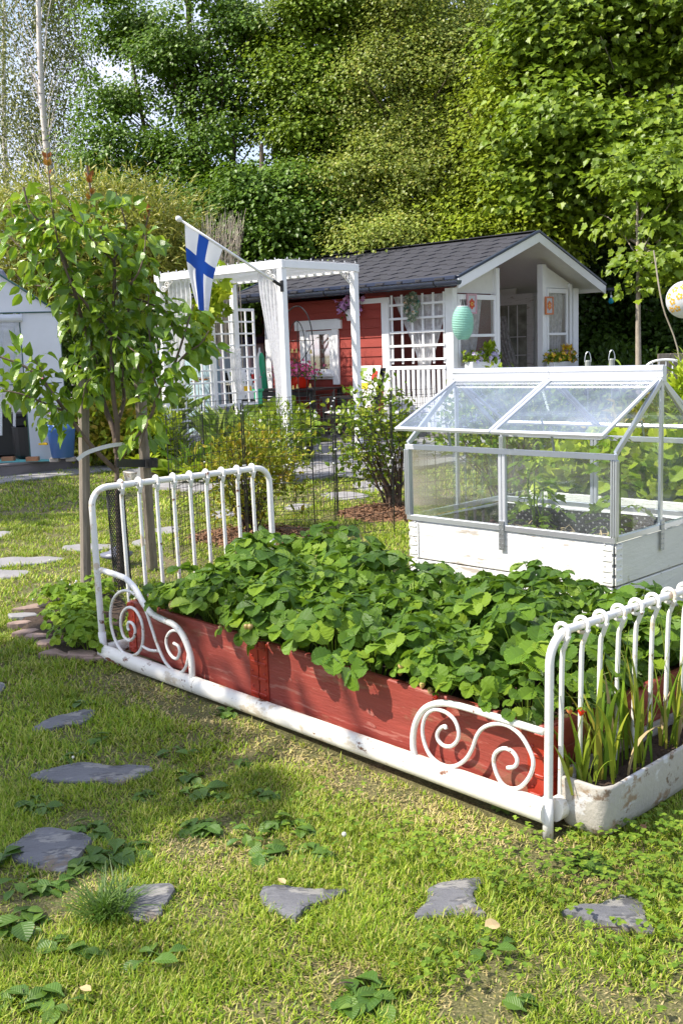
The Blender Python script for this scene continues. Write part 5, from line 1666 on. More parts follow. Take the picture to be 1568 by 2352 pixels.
# pansies on the porch rail ends (window boxes)
def flowerbox(c, ax, L, label, petal, leafm, extra=None, seed=0, hgt=.24):
    t = thing('flower_box', tuple(c), label, 'flower box', 'flower boxes hung at the porch front')
    mb = MB(); mb.box(c + ZUP * -.02, ax * L / 2, np.cross(ax, ZUP) * .07, ZUP * .07, 0, .01); mb.build('box', 'white_paint', t)
    mb = MB(); n = 520
    P = c + ZUP * .05 + ax * (rnd(n) * L * .55)[:, None] + ZUP * (np.abs(RG.normal(size=n)) * hgt * .45)[:, None] + np.cross(ax, ZUP) * rnd(n, -.1, .1)[:, None]
    mb.leaves(T_OVATE, P, rdir(n) + ZUP * .4, rdir(n) + ZUP, rnd(n, .035, .065)); mb.build('leaves', leafm, t)
    mb = MB(); n = 44
    P = c + ax * (rnd(n) * L * .5)[:, None] + ZUP * (.04 + rnd(n, 0, hgt))[:, None] - np.cross(ax, ZUP) * rnd(n, -.12, .12)[:, None]
    flowerparts(t, petal, P, .034, (0, -1, .3), 5, .4)
    if extra:
        mb = MB(); n = 160
        P = c + ax * (extra[0] + rnd(n, -.07, .07))[:, None] + ZUP * rnd(n, .02, hgt + .14)[:, None] - np.cross(ax, ZUP) * rnd(n, -.06, .06)[:, None]
        mb.leaves(T_OVATE, P, rdir(n) * .6 + ZUP, rdir(n), rnd(n, .05, .08)); mb.build('bright_sprigs', extra[1], t)
cA = PL(1105, 838, HF(.1, 0)[:2], HF.a[:2]); flowerbox(cA, HF.b, .62, 'flower box of white and purple pansies with a lime green sprig, left of the doorway', 'petal_pansy', 'leaf_shrub_green', (.22, 'leaf_lime'), 1, .13)
cB = PL(1287, 838, HF(.1, 0)[:2], HF.a[:2]); flowerbox(cB, HF.b, .62, 'flower box of yellow and orange pansies right of the porch doorway', 'petal_yellow', 'leaf_shrub_green', (.2, 'petal_yellow'), 2, .13)
# blue bulb lamp under the right gutter
bp_ = PL(1402, 690, HF(-.1, 0)[:2], HF.a[:2])
t = thing('hanging_bulb_lamp', tuple(bp_ - ZUP * .06), 'blue glass bulb shaped lamp hanging below the right gutter end', 'lamp')
mb = MB(); mb.lathe(bp_, [(.001, -.055), (.03, -.045), (.042, -.02), (.035, .01), (.018, .035), (.018, .045)], 16); mb.build('bulb', 'blue_glass', t, smooth=True)
mb = MB(); mb.lathe(bp_, [(.018, .045), (.018, .08), (.001, .082)], 12); hang(mb, bp_ + ZUP * .08, bp_ + ZUP * .17); mb.build('cap', 'aluminium', t)

# hanging basket with lilac flowers on the cottage wall
hb = PL(805, 722, HF(0, WB - .12)[:2], HF.b[:2])
t = thing('wall_flower_pot', tuple(hb - ZUP * .09), 'white wall pot of lilac flowers hung under the eave beside the window', 'flower pot')
mb = MB(); mb.lathe(hb, [(.001, -.09), (.055, -.09), (.085, .07), (.08, .07)], 4); mb.build('pot', 'white_paint', t)
mb = MB(); n = 130
P = hb + ZUP * .12 + RG.normal(size=(n, 3)) * [.09, .06, .06]
flowers(mb, P, .032, 0, (-.3, -.8, .2), 5, .8); mb.build('flowers', 'petal_lilac', t)['kind'] = 'stuff'
mb = MB(); n = 120; P = hb + ZUP * .10 + RG.normal(size=(n, 3)) * [.08, .05, .05]; mb.leaves(T_OVATE, P, rdir(n), rdir(n), .05); mb.build('leaves', 'leaf_dark', t)

# ------------------------------------------------------------------ pergola
PA0, PA1, PB0, PB1, PZ = .05, 2.13, -3.17, -1.98, 2.25
pg = thing('pergola', tuple(HF(1.1, -2.6, 0)), 'white painted timber pergola with slatted top, draped with lace before the red cottage', 'pergola')
def pbar(p, q, w, t_, name, up=ZUP, m='white_paint', bev=.004, parent=pg):
    mb = MB(); mb.bar(p, q, w, t_, up, 0, bev); return mb.build(name, m, parent)
PP = [(PA0, PB0), (PA1, PB0), (PA0, PB1), (PA1 + .05, PB1 + .05)]
for a, b in PP:
    mb = MB(); mb.box(HF(a, b, (PZ - .08) / 2), HF.a * .038, HF.b * .038, ZUP * (PZ - .08) / 2, 0, .004); mb.build('post', 'white_paint', pg)
pbar(HF(PA0 - .05, PB0 - .02, PZ - .035), HF(PA1 + .05, PB0 - .02, PZ - .035), .045, .09, 'beam')
pbar(HF(PA0 - .05, PB1 + .02, PZ - .037), HF(PA1 + .05, PB1 + .02, PZ - .037), .045, .09, 'beam')
pbar(HF(PA0 - .03, PB0 + .004, PZ - .034), HF(PA0 - .03, PB1 - .004, PZ - .034), .045, .085, 'beam')
pbar(HF(PA1 + .03, PB0 + .004, PZ - .034), HF(PA1 + .03, PB1 - .004, PZ - .034), .045, .085, 'beam')
for k in range(15):
    a = PA0 + .07 + k * (PA1 - PA0 - .14) / 14
    pbar(HF(a, PB0 + .01, PZ - .045), HF(a, PB1 - .01, PZ - .045), .045, .03, 'slat', bev=.002)
# lattice screens
def lattice(p, q, z0, z1, nv, nh, label, frame=.035):
    t = thing('lattice_screen', tuple((p + q) / 2 + ZUP * z0), label, 'trellis')
    d = U(q - p); L = np.linalg.norm(q - p); nn_ = np.cross(d, ZUP)
    for k in range(nv):
        c = p + d * (L * k / (nv - 1))
        mb = MB(); w = frame if k in (0, nv - 1) else .022
        mb.bar(c + ZUP * z0, c + ZUP * z1, w, .018, nn_, 0, .002); mb.build('upright', 'white_paint', t)
    for k in range(nh):
        z = z0 + (z1 - z0) * k / (nh - 1)
        mb = MB(); w = .035 if k in (0, nh - 1) else .022
        o_ = nn_ * .0185
        mb.bar(p + ZUP * z + o_, q + ZUP * z + o_, .016, w, ZUP, 0, .002); mb.build('crosspiece', 'white_paint', t)
    return t
p0 = HF(PA1 + .06, PB0 + .06)
pm = PL(490, 850, HF(PA1 + .06, 0)[:2], HF.a[:2]); pm[2] = 0
pe = PL(587, 850, HF(PA1 + .06, 0)[:2], HF.a[:2]); pe[2] = 0
lattice(p0, pm - HF.b * .04, .15, 1.85, 6, 12, 'tall white lattice screen at the left side of the pergola behind the grasses')
lattice(pm + HF.b * .04, pe, .62, 1.85, 6, 9, 'white lattice screen right of the square post, in front of the blue shed')
mb = MB(); mb.box(pm + ZUP * .93, HF.a * .035, HF.b * .03, ZUP * .93, 0, .004); tag(mb.build('trellis_post', 'white_paint'), 'white square post standing between the two lattice screens', 'post')
# scroll brackets
def bracket(c, d, s_, lab):
    """c: corner under the beam at a post, d: along the beam"""
    mb = MB()
    t = np.linspace(0, 1, 40)
    for (ox, oz, fl) in ((.05, -.10, 1), (.12, -.05, -1)):
        an = t * 9.5
        rr = .045 * (1 - t * .85)
        P = [c + d * (ox + r_ * math.cos(a * fl) * s_) + ZUP * (oz + r_ * math.sin(a)) for r_, a in zip(rr, an)]
        mb.tube(P, .006, 5)
    mb.tube(spline([c + ZUP * -.28, c + d * .03 + ZUP * -.16, c + d * .10 + ZUP * -.11, c + d * .24 + ZUP * -.01], 5), .006, 5)
    mb.build('scroll_bracket', 'white_iron', pg)
bracket(HF(PA1 - .05, PB0 - .03, PZ - .08), -HF.a, 1, '')
bracket(HF(PA0 + .05, PB0 - .03, PZ - .08), HF.a, 1, '')
bracket(HF(PA0 - .03, PB1 - .05, PZ - .08), -HF.b, 1, '')
bracket(HF(PA1 + .02, PB1 + .0, PZ - .08), -HF.b, 1, '')
# string lights along the beams
mb = MB()
for (p, q, n) in ((HF(PA1, PB0 - .03, PZ + .02), HF(PA0, PB0 - .03, PZ + .02), 14), (HF(PA0 - .06, PB0, PZ + .02), HF(PA0 - .06, PB1, PZ + .02), 7)):
    pts = [p + (q - p) * t + ZUP * (-.012 * math.sin(t * n * math.pi) ** 2) for t in np.linspace(0, 1, n * 4)]
    mb.tube(pts, .002, 4)
    for t in np.linspace(.03, .97, n):
        c = p + (q - p) * t
        mb.box(c + ZUP * .006, HF.a * .004, HF.b * .004, ZUP * .010)
tag(mb.build('string_lights', 'white_paper'), 'string of tiny white lights running along the pergola beams', 'string lights')
# lace curtains of the pergola
fp = lambda x, y: PL(x, y, HF(0, PB0 + .05)[:2], HF.b[:2])
curtain([(fp(385, 640), fp(436, 637)), (fp(386, 720), fp(442, 690)), (fp(384, 800), fp(436, 780)), (fp(382, 860), fp(420, 850)), (fp(381, 905), fp(410, 900))], HF.b, 'lace curtain bunched at the left front post of the pergola', 6, .035)
curtain([(fp(590, 612), fp(637, 608)), (fp(598, 690), fp(640, 690)), (fp(617, 780), fp(644, 780)), (fp(633, 860), fp(649, 870)), (fp(640, 955), fp(653, 955))], HF.b, 'floral lace curtain tied narrow at the front corner post of the pergola', 6, .03)
bp2 = lambda x, y: PL(x, y, HF(PA1 - .04, 0)[:2], HF.a[:2])
curtain([(bp2(528, 800), bp2(552, 800)), (bp2(532, 850), bp2(556, 860)), (bp2(545, 905), bp2(560, 905))], HF.a, 'thin lace curtain end hanging behind the right lattice screen', 4, .02)
# black solar lamp on the corner of the beam
sl = HF(PA0 - .03, PB1 + .02, PZ + .01)
t = thing('solar_lamp', tuple(sl), 'black solar spotlight on the right end of the pergola beam', 'lamp')
mb = MB(); mb.tube([sl, sl + ZUP * .07], .01, 6); mb.build('stem', 'black_plastic', t)
mb = MB(); mb.box(sl + ZUP * .085, HF.a * .045, HF.b * .045 + ZUP * .012, ZUP * .016, 0, .004); mb.build('lamp_head', 'black_plastic', t)
# glass drop on a green cord
gd = PL(613, 700, HF(.6, 0)[:2], HF.a[:2])
t = thing('crystal_drop', tuple(gd), 'clear crystal drop on a green beaded cord hung from the pergola slats', 'hanging ornament')
mb = MB(); mb.ball(gd, .03, 8, 6); mb.build('drop', 'white_paper', t)
mb = MB(); mb.tube([gd + ZUP * .03, HF(.6, (gd - HF(0, 0)) @ HF.b, PZ - .06)], .004, 5); mb.build('cord', 'green_plastic', t)

# flag on its pole
mount = HF(PA0 - .045, PB0 - .05, 0); mp_ = PL(647, 657, mount[:2], HF.b[:2])
pd = AY(411, 503, mp_[1] - .55)
fl = thing('flag_pole', tuple(mp_), 'white pole slanting up from the pergola corner post, carrying a blue cross flag', 'flag pole')
mb = MB(); mb.tube([mp_ + (pd - mp_) * .07, pd], [.014, .013], 12); mb.build('pole', 'white_paint', fl, smooth=True)
mb = MB(); mb.ball(pd, .03, 12, 8, 0, U(pd - mp_), (1, 1.2)); mb.build('finial', 'white_paint', fl, smooth=True)
mb = MB(); mb.tube([mp_ - (pd - mp_) * .005, mp_ + (pd - mp_) * .09], .018, 10); mb.box(mp_ + ZUP * .0, HF.a * .02, HF.b * .012, ZUP * .06, 0, .003); mb.build('bracket', 'black_metal', fl)
u1 = U(pd - mp_)
def onpole(x, y):
    d = ray(x, y); w0 = CAM - mp_
    a_, b_, c_ = u1 @ u1, u1 @ U(d), 1.0
    dd = U(d); e_, f__ = u1 @ w0, dd @ w0
    den = a_ * c_ - b_ * b_
    return mp_ + u1 * ((b_ * f__ * -1 + c_ * e_) / den)
hA, hB = onpole(424, 513), onpole(508, 577)
yA, yB = hA[1], hB[1]
left = spline([hA, AY(426, 560, yA), AY(430, 612, yA + .05), AY(442, 668, yA + .1), AY(450, 697, yA + .12)], 14)
right = spline([hB, AY(497, 612, yB), AY(487, 650, yB - .03), AY(481, 690, yB - .05), AY(477, 719, yB - .05)], 14)
N1, N2 = len(left), 50
G = np.zeros((N1, N2, 3))
for k in range(N1):
    t_ = np.linspace(0, 1, N2)
    v = k / (N1 - 1)
    G[k] = left[k] + (right[k] - left[k]) * t_[:, None]
    G[k, :, 1] += .05 * v * np.sin(t_ * 9 + 1.0)
    G[k, :, 2] += (.02 + .05 * v) * np.sin(t_ * math.pi) * -.4 * v
    G[k, :, 0] += .012 * v * np.sin(t_ * 14)
mb = MB()
mb.grid(G)
vv, uu = np.meshgrid((np.arange(N1 - 1) + .5) / (N1 - 1), (np.arange(N2 - 1) + .5) / (N2 - 1), indexing='ij')
blue = ((vv > .28) & (vv < .45)) | ((uu > .36) & (uu < .64))
mb.M[-1] = blue.astype(int).ravel()
mb.build('flag', ['flag_white', 'flag_blue'], fl, smooth=True)
# ------------------------------------------------------------------ table, chairs and pots on the terrace
tb_ = thing('garden_table', tuple(HF(2.8, -.12, 0)), 'black garden table standing under the cottage window', 'table')
def fb(a, b, z, ha, hb_, hz, m, name, parent, bev=.004):
    mb = MB(); mb.box(HF(a, b, z), HF.a * ha, HF.b * hb_, ZUP * hz, 0, bev); return mb.build(name, m, parent)
fb(2.8, -.12, .735, .62, .36, .014, 'black_wood', 'table_top', tb_)
fb(2.8, -.44, .68, .56, .012, .035, 'black_wood', 'apron', tb_)
for a in (2.24, 3.36):
    for b in (-.42, .16):
        fb(a, b, .36, .03, .03, .36, 'black_wood', 'leg', tb_)
fb(2.8, -.12, .3, .5, .25, .012, 'black_wood', 'shelf', tb_)
def chair(pos, face, label, seed):
    """face: ground direction the sitter looks"""
    face = U(face); HF = frame2(pos, face, (face[1], -face[0])); a = b = 0.0; fdir = 1
    def fb(a_, b_, z, ha, hb_, hz, m, name, parent, bev=.004):
        mb = MB(); mb.box(HF(a_, b_, z), HF.a * ha, HF.b * hb_, ZUP * hz, 0, bev); return mb.build(name, m, parent)
    t = thing('garden_chair', tuple(HF(a, b, 0)), label, 'chair')
    for da in (-.25, .25):
        for db in (-.28, .28):
            fb(a + da, b + db, .31, .025, .025, .31, 'black_wood', 'leg', t)
    for db in (-.28, .28):
        fb(a + .02 * fdir, b + db, .635, .29, .032, .014, 'black_wood', 'armrest', t)
    fb(a, b, .36, .26, .26, .03, 'black_wood', 'seat', t)
    mb = MB()
    p = HF(a - fdir * .25, b, .38); q = HF(a - fdir * .42, b, 1.02)
    mb.bar(p, q, .56, .03, HF.a, 0, .004); mb.build('backrest', 'black_wood', t)
    g = np.random.default_rng(seed)
    def cushion(p, q, w, th, nrm, name):
        d = U(q - p); L = np.linalg.norm(q - p); s_ = np.cross(d, nrm)
        mb = MB(); nu, nv = 14, 14
        for sg in (1, -1):
            G = np.zeros((nu, nv, 3))
            for i in range(nu):
                for j in range(nv):
                    u_, v_ = i / (nu - 1) * 2 - 1, j / (nv - 1) * 2 - 1
                    hgt = th * ((1 - u_ ** 4) * (1 - v_ ** 4)) ** .5
                    G[i, j] = p + d * L * (u_ + 1) / 2 + s_ * w / 2 * v_ + nrm * (hgt * sg)
            mb.grid(G if sg > 0 else G[::-1])
        c = mb.build(name, 'cushion_white', t, smooth=True)
        # printed patches stitched a hair above the cloth
        def patch(u0, u1, v0, v1, m, nm, k=6):
            mb = MB(); G = np.zeros((k, k, 3))
            for i, u_ in enumerate(np.linspace(u0, u1, k)):
                for j, v_ in enumerate(np.linspace(v0, v1, k)):
                    hgt = th * ((1 - u_ ** 4) * (1 - v_ ** 4)) ** .5 + .003
                    G[i, j] = p + d * L * (u_ + 1) / 2 + s_ * w / 2 * v_ + nrm * hgt
            mb.grid(G); mb.build(nm, m, c, smooth=True)
        patch(.72, .90, -.9, -.1, 'cushion_green', 'printed_stripe'); patch(.38, .55, -.9, -.1, 'cushion_green', 'printed_stripe')
        patch(-.05, .22, -.35, .35, 'cushion_yellow', 'printed_patch'); patch(.35, .75, .55, .92, 'cushion_red', 'printed_patch'); patch(-.75, -.3, -.8, -.6, 'cushion_red', 'printed_patch')
        mb = MB()
        for k in range(90):
            u_, v_ = g.uniform(-.92, .92), g.uniform(-.9, .9)
            if (v_ < 0 and u_ > .33) or (abs(v_) < .38 and -.1 < u_ < .25):
                continue
            hgt = th * ((1 - u_ ** 4) * (1 - v_ ** 4)) ** .5 + .004
            c0 = p + d * L * (u_ + 1) / 2 + s_ * w / 2 * v_ + nrm * hgt
            a_ = .022; b_ = .009
            mb.add([c0 + (d * math.cos(x) * a_ + s_ * (math.sin(x) * b_ + math.cos(x) * .008)) for x in np.arange(7) * .898], [list(range(7))])
        mb.build('printed_dots', 'cushion_black', c)
    nb = U(np.cross(U(q - p), HF.b)) ; nb = nb if nb @ HF.a * fdir > 0 else -nb
    cushion(p + nb * .05 + ZUP * .03, q + nb * .06 + ZUP * .02, .52, .045, nb, 'back_cushion')
    cushion(HF(a + fdir * .27, b, .43), HF(a - fdir * .24, b, .43), .52, .04, ZUP, 'seat_cushion')
    return t
chair((.17, 14.35), (-.86, -.5), 'black garden chair with patterned cushions right of the table, by the right pergola post', 5)
chair((-1.12, 14.75), (.72, -.69), 'black garden chair with patterned cushions left of the table behind the lace curtain', 6)
rp_ = HF(2.72, -.22, .75)
t = thing('red_flower_pot', tuple(rp_), 'shiny red oval pot overflowing with pink petunias on the black table', 'flower pot')
mb = MB(); mb.lathe(rp_, [(.001, .003), (.14, .003), (.155, .02), (.165, .17), (.172, .185), (.160, .185), (.15, .16)], 28); mb.build('pot', 'red_enamel', t, smooth=True)
mb = MB(); n = 260; P = rp_ + ZUP * .24 + RG.normal(size=(n, 3)) * [.17, .12, .055]; mb.leaves(T_OVATE, P, rdir(n), rdir(n) + ZUP, .055); mb.build('leaves', 'leaf_shrub_green', t)
mb = MB(); n = 190; P = rp_ + ZUP * .26 + RG.normal(size=(n, 3)) * [.18, .12, .06] + [0, -.04, 0]; flowers(mb, P, .026, 0, (-.2, -.8, .4), 5, .6); mb.build('flowers', 'petal_pink', t)['kind'] = 'stuff'
# folded green striped parasol cloth by the wall
c = PL(598, 850, HF(0, -.2)[:2], HF.b[:2])
t = thing('folded_parasol', tuple(c * [1, 1, 0] + [0, 0, .4]), 'folded parasol of green, yellow and white cloth leaning behind the left chair', 'parasol')
mb = MB(); mb.lathe(c, [(.02, .28), (.05, .2), (.10, -.15), (.12, -.4), (.03, -.42)], 9); o = mb.build('canopy', 'cushion_white', t)
mb = MB(); mb.lathe(c + HF.a * -.04, [(.02, .26), (.045, .2), (.075, -.15), (.09, -.38), (.03, -.4)], 7); mb.build('green_fold', 'green_plastic', t)
mb = MB(); mb.tube([c + ZUP * .34, c - ZUP * .7], .015, 8); mb.build('pole', 'white_paint', t)
# green plastic vase-shaped planter and black tub of hostas
c = PL(594, 925, HF(0, -1.3)[:2], HF.b[:2])
t = thing('green_planter', tuple(c - ZUP * .2), 'slim bright green plastic vase on a stake among the leaves behind the wire mesh', 'planter')
mb = MB(); mb.lathe(c, [(.001, -.22), (.05, -.2), (.06, .15), (.085, .17), (.085, .19), (.06, .19)], 16); mb.build('vase', 'green_plastic', t)
mb = MB(); mb.tube([c - ZUP * .2, c * [1, 1, 0]], .012, 6); mb.build('stake', 'tent_pipe', t)
c = Z(665, 1062)
t = thing('black_tub', tuple(c), 'low black square tub of big leaved plants on the terrace edge', 'planter')
mb = MB(); mb.lathe(c, [(.001, .0), (.26, .0), (.30, .20), (.31, .21), (.285, .21), (.27, .17)], 4, (0, 0, 1)); mb.build('tub', 'black_plastic', t)
mb = MB(); n = 170; an = rnd(n, 0, 6.28); r_ = rnd(n, .02, .34)
P = c + np.c_[np.cos(an) * r_, np.sin(an) * r_, rnd(n, .25, .66) * (1.05 - r_)]
mb.leaves(T_ROUND, P, np.c_[np.cos(an), np.sin(an), rnd(n, -.4, .3)], ZUP + rdir(n) * .5, rnd(n, .12, .22)); mb.build('leaves', 'leaf_shrub_green', t)
# obelisk trellis with little bells
c = PL(688, 900, HF(0, -1.75)[:2], HF.b[:2]); c[2] = 0
t = thing('arched_trellis', tuple(c), 'black wire trellis with two nested arches and little gold bells before the cottage window', 'trellis')
def tp(x, y): return PL(x, y, HF(0, -1.75)[:2], HF.b[:2])
mb = MB()
mb.tube(spline([tp(648, 935), tp(647, 850), tp(645, 780), tp(650, 745), tp(662, 716), tp(682, 703), tp(702, 717), tp(714, 750), tp(720, 800), tp(722, 850), tp(724, 935)], 5), .008, 5)
mb.tube(spline([tp(667, 935), tp(665, 850), tp(663, 790), tp(667, 757), tp(681, 737), tp(695, 757), tp(701, 800), tp(704, 870), tp(705, 935)], 5), .006, 5)
for y in (783, 865):
    mb.tube([tp(646, y), tp(721, y - 1)], .005, 5)
for q in [[(647, 786), (658, 796), (666, 812), (684, 834), (704, 812), (713, 796), (720, 786)], [(648, 870), (666, 840), (684, 834), (703, 842), (722, 868)], [(648, 870), (657, 858), (666, 872), (675, 858), (684, 868)], [(684, 868), (694, 858), (704, 872), (713, 858), (722, 868)], [(683, 737), (684, 834), (686, 930)]]:
    mb.tube(spline([tp(*p) for p in q], 5), .005, 5)
for x in (712, 735):
    mb.tube(spline([tp(x - 12, 935), tp(x - 10, 918), tp(x, 912), tp(x + 8, 922), tp(x + 9, 950)], 4), .004, 4)
mb.build('wire_frame', 'black_metal', t)
for x, y in [(650, 809), (671, 806), (681, 806), (714, 808), (657, 885), (673, 890), (683, 888), (712, 886)]:
    mb = MB(); q = tp(x, y); mb.lathe(q, [(.001, .03), (.010, .026), (.014, 0), (.022, -.022), (.018, -.022)], 10); mb.build('bell', 'gold', t)
# blue shed seen through the lattice
bs = thing('blue_shed', tuple(AY(545, 1000, 16.5) * [1, 1, 0]), 'pale blue shed with a dark flat roof edge behind the lattice screens', 'shed')
c0, c1 = AY(478, 800, 16.5), AY(606, 800, 17.3)
d = U((c1 - c0) * [1, 1, 0])
mb = MB(); nn_ = np.cross(d, ZUP)
mb.box((c0 + c1) / 2 * [1, 1, 0] + ZUP * .72 - nn_ * .8, d * np.linalg.norm(c1 - c0) / 2, nn_ * .8, ZUP * .72); mb.build('wall', 'shed_blue', bs)
mb = MB(); mb.box((c0 + c1) / 2 * [1, 1, 0] + ZUP * 1.50 - nn_ * .78, d * (np.linalg.norm(c1 - c0) / 2 + .1), nn_ * .9, ZUP * .05); mb.build('roof', 'roof_edge', bs)
for t_ in (.2, .45, .7):
    p = c0 + (c1 - c0) * t_; p = p * [1, 1, 0] + nn_ * .012
    mb = MB(); mb.box(p + ZUP * .74, d * .03, nn_ * .01, ZUP * .66); mb.build('trim_board', 'white_paint', bs)

# ------------------------------------------------------------------ deck with the film greenhouse at the left
DK = Z(184, 1077)[:2]
DF = frame2(DK, -U(np.array([.70, .714])), U(np.array([-.714, .70])))      # a: along the front edge to the left, b: away
dk = thing('wooden_deck', tuple(DF(2, 1.5, 0)), 'low grey board deck under the white film greenhouse', 'deck')
mb = MB(); mb.box(DF(2.5, 1.9, .065), DF.a * 2.5, DF.b * 1.9, ZUP * .06, 0, .004); mb.build('frame_boards', 'deck_board', dk)
mb = MB()
for k in range(26):
    mb.box(DF(2.5, .055 + k * .147, .138), DF.a * 2.53, DF.b * .069, ZUP * .012, 0, .003)
mb.build('decking', 'deck_board', dk)
EX_D = None
mb = MB(); mb.poly([DF(-.5, -.55)[:2], DF(5, -.5)[:2], DF(5, .0)[:2], DF(-.2, .0)[:2]], -.02, .02, inset=.01)
structure(mb.build('gravel_strip', 'paving'))
tn = thing('film_greenhouse', tuple(DF(1.2, 1.6, .15)), 'white plastic film greenhouse tent with a rolled up door, standing on the grey deck', 'greenhouse')
td = U(np.array([.955, .30])); tw = np.array([-td[1], td[0]])
tc_ = AY(148, 900, 11.9)[:2]
TT = frame2(tc_, -td, np.array([-.38, .925]))
Wt, Dt, Ze, Zr = 2.1, 2.4, AY(148, 716, 11.9)[2], AY(148, 716, 11.9)[2] + .72
def film(pts, name='film', m='tent_film', parent=tn, k=10, amp=.01):
    """four-cornered film panel with a few wrinkles"""
    p = [np.asarray(q, float) for q in pts]
    nrm = U(np.cross(p[1] - p[0], p[3] - p[0]))
    G = np.array([[(p[0] * (1 - u_) + p[1] * u_) * (1 - v_) + (p[3] * (1 - u_) + p[2] * u_) * v_ + nrm * amp * math.sin(u_ * 11 + v_ * 3) * math.sin(v_ * 9 + u_ * 5) for u_ in np.linspace(0, 1, k)] for v_ in np.linspace(0, 1, k)])
    mb = MB(); mb.grid(G); return mb.build(name, m, parent, smooth=True)
zb = .15
film([TT(0, 0, zb), TT(.42, 0, zb), TT(.42, 0, Ze), TT(0, 0, Ze)], 'front_panel')
film([TT(1.68, 0, zb), TT(Wt, 0, zb), TT(Wt, 0, Ze), TT(1.68, 0, Ze)], 'front_panel')
mb = MB(); mb.add([TT(0, -.01, Ze), TT(Wt, -.01, Ze), TT(Wt / 2, -.01, Zr)], [(0, 1, 2)]); mb.build('gable_panel', 'tent_film', tn)
film([TT(.42, .03, 1.0), TT(1.68, .03, 1.0), TT(1.68, .03, Ze - .08), TT(.42, .03, Ze - .08)], 'door_window', 'glass_lid')
film([TT(0, 0, zb), TT(0, Dt, zb), TT(0, Dt, Ze), TT(0, 0, Ze)], 'side_panel'); film([TT(Wt, 0, zb), TT(Wt, Dt, zb), TT(Wt, Dt, Ze), TT(Wt, 0, Ze)], 'side_panel')
film([TT(0, Dt, zb), TT(Wt, Dt, zb), TT(Wt, Dt, Ze), TT(0, Dt, Ze)], 'rear_panel')
film([TT(-.04, -.05, Ze - .02), TT(-.04, Dt, Ze - .02), TT(Wt / 2, Dt, Zr), TT(Wt / 2, -.05, Zr)], 'roof_film'); film([TT(Wt + .04, -.05, Ze - .02), TT(Wt + .04, Dt, Ze - .02), TT(Wt / 2, Dt, Zr), TT(Wt / 2, -.05, Zr)], 'roof_film')
def pipe(p, q, r_=.012, m='tent_pipe', name='pipe'):
    mb = MB(); mb.tube([p, q], r_, 8); mb.build(name, m, tn)
for i in (0, .42, .82, 1.68, Wt):
    pipe(TT(i, .02, zb), TT(i, .02, Ze))
pipe(TT(-.02, -.02, Ze), TT(Wt, -.02, Ze), .008); pipe(TT(0, -.03, Ze), TT(Wt / 2, -.03, Zr + .01)); pipe(TT(Wt, -.03, Ze), TT(Wt / 2, -.03, Zr + .01)); pipe(TT(0, .0, 1.02), TT(1.2, .0, 1.02), .007)
mb = MB(); mb.tube([TT(.40, -.03, Ze - .06), TT(1.7, -.03, Ze - .06)], .045, 12); mb.build('rolled_door', 'tent_film', tn)
mb = MB(); mb.bar(TT(.70, -.08, Ze - .01), TT(.70, -.08, Ze - .17), .03, .01, TT.b); mb.build('buckle_strap', 'tent_pipe', tn)
mb = MB(); q = AY(2, 690, 11.82)
k = np.arange(14) * .449
mb.tube([AY(-10 + 22 * math.cos(a), 648 + 28 * math.sin(a), 11.86) for a in k], .035, 6, closed=True); mb.build('printed_ring', 'garden_light_plastic', tn)
lad = thing('white_ladder_rack', tuple(TT(1.05, .5, .15)), 'white ladder shaped rack standing inside the film greenhouse', 'ladder')
for x in (3, 34):
    mb = MB(); mb.bar(AY(x, 716, 12.1), AY(x, 1000, 12.1), .03, .02, (0, 1, 0)); mb.build('rail', 'white_paint', lad)
for y in (750, 802, 845):
    mb = MB(); mb.bar(AY(3, y, 12.1), AY(34, y - 1, 12.1), .015, .03, ZUP); mb.build('rung', 'white_paint', lad)
# pots and boxes on the deck
c = DF(.33, .42, .15)
c = Z(146, 1060, .15)
t = thing('blue_bucket', tuple(c), 'blue plant bucket with pansies on stone feet at the right end of the deck', 'planter')
mb = MB(); mb.lathe(c + ZUP * .05, [(.001, 0), (.12, 0), (.155, .30), (.165, .31), (.165, .37), (.15, .37), (.14, .3)], 24); mb.build('bucket', 'blue_pot', t, smooth=True)
for s_ in (-1, 1):
    mb = MB(); mb.box(c + ZUP * .025 + RX * .09 * s_ * [1, 1, 0], (.05, 0, 0), (0, .05, 0), ZUP * .024, 0, .006); mb.build('stone_foot', 'pebble', t)
mb = MB(); n = 150; P = c + ZUP * .52 + RG.normal(size=(n, 3)) * [.13, .10, .08]; mb.leaves(T_OVATE, P, rdir(n), rdir(n) + ZUP, .07); mb.build('leaves', 'leaf_shrub_green', t)
mb = MB(); P = c + ZUP * .58 + RG.normal(size=(10, 3)) * [.12, .08, .06]; flowerparts(t, 'petal_pansy', P, .04, (0, -1, .2), 5, .4)
c = Z(52, 1050, .15)
t = thing('black_bench_box', tuple(c), 'black box bench with pots on it beside the blue bucket', 'box')
mb = MB(); mb.box(c + ZUP * .50 + DF.b * .3, RX * [.55, .55, 0], DF.b * .3, ZUP * .02, 0, .004); mb.build('lid', 'black_plastic', t)
mb = MB(); mb.box(c + ZUP * .25 + DF.b * .32, RX * [.50, .50, 0], DF.b * .26, ZUP * .23, 0, .01); mb.build('body', 'black_wood', t)
c = Z(82, 1052, .15)
mb = MB(); mb.lathe(c + DF.b * -.02, [(.001, .0), (.20, .0), (.24, .05), (.25, .38), (.235, .38)], 20); tag(mb.build('black_pot', 'black_metal'), 'round black pot standing on the deck in front of the black box', 'pot')
mb = MB(); mb.box(Z(30, 1058, .155) , RX * [.38, .38, 0], DF.b * .25, ZUP * .004); tag(mb.build('turquoise_mat', 'turquoise'), 'turquoise mat lying on the deck before the black box', 'mat')
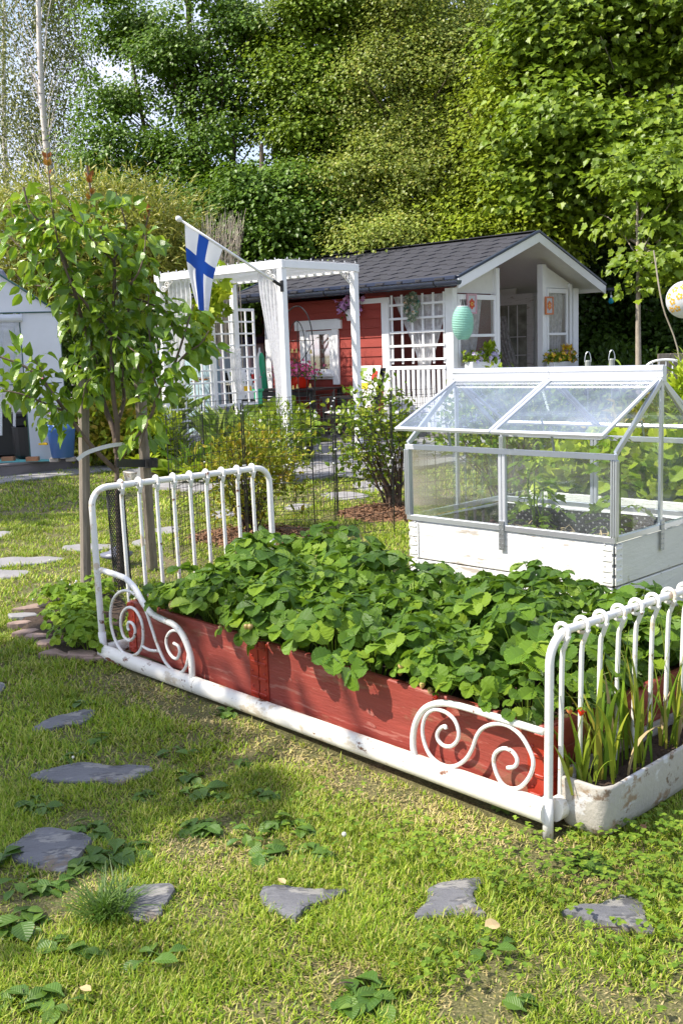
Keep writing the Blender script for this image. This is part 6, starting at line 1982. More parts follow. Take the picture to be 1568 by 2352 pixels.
for x, l_ in ((20, 'left brown brick on the turquoise mat'), (76, 'brown brick lying right of the turquoise mat')):
    mb = MB(); mb.box(Z(x, 1054, .18), (.07, 0, 0), (0, .04, 0), ZUP * .025, 0, .004); tag(mb.build('brick', 'brick'), l_, 'brick')
for x, y, m_, l_ in ((92, 871, 'petal_pink', 'red plastic clip on the film greenhouse wall'), (100, 1020, 'cushion_yellow', 'yellow plastic clip low on the film beside the black pot')):
    mb = MB(); q = AY(x, y, 11.6); mb.box(q, RX * .05, (0, .02, 0), ZUP * .01, 0, .004); mb.box(q + RX * .02 + ZUP * .012, RX * .02, (0, .015, 0), ZUP * .006, 0, .003); tag(mb.build('clip', m_), l_, 'clip')

# ------------------------------------------------------------------ bushes and plants
def bush(name, label, cat, c, rad, n, tpl, size, m, stems=14, group=None, hollow=.35, up=.5, droop=0.0, width=None, stem_m='twig', base=None, clump=0.0, stem_r=.006, extra=None):
    """leafy bush: stems fan out from the base; leaves sit in small clumps near the outside of an uneven volume"""
    c = np.asarray(c, float); rad = np.asarray(rad, float)
    base = np.array([c[0], c[1], 0]) if base is None else np.asarray(base, float)
    t = thing(name, tuple(base), label, cat, group)
    nc = max(6, int(n / 14)) if clump else n
    d = rdir(nc)
    r_ = hollow + (1 - hollow) * RG.uniform(0, 1, nc) ** .6
    lump = 1 + .16 * np.sin(d[:, 0] * 5 + 1) * np.sin(d[:, 2] * 6 + 2) + .12 * np.sin(d[:, 0] * 11 + d[:, 2] * 9) + RG.uniform(-.08, .10, nc)
    Cn = c + d * rad * (r_ * lump)[:, None]
    keep = Cn[:, 2] > .04
    Cn, d = Cn[keep], d[keep]
    if clump:
        k = 14
        P = np.repeat(Cn, k, 0) + RG.normal(size=(len(Cn) * k, 3)) * clump * [1, 1, .6]
        D = np.repeat(d, k, 0)
    else:
        P, D = Cn, d
    keep = (P[:, 2] > .02) & outside_house(P)
    P, D = P[keep], D[keep]
    N = len(P)
    ax = D * .6 + rdir(N) * .8 + ZUP * (up - droop)
    nr = ZUP * .8 + D * .6 + rdir(N) * .7
    mb = MB()
    s_ = size * RG.uniform(.65, 1.25, N)
    mb.leaves(tpl, P, ax, nr, s_, 0, None if width is None else s_ * width)
    mb.build('leaves', m, t)
    if stems:
        mb = MB()
        for k in range(stems):
            q = Cn[RG.integers(len(Cn))]
            b0 = base + np.array([RG.uniform(-1, 1) * rad[0] * .15, RG.uniform(-1, 1) * rad[1] * .15, 0])
            mid_ = (b0 * .5 + q * .5) * [1, 1, 1] + np.array([0, 0, rad[2] * .15]) + RG.normal(size=3) * rad * .06
            mb.tube(spline([b0, mid_, q], 4), np.linspace(stem_r, stem_r * .35, 9), 5, caps=False)
        mb.build('stems', stem_m, t)
    if extra:
        mb = MB(); n2, m2, s2 = extra
        idx = RG.integers(0, len(P), n2)
        flowers(mb, P[idx] + D[idx] * .02, s2, 0, (0, -.5, .7), 5, .6); mb.build('flowers', m2, t)['kind'] = 'stuff'
    return t
# caged shrubs
b0 = Z(575, 1228)
bush('caged_shrub', 'yellow green flowering shrub with reddish tips inside the wire cage behind the bedhead', 'shrub', b0 + [.02, .05, .44], (.36, .34, .36), 2600, T_OVATE, .042, 'leaf_shrub_yellow', 46, base=b0, hollow=.15, up=.6, width=.8, clump=.05, stem_r=.006)
b0 = Z(905, 1170)
bush('caged_shrub', 'open branched green shrub with white flecks in the cage left of the cold frame', 'shrub', b0 + [-.12, .1, .60], (.38, .38, .38), 1700, T_OVATE, .052, 'leaf_shrub_green', 30, base=b0, hollow=.15, up=.3, width=.95, clump=.06, stem_r=.009, extra=(110, 'petal_white', .016))
b0 = Z(1165, 1185)
bush('caged_shrub', 'green leafy shrub seen through the panes of the cold frame', 'shrub', b0 + [0, .1, .66], (.5, .4, .40), 1800, T_OVATE, .055, 'leaf_shrub_green', 24, base=b0, hollow=.2, clump=.06, stem_r=.009)
# wire mesh cages
def meshpanel(p, q, z0, z1, label, sp=.075, tall=.02, bent=True):
    t = thing('wire_mesh_panel', tuple((p + q) / 2), label, 'wire fence')
    d = U(q - p); L = np.linalg.norm(q - p)
    mb = MB(); nvt = max(2, int(L / sp))
    for k in range(nvt + 1):
        c = p + d * L * k / nvt
        mb.tube([c + ZUP * z0, c + ZUP * z1], .0016, 4, caps=False)
    z = z0
    while z <= z1 + .001:
        mb.tube([p + ZUP * (z + .004 * math.sin(z * 40)), (p + q) / 2 + ZUP * (z + .006 * math.sin(z * 23)), q + ZUP * z], .0016, 4, caps=False)
        z += sp * .82
    mb.build('mesh', 'black_metal', t)
    mb = MB()
    for c in (p,):
        mb.tube([c + ZUP * -.03, c + ZUP * (z1 + .01)], .0045, 6)
    mb.build('post', 'black_metal', t)
    for z in (z1 - .06, z0 + .5):
        mb = MB(); mb.ball(p + ZUP * z, .007, 6, 4); mb.build('cable_tie', 'white_paint', t)
    return t
P1, P2, P3, P4 = Z(400, 1290), Z(568, 1243), Z(768, 1240), Z(902, 1222)
P5 = P4 + np.array([.62, .25, 0]); P6 = P1 + np.array([.1, .95, 0]); P7 = P6 + np.array([.75, .35, 0]); P8 = P3 + np.array([.02, 1.0, 0]); P9 = P8 + np.array([.8, .35, 0])
meshpanel(P2, P1, .02, .93, 'black wire mesh panel behind the bars of the bedhead')
meshpanel(P2 + [.012, .01, 0], P3, .02, .95, 'black wire mesh panel in front of the yellow green shrub')
meshpanel(P3 + [.012, .01, 0], P4, .02, .96, 'black wire mesh panel left of the open branched shrub')
meshpanel(P4 + [.012, .01, 0], P5, .02, .97, 'black wire mesh panel running behind the left end of the cold frame')
meshpanel(P6, P1 + [0, .02, 0], .02, .93, 'black wire mesh panel closing the left side of the shrub cage')
meshpanel(P7, P6 + [.02, 0, 0], .02, .95, 'rear black wire mesh panel behind the yellow green shrub')
meshpanel(P8, P7 + [.02, 0, 0], .02, .95, 'rear black wire mesh panel in the middle, before the terrace')
meshpanel(P8 + [.01, .02, 0], P9, .02, .97, 'rear black wire mesh panel behind the open branched shrub')
# grasses and plants round the pergola foot
def tuft(name, label, cat, c, n, h, spread, m, wid=.008, lean=.5, group=None):
    an = rnd(n, 0, 6.283); le = np.abs(RG.normal(size=n)) * lean
    mb = MB(); P = np.asarray(c) + np.c_[rnd(n, -1, 1) * spread, rnd(n, -1, 1) * spread, np.zeros(n)]
    hh = h * rnd(n, .55, 1.1)
    tpl = leaf_rows([(0, .4), (.3, .5), (.6, .42), (.85, .22), (1, .02)], .3, .35)
    mb.leaves(tpl, P, np.c_[np.cos(an) * le, np.sin(an) * le, np.ones(n)], np.c_[-np.cos(an), -np.sin(an), le], hh, 0, np.full(n, wid))
    return tag(mb.build(name, m), label, cat, group)
tuft('ornamental_grass', 'tall arching ornamental grass in front of the left lattice screen', 'grass plant', Z(348, 1050), 420, 1.0, .16, 'leaf_reed', .016, .35)
tuft('ornamental_grass', 'tall reed grass between square stake and lattice screen', 'grass plant', Z(390, 1060), 90, .45, .10, 'leaf_reed', .014, .4)
tuft('ornamental_grass', 'silvery striped grass rising behind the wire mesh before the pergola', 'grass plant', Z(535, 1065), 300, .66, .24, 'leaf_reed', .015, .16)
tuft('ornamental_grass', 'silvery striped grass nearest the wire post before the pergola', 'grass plant', Z(500, 1095), 70, .30, .12, 'leaf_reed', .014, .2)
tuft('iris_plant', 'low iris fan behind the bedhead at the path edge', 'iris', Z(440, 1105), 40, .42, .08, 'leaf_blade', .022, .22)
def hosta(c, n, s_, label, m='leaf_shrub_green'):
    mb = MB(); an = rnd(n, 0, 6.28); el = rnd(n, .1, 1.4)
    mb.leaves(T_ROUND, c + np.c_[np.cos(an) * .06, np.sin(an) * .06, rnd(n, .02, .12)], np.c_[np.cos(an), np.sin(an), el], np.c_[-np.cos(an) * el, -np.sin(an) * el, np.ones(n)], s_ * rnd(n, .7, 1.2), 0, s_ * rnd(n, .45, .7))
    tag(mb.build('hosta', m), label, 'hosta')
hosta(Z(395, 1105), 34, .24, 'green hosta beside the black strap of the right stake')
hosta(Z(330, 1092), 30, .18, 'small hosta in the pale pot behind the paper tag', 'leaf_lime')
hosta(Z(455, 1112), 30, .2, 'yellow edged hosta at the foot of the silvery grass', 'leaf_lime')
hosta(Z(500, 1112), 24, .15, 'low hosta beside the garden path slabs')
mb = MB(); c = Z(325, 1108); mb.lathe(c, [(.001, 0), (.16, 0), (.18, .12), (.165, .13), (.15, .10)], 18); tag(mb.build('stone_pot', 'concrete'), 'pale low stone pot behind the paper tag on the right stake', 'pot')
bush('golden_shrub', 'small golden yellow shrub behind the right wooden stake', 'shrub', Z(368, 1075) + [0, .2, .36], (.26, .25, .32), 2400, T_OVATE, .045, 'leaf_lime', 10, hollow=.2, up=.8, width=.7)
bush('flowering_perennial', 'green perennial with small white flowers in front of the black tub', 'plant', Z(640, 1120) + [0, .5, .40], (.35, .3, .36), 1500, T_LONG, .09, 'leaf_shrub_green', 12, hollow=.2, extra=(90, 'petal_white', .02))
bush('leafy_plant', 'big soft green leaves rising behind the wire mesh below the lace curtain', 'plant', Z(645, 1050) + [0, .2, .36], (.34, .35, .28), 260, T_ROUND, .19, 'leaf_shrub_green', 10, hollow=.25)
bush('leafy_plant', 'leafy perennials filling the bed under the lattice screen', 'plant', Z(435, 1075) + [0, .3, .10], (.5, .25, .14), 600, T_OVATE, .08, 'leaf_shrub_green', 10, hollow=.2)
bush('leafy_plant', 'mixed low greenery between the deck and the wooden stakes', 'plant', Z(245, 1080) + [0, .4, .38], (.55, .4, .42), 1900, T_OVATE, .08, 'leaf_shrub_yellow', 12, hollow=.2)
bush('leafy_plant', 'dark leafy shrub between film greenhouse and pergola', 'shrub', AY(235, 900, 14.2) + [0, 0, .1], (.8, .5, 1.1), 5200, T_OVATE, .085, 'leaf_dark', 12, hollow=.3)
bush('leafy_plant', 'light green perennials beside the right pergola post', 'plant', HF(.5, -1.1, .25), (.3, .3, .28), 500, T_OVATE, .09, 'leaf_shrub_green', 8, hollow=.2) if False else None
bush('climbing_plant', 'yellow green climber leaves on the pergola beside the flag', 'climber', AY(492, 670, 13.0), (.24, .2, .30), 90, T_MAPLE, .13, 'leaf_lime', 6, hollow=.2, base=AY(470, 760, 13.0), stem_r=.006)
bush('climbing_plant', 'yellow green climber leaves below the tip of the flag', 'climber', AY(440, 745, 13.1), (.30, .2, .22), 110, T_MAPLE, .14, 'leaf_lime', 6, hollow=.2, base=AY(470, 800, 13.1), stem_r=.006)
# seed heads behind lattice
mb = MB(); 
for x, y in [(455, 870), (468, 873), (480, 869), (515, 880), (525, 884), (448, 877)]:
    q = AY(x, y, 14.6); mb.lathe(q, [(.001, -.01), (.07, .0), (.06, .015), (.001, .025)], 10)
    mb.tube([q, q * [1, 1, 0]], .005, 4)
stuff(mb.build('flower_umbels', 'petal_cream', origin=(0, 0, 0)), 'cream flower umbels behind the lattice screen', 'flowers')

# ------------------------------------------------------------------ right background garden
rb = thing('lime_leaf_planter', tuple(GF(-.1, 1.75)), 'white board planter crowded with lime green leaves behind the cold frame', 'planter box')
for (i0, j0, i1, j1) in ((-.6, 1.25, 1.3, 1.25), (-.6, 2.05, 1.3, 2.05), (1.3, 1.27, 1.3, 2.03), (-.6, 1.27, -.6, 2.03)):
    mb = MB(); mb.bar(GF(i0, j0, .2), GF(i1, j1, .2), .022, .38, ZUP, 0, .003); mb.build('board', 'white_board', rb)
mb = MB(); n = 3600
ij = np.c_[rnd(n, -.62, 1.28), rnd(n, 1.22, 2.1)]
P = np.array([GF(i, j, 0) for i, j in ij]); P[:, 2] = .36 + rnd(n, 0, 1) ** .7 * ((.30 + .16 * (ij[:, 0] < .5)) + .06 * np.sin(P[:, 0] * 9))
mb.leaves(T_ROUND, P, rdir(n) + ZUP * .2, rdir(n) * .6 + ZUP * .7 - HL[0] * 0, rnd(n, .055, .10)); mb.build('leaves', 'leaf_lime', rb)
# maize plants, glass lanterns on stakes
def maize(x, Y, h, label, seed):
    g = np.random.default_rng(seed)
    c = AY(x, 900, Y); c[2] = 0
    t = thing('maize_plant', tuple(c), label, 'maize plant')
    mb = MB(); mb.tube([c, c + ZUP * h * .85], [.014, .006], 6); mb.build('stem', 'leaf_blade', t)
    mb = MB()
    for k in range(9):
        an = k * 2.6 + g.uniform(-.4, .4); d = np.array([math.cos(an), math.sin(an) * .6, 0]); L = .42 * g.uniform(.7, 1.1)
        z = h * (.3 + .07 * k); rows = []
        sd_ = np.cross(d, ZUP)
        for q in np.linspace(0, 1, 9):
            p = c + ZUP * (z + L * (.75 * q - .95 * q * q)) + d * L * q
            w = .028 * math.sin(min(1, q * 1.6 + .15) * math.pi / 1.0 * .5) * (1 - q ** 3) + .001
            rows.append([p - sd_ * w, p + ZUP * -.006, p + sd_ * w])
        mb.grid(np.array(rows))
    mb.build('leaves', 'leaf_blade', t, smooth=True)
maize(1425, 9.0, 1.22, 'maize plant with arching leaves behind the ridge of the cold frame', 3)
maize(1375, 9.2, 1.02, 'shorter maize plant left of the arching one, near the glass lanterns', 4)
maize(1500, 9.4, 1.0, 'maize plant right of the bare grey trunk', 5)
for x, y, lab in ((1349, 840, 'left glass lantern on a wire stake above the cold frame'), (1404, 836, 'right glass lantern on a wire stake, among the maize leaves')):
    c = AY(x, y, 8.6)
    t = thing('glass_lantern', tuple(c - ZUP * .06), lab, 'lantern')
    mb = MB(); mb.lathe(c, [(.001, -.05), (.024, -.05), (.024, .035), (.018, .045), (.001, .045)], 10); mb.build('jar', 'blue_shade', t)
    mb = MB(); mb.tube([c + ZUP * .03 + RX * .026 * math.cos(a) + ZUP * .085 * math.sin(a) for a in np.linspace(0, math.pi, 11)], .003, 4); mb.tube([c - ZUP * .05, c * [1, 1, 0]], .004, 5); mb.build('wire_stake', 'aluminium', t)
# balloon paper lantern on a slanting pole
c = AY(1572, 688, 9.5)
t = thing('round_paper_lantern', tuple(c - ZUP * .17), 'round white paper lantern with orange flowers at the right edge, before the maple', 'paper lantern')
mb = MB(); mb.lathe(c, [(.001 + .168 * math.sin(a), -.168 * math.cos(a) + .0012 * math.sin(a * 60)) for a in np.linspace(0, math.pi, 30)], 28); mb.build('globe', 'white_paper', t, smooth=True)
g = np.random.default_rng(4)
for th, ph_ in [(-2.55, .55), (-2.2, .15), (-2.6, -.1), (-2.35, -.5), (-2.0, .7), (-1.8, -.25), (-1.5, .3), (-1.2, -.4), (-2.9, .2), (-1.0, .5), (-.6, 0), (-2.8, -.55), (-1.7, -.8), (.4, .3), (1.2, -.2), (2.2, .3)]:
    n_ = np.array([math.cos(th) * math.cos(ph_), math.sin(th) * math.cos(ph_), math.sin(ph_)])
    u_ = U(np.cross(n_, ZUP)); v_ = np.cross(n_, u_)
    mb = MB()
    for k in range(5):
        a = k * 1.2566; cc = u_ * math.cos(a) * .022 + v_ * math.sin(a) * .022
        pts = [c + U(n_ * .17 + cc + u_ * math.cos(q) * .012 + v_ * math.sin(q) * .012) * .1715 for q in np.arange(8) * .785]
        mb.add(pts, [list(range(8))])
    mb.build('printed_flower', 'yellow_paper', t)
mb = MB(); a_ = AY(1500, 575, 9.6); b_ = AY(1560, 835, 9.6); mb.tube(spline([a_, AY(1520, 700, 9.6), b_, b_ * [1, 1, 0]], 5), .007, 6)
tag(mb.build('bent_pole', 'dry_twig'), 'thin bent pole rising beside the round flowered lantern', 'pole')
# white metal chair, grey board screen
def wchair(x0, Y):
    c = AY(x0, 900, Y); c[2] = 0
    t = thing('white_metal_chair', tuple(c), 'white metal garden chair with a rounded slatted back, far right', 'chair')
    ax = np.array([1., 0, 0]); 
    P = lambda dx, z, dy=0: c + ax * dx + ZUP * z + np.array([0, dy, 0])
    mb = MB(); mb.tube(spline([P(-.21, .45), P(-.27, .75), P(-.24, .95), P(-.12, 1.03), P(.10, 1.03), P(.21, .96), P(.24, .85), P(.22, .45)], 6), .014, 8); mb.build('back_hoop', 'white_paint', t, smooth=True)
    for k in range(5):
        mb = MB(); dx = -.15 + .075 * k; mb.tube([P(dx, .46), P(dx * 1.05, 1.02)], .008, 6); mb.build('back_slat', 'white_paint', t)
    mb = MB(); mb.lathe(P(0, .44, -.2), [(.001, .0), (.22, 0), (.23, .02), (.001, .03)], 20); mb.build('seat', 'white_paint', t)
    for dx, dy in ((-.2, 0), (.2, 0), (-.18, -.36), (.18, -.36)):
        mb = MB(); mb.tube([P(dx, .45, dy), P(dx * 1.15, 0, dy)], .012, 6); mb.build('leg', 'white_paint', t)
wchair(1527, 12.0)
sc = thing('board_screen', tuple(AY(1560, 900, 12.8) * [1, 1, 0]), 'weathered grey board screen behind the white metal chair', 'fence')
for k in range(7):
    mb = MB(); q = AY(1522, 870, 12.8) + np.array([k * .16, .03 * k, 0]); q[2] = .55; mb.box(q, (.075, .01, 0), (0, .012, 0), ZUP * .55, 0, .003); mb.build('board', 'grey_wood', sc)
bush('tall_perennial', 'tall bright green perennial with narrow leaves at the right edge behind the cold frame', 'plant', AY(1575, 905, 7.4), (.10, .12, .26), 420, T_LONG, .11, 'leaf_lime', 8, hollow=.1, up=.9, width=1.3)
bush('tall_perennial', 'feathery green perennial between the white chair and the cold frame ridge', 'plant', AY(1535, 960, 7.8), (.16, .15, .24), 500, T_LONG, .10, 'leaf_shrub_green', 8, hollow=.1, up=.9, width=1.3)
bush('vegetable_patch', 'mixed vegetables growing behind the lime leaved planter', 'plants', AY(1330, 930, 9.3) * [1, 1, 0] + [0, 0, .4], (1.1, .6, .42), 3800, T_OVATE, .08, 'leaf_shrub_green', 10, hollow=.2)
bush('vegetable_patch', 'leafy vegetables behind the rear panes at the far right', 'plants', AY(1520, 930, 8.2) * [1, 1, 0] + [0, 0, .4], (.6, .6, .42), 2400, T_OVATE, .07, 'leaf_shrub_yellow', 10, hollow=.2)
bush('hedge_shrub', 'dense green shrub beside the cottage corner behind the flower boxes', 'shrub', AY(1400, 860, 16.0) * [1, 1, 0] + [0, .0, .5], (1.3, .7, .7), 3800, T_OVATE, .09, 'leaf_dark', 10, hollow=.3)

# ------------------------------------------------------------------ pear tree, stakes, guard
pb = Z(282, 1352)
pt = thing('pear_tree', tuple(pb), 'young pear tree with glossy drooping leaves, tied to two wooden stakes', 'tree')
Y0 = pb[1]
def pp(x, y, dy=0.0): return AY(x, y, Y0 + dy)
LIMBS = [  # (points, radius, leaf density, young tip)
 ([(282, 1350, 0), (276, 1250, 0), (270, 1120, 0), (268, 1040, 0)], .026, 0, 0),
 ([(268, 1040, 0), (262, 990, 0), (240, 930, .03), (225, 860, .05), (212, 800, .02), (190, 740, 0), (175, 680, -.05), (150, 600, -.05), (115, 540, 0), (70, 480, 0), (55, 430, 0)], .016, 1, 0),
 ([(268, 1040, 0), (270, 980, -.03), (262, 920, -.05), (258, 850, -.05), (255, 760, 0), (262, 680, 0), (262, 600, 0), (240, 540, .05), (215, 470, .05), (200, 380, .05)], .016, 1, 1),
 ([(266, 985, 0), (285, 920, .06), (280, 850, .08), (290, 760, .1), (300, 680, .1), (310, 600, .1), (330, 540, .08), (345, 480, .05)], .011, 1, 1),
 ([(250, 760, 0), (200, 700, -.1), (160, 640, -.12), (135, 560, -.1), (120, 470, -.08), (108, 345, -.05)], .009, 1, 1),
 ([(266, 1080, 0), (230, 1045, -.05), (190, 1000, -.1), (155, 950, -.15), (110, 890, -.2), (70, 850, -.2), (30, 830, -.2), (-30, 810, -.2)], .014, 1, 0),
 ([(150, 945, -.15), (100, 925, -.25), (50, 905, -.3), (0, 895, -.3)], .007, 1, 0),
 ([(110, 890, -.2), (95, 850, -.22), (80, 825, -.24)], .006, 1, 0),
 ([(270, 1060, 0), (310, 1010, -.05), (345, 960, -.08), (365, 900, -.1), (395, 850, -.1), (420, 780, -.1), (435, 730, -.08), (445, 700, -.05)], .011, 1, 0),
 ([(395, 850, -.1), (430, 810, -.12), (460, 790, -.12), (480, 760, -.1)], .006, 1, 0),
 ([(365, 900, -.1), (350, 850, -.1), (345, 780, -.05), (340, 720, 0), (345, 640, 0)], .006, 1, 0),
 ([(345, 960, -.08), (330, 1000, -.15), (320, 1030, -.15)], .005, 1, 0),
 ([(258, 850, -.05), (215, 850, .15), (180, 840, .2), (150, 820, .2)], .006, 1, 0),
 ([(262, 680, 0), (310, 640, -.1), (330, 590, -.12), (335, 540, -.1)], .006, 1, 0),
 ([(262, 600, 0), (220, 560, -.15), (190, 520, -.2), (160, 500, -.2)], .006, 1, 0),
 ([(255, 760, 0), (300, 800, -.18), (330, 820, -.2)], .005, 1, 0),
 ([(225, 860, .05), (200, 880, -.12), (190, 920, -.14)], .005, 1, 0),
 ([(150, 600, -.05), (90, 590, -.1), (50, 570, -.12), (20, 540, -.1)], .006, 1, 0),
 ([(175, 680, -.05), (110, 660, .05), (60, 650, .1), (25, 620, .1)], .006, 1, 0),
 ([(262, 600, 0), (290, 540, .1), (280, 480, .12), (265, 440, .12)], .006, 1, 0),
 ([(115, 540, 0), (60, 520, .12), (20, 480, .15)], .005, 1, 0),
 ([(300, 680, .1), (350, 700, .05), (385, 720, .0), (400, 760, -.05)], .006, 1, 0),
]
mb = MB(); LP_, LA_, LN_, LS_ = [], [], [], []
YP, YA = [], []
for pts, r_, dens, young in LIMBS:
    S = spline([pp(x, y, dy) for x, y, dy in pts], 7)
    mb.tube(S, np.linspace(r_, max(.0028, r_ * .35), len(S)), 8, caps=False)
    if not dens:
        continue
    L = np.sum(np.linalg.norm(np.diff(S, axis=0), axis=1))
    nl = int(L / .029)
    for k in range(nl):
        t_ = (k + .5) / nl
        if t_ < .22 and r_ > .009:
            continue
        p = S[int(t_ * (len(S) - 1))]
        tang = U(S[min(len(S) - 1, int(t_ * (len(S) - 1)) + 1)] - S[max(0, int(t_ * (len(S) - 1)) - 1)])
        rt_ = math.hypot(p[0] - pb[0], p[1] - pb[1])
        if p[2] < 1.08 and rt_ < .17:
            continue
        for q in range(RG.integers(1, 7)):
            o_ = rdir(1)[0]; o_ = U(o_ - tang * (o_ @ tang))
            st_ = p + o_ * RG.uniform(.015, .10)
            ax = U(o_ * .8 + tang * .35 - ZUP * RG.uniform(.1, 1.1))
            if young and t_ > .90:
                YP.append(p + o_ * .008); YA.append(U(tang + o_ * .7)); continue
            LP_.append(st_); LA_.append(ax); LN_.append(U(ZUP * .5 + o_ * .6 + rdir(1)[0] * .7 + np.array([-.2, -.2, .1]))); LS_.append(RG.uniform(.050, .098))
mb.build('trunk', 'pear_bark', pt, smooth=True)
mb = MB(); mb.leaves(T_PEAR, LP_, LA_, LN_, np.array(LS_)); mb.build('leaves', 'leaf_pear', pt)
mb = MB(); mb.leaves(T_OVATE, YP, YA, rdir(len(YP)), RG.uniform(.025, .045, len(YP))); mb.build('young_leaves', 'leaf_pear_young', pt)
# stakes
def stake(p, q, w, label, n=9):
    p, q = np.asarray(p), np.asarray(q); d = U(q - p); x = U(np.cross(d, (0, 1, 0))); y = np.cross(x, d)
    mb = MB(); an = np.arange(n) * 2 * math.pi / n; rr = 1 + RG.uniform(-.10, .10, n)
    L = np.linalg.norm(q - p)
    rings = []
    for t_ in np.linspace(0, 1, 14):
        k_ = 1 + .03 * math.sin(t_ * 17)
        rings.append(p + d * L * t_ + (np.cos(an) * rr)[:, None] * x * w * k_ + (np.sin(an) * rr)[:, None] * y * w * k_)
    G = np.array(rings); G = np.concatenate([G, G[:, :1]], 1); mb.grid(G); mb.add(rings[-1], [list(range(n))])
    return tag(mb.build('wooden_stake', 'grey_wood'), label, 'stake', 'weathered stakes holding the pear tree')
s1b = Z(197, 1352); s2b = Z(351, 1308)
stake(s1b - ZUP * .05, AY(192, 870, s1b[1]), .029, 'upright weathered stake left of the pear trunk')
stake(s2b - ZUP * .05, AY(317, 822, s2b[1] - .25), .033, 'leaning weathered stake right of the pear trunk, with the black strap')
# black mesh guard
g0, g1 = Z(284, 1352), AY(263, 1107, Y0)
t = thing('trunk_guard', tuple(g0), 'black plastic mesh tube round the foot of the pear tree', 'tree guard')
mb = MB(); ax_ = U(g1 - g0); Lg = np.linalg.norm(g1 - g0); gx_ = U(np.cross(ax_, (0, 1, 0))); gy_ = np.cross(gx_, ax_)
for k in range(22):
    for sg in (-1, 1):
        ph_ = k * 2 * math.pi / 22
        tt = np.linspace(0, 1, 36)
        a = ph_ + sg * tt * 7.5
        P = g0 + ax_ * (tt * Lg)[:, None] + (np.cos(a)[:, None] * gx_ + np.sin(a)[:, None] * gy_) * .047
        mb.tube(P, .0021, 3, caps=False)
mb.build('mesh', 'black_plastic', t)
# strap and paper tag
a_, b_ = pp(272, 1062, -.03), AY(345, 1062, s2b[1] - .15)
t = thing('rubber_strap', tuple(b_), 'black rubber strap tying the pear trunk to the leaning stake', 'strap')
mb = MB()
mb.bar(a_ + [0, -.03, 0], b_ + [-.02, -.045, .0], .004, .045, ZUP); mb.build('band', 'black_plastic', t)
mb = MB(); mb.lathe(b_ - ZUP * .028, [(.040, 0), (.042, .0), (.042, .052), (.040, .052)], 14); mb.box(b_ + RX * .035 + [0, -.03, 0], RX * .014, (0, .012, 0), ZUP * .026, 0, .003); mb.build('buckle', 'black_plastic', t)
def strip(P, w, label, name='plant_label'):
    P = spline(P, 6); mb = MB(); G = []
    for k in range(len(P)):
        tg = U(P[min(k + 1, len(P) - 1)] - P[max(k - 1, 0)]); s_ = U(np.cross(tg, (0, 1, 0.2))); G.append([P[k] - s_ * w / 2, P[k] + s_ * w / 2])
    mb.grid(np.array(G)); return tag(mb.build(name, 'white_paper'), label, 'label')
strip([pp(178, 1056, -.12), pp(200, 1040, -.13), pp(235, 1028, -.12), pp(262, 1022, -.09), pp(286, 1020, -.05)], .022, 'long white paper tag curling from the pear trunk in front of the left stake')
mb = MB(); q = AY(316, 1092, s2b[1] - .12); mb.add([q + RX * -.022 + ZUP * -.05, q + RX * .030 + ZUP * -.05, q + RX * .035 + ZUP * .04, q + RX * .012 + ZUP * .055], [(0, 1, 2, 3)]); tag(mb.build('plant_label', 'white_paper'), 'small white tag hanging at the leaning stake below the strap', 'label')
# disc shaped garden light
c = Z(268, 1300); q = AY(268, 1272, c[1])
t = thing('garden_light', tuple(c), 'low grey mushroom shaped garden light behind the mesh guard', 'garden light')
mb = MB(); mb.lathe(q, [(.001, -.025), (.05, -.03), (.095, -.012), (.10, .004), (.05, .014), (.035, .03), (.001, .05)], 24); mb.build('cap', 'garden_light_plastic', t, smooth=True)
mb = MB(); mb.tube([q, c - ZUP * .02], .02, 10); mb.build('foot', 'black_plastic', t)
# iron lacework ornament left of the pergola
t = thing('iron_scrollwork', tuple(AY(352, 900, 13.0) * [1, 1, 0]), 'white iron scrollwork ornament on a post left of the pergola', 'ornament')
mb = MB()
for cx, cy, r_ in [(352, 700, 11), (366, 712, 9), (345, 722, 8), (362, 690, 8), (372, 728, 8), (340, 704, 7)]:
    an = np.linspace(0, 8, 26); mb.tube([AY(cx + r_ * (1 - a / 9) * math.cos(a), cy + r_ * (1 - a / 9) * math.sin(a), 13.0) for a in an], .007, 4)
mb.build('scrolls', 'white_iron', t)
mb = MB(); mb.tube([AY(355, 735, 13.0), AY(355, 735, 13.0) * [1, 1, 0]], .012, 6); mb.build('post', 'white_iron', t)

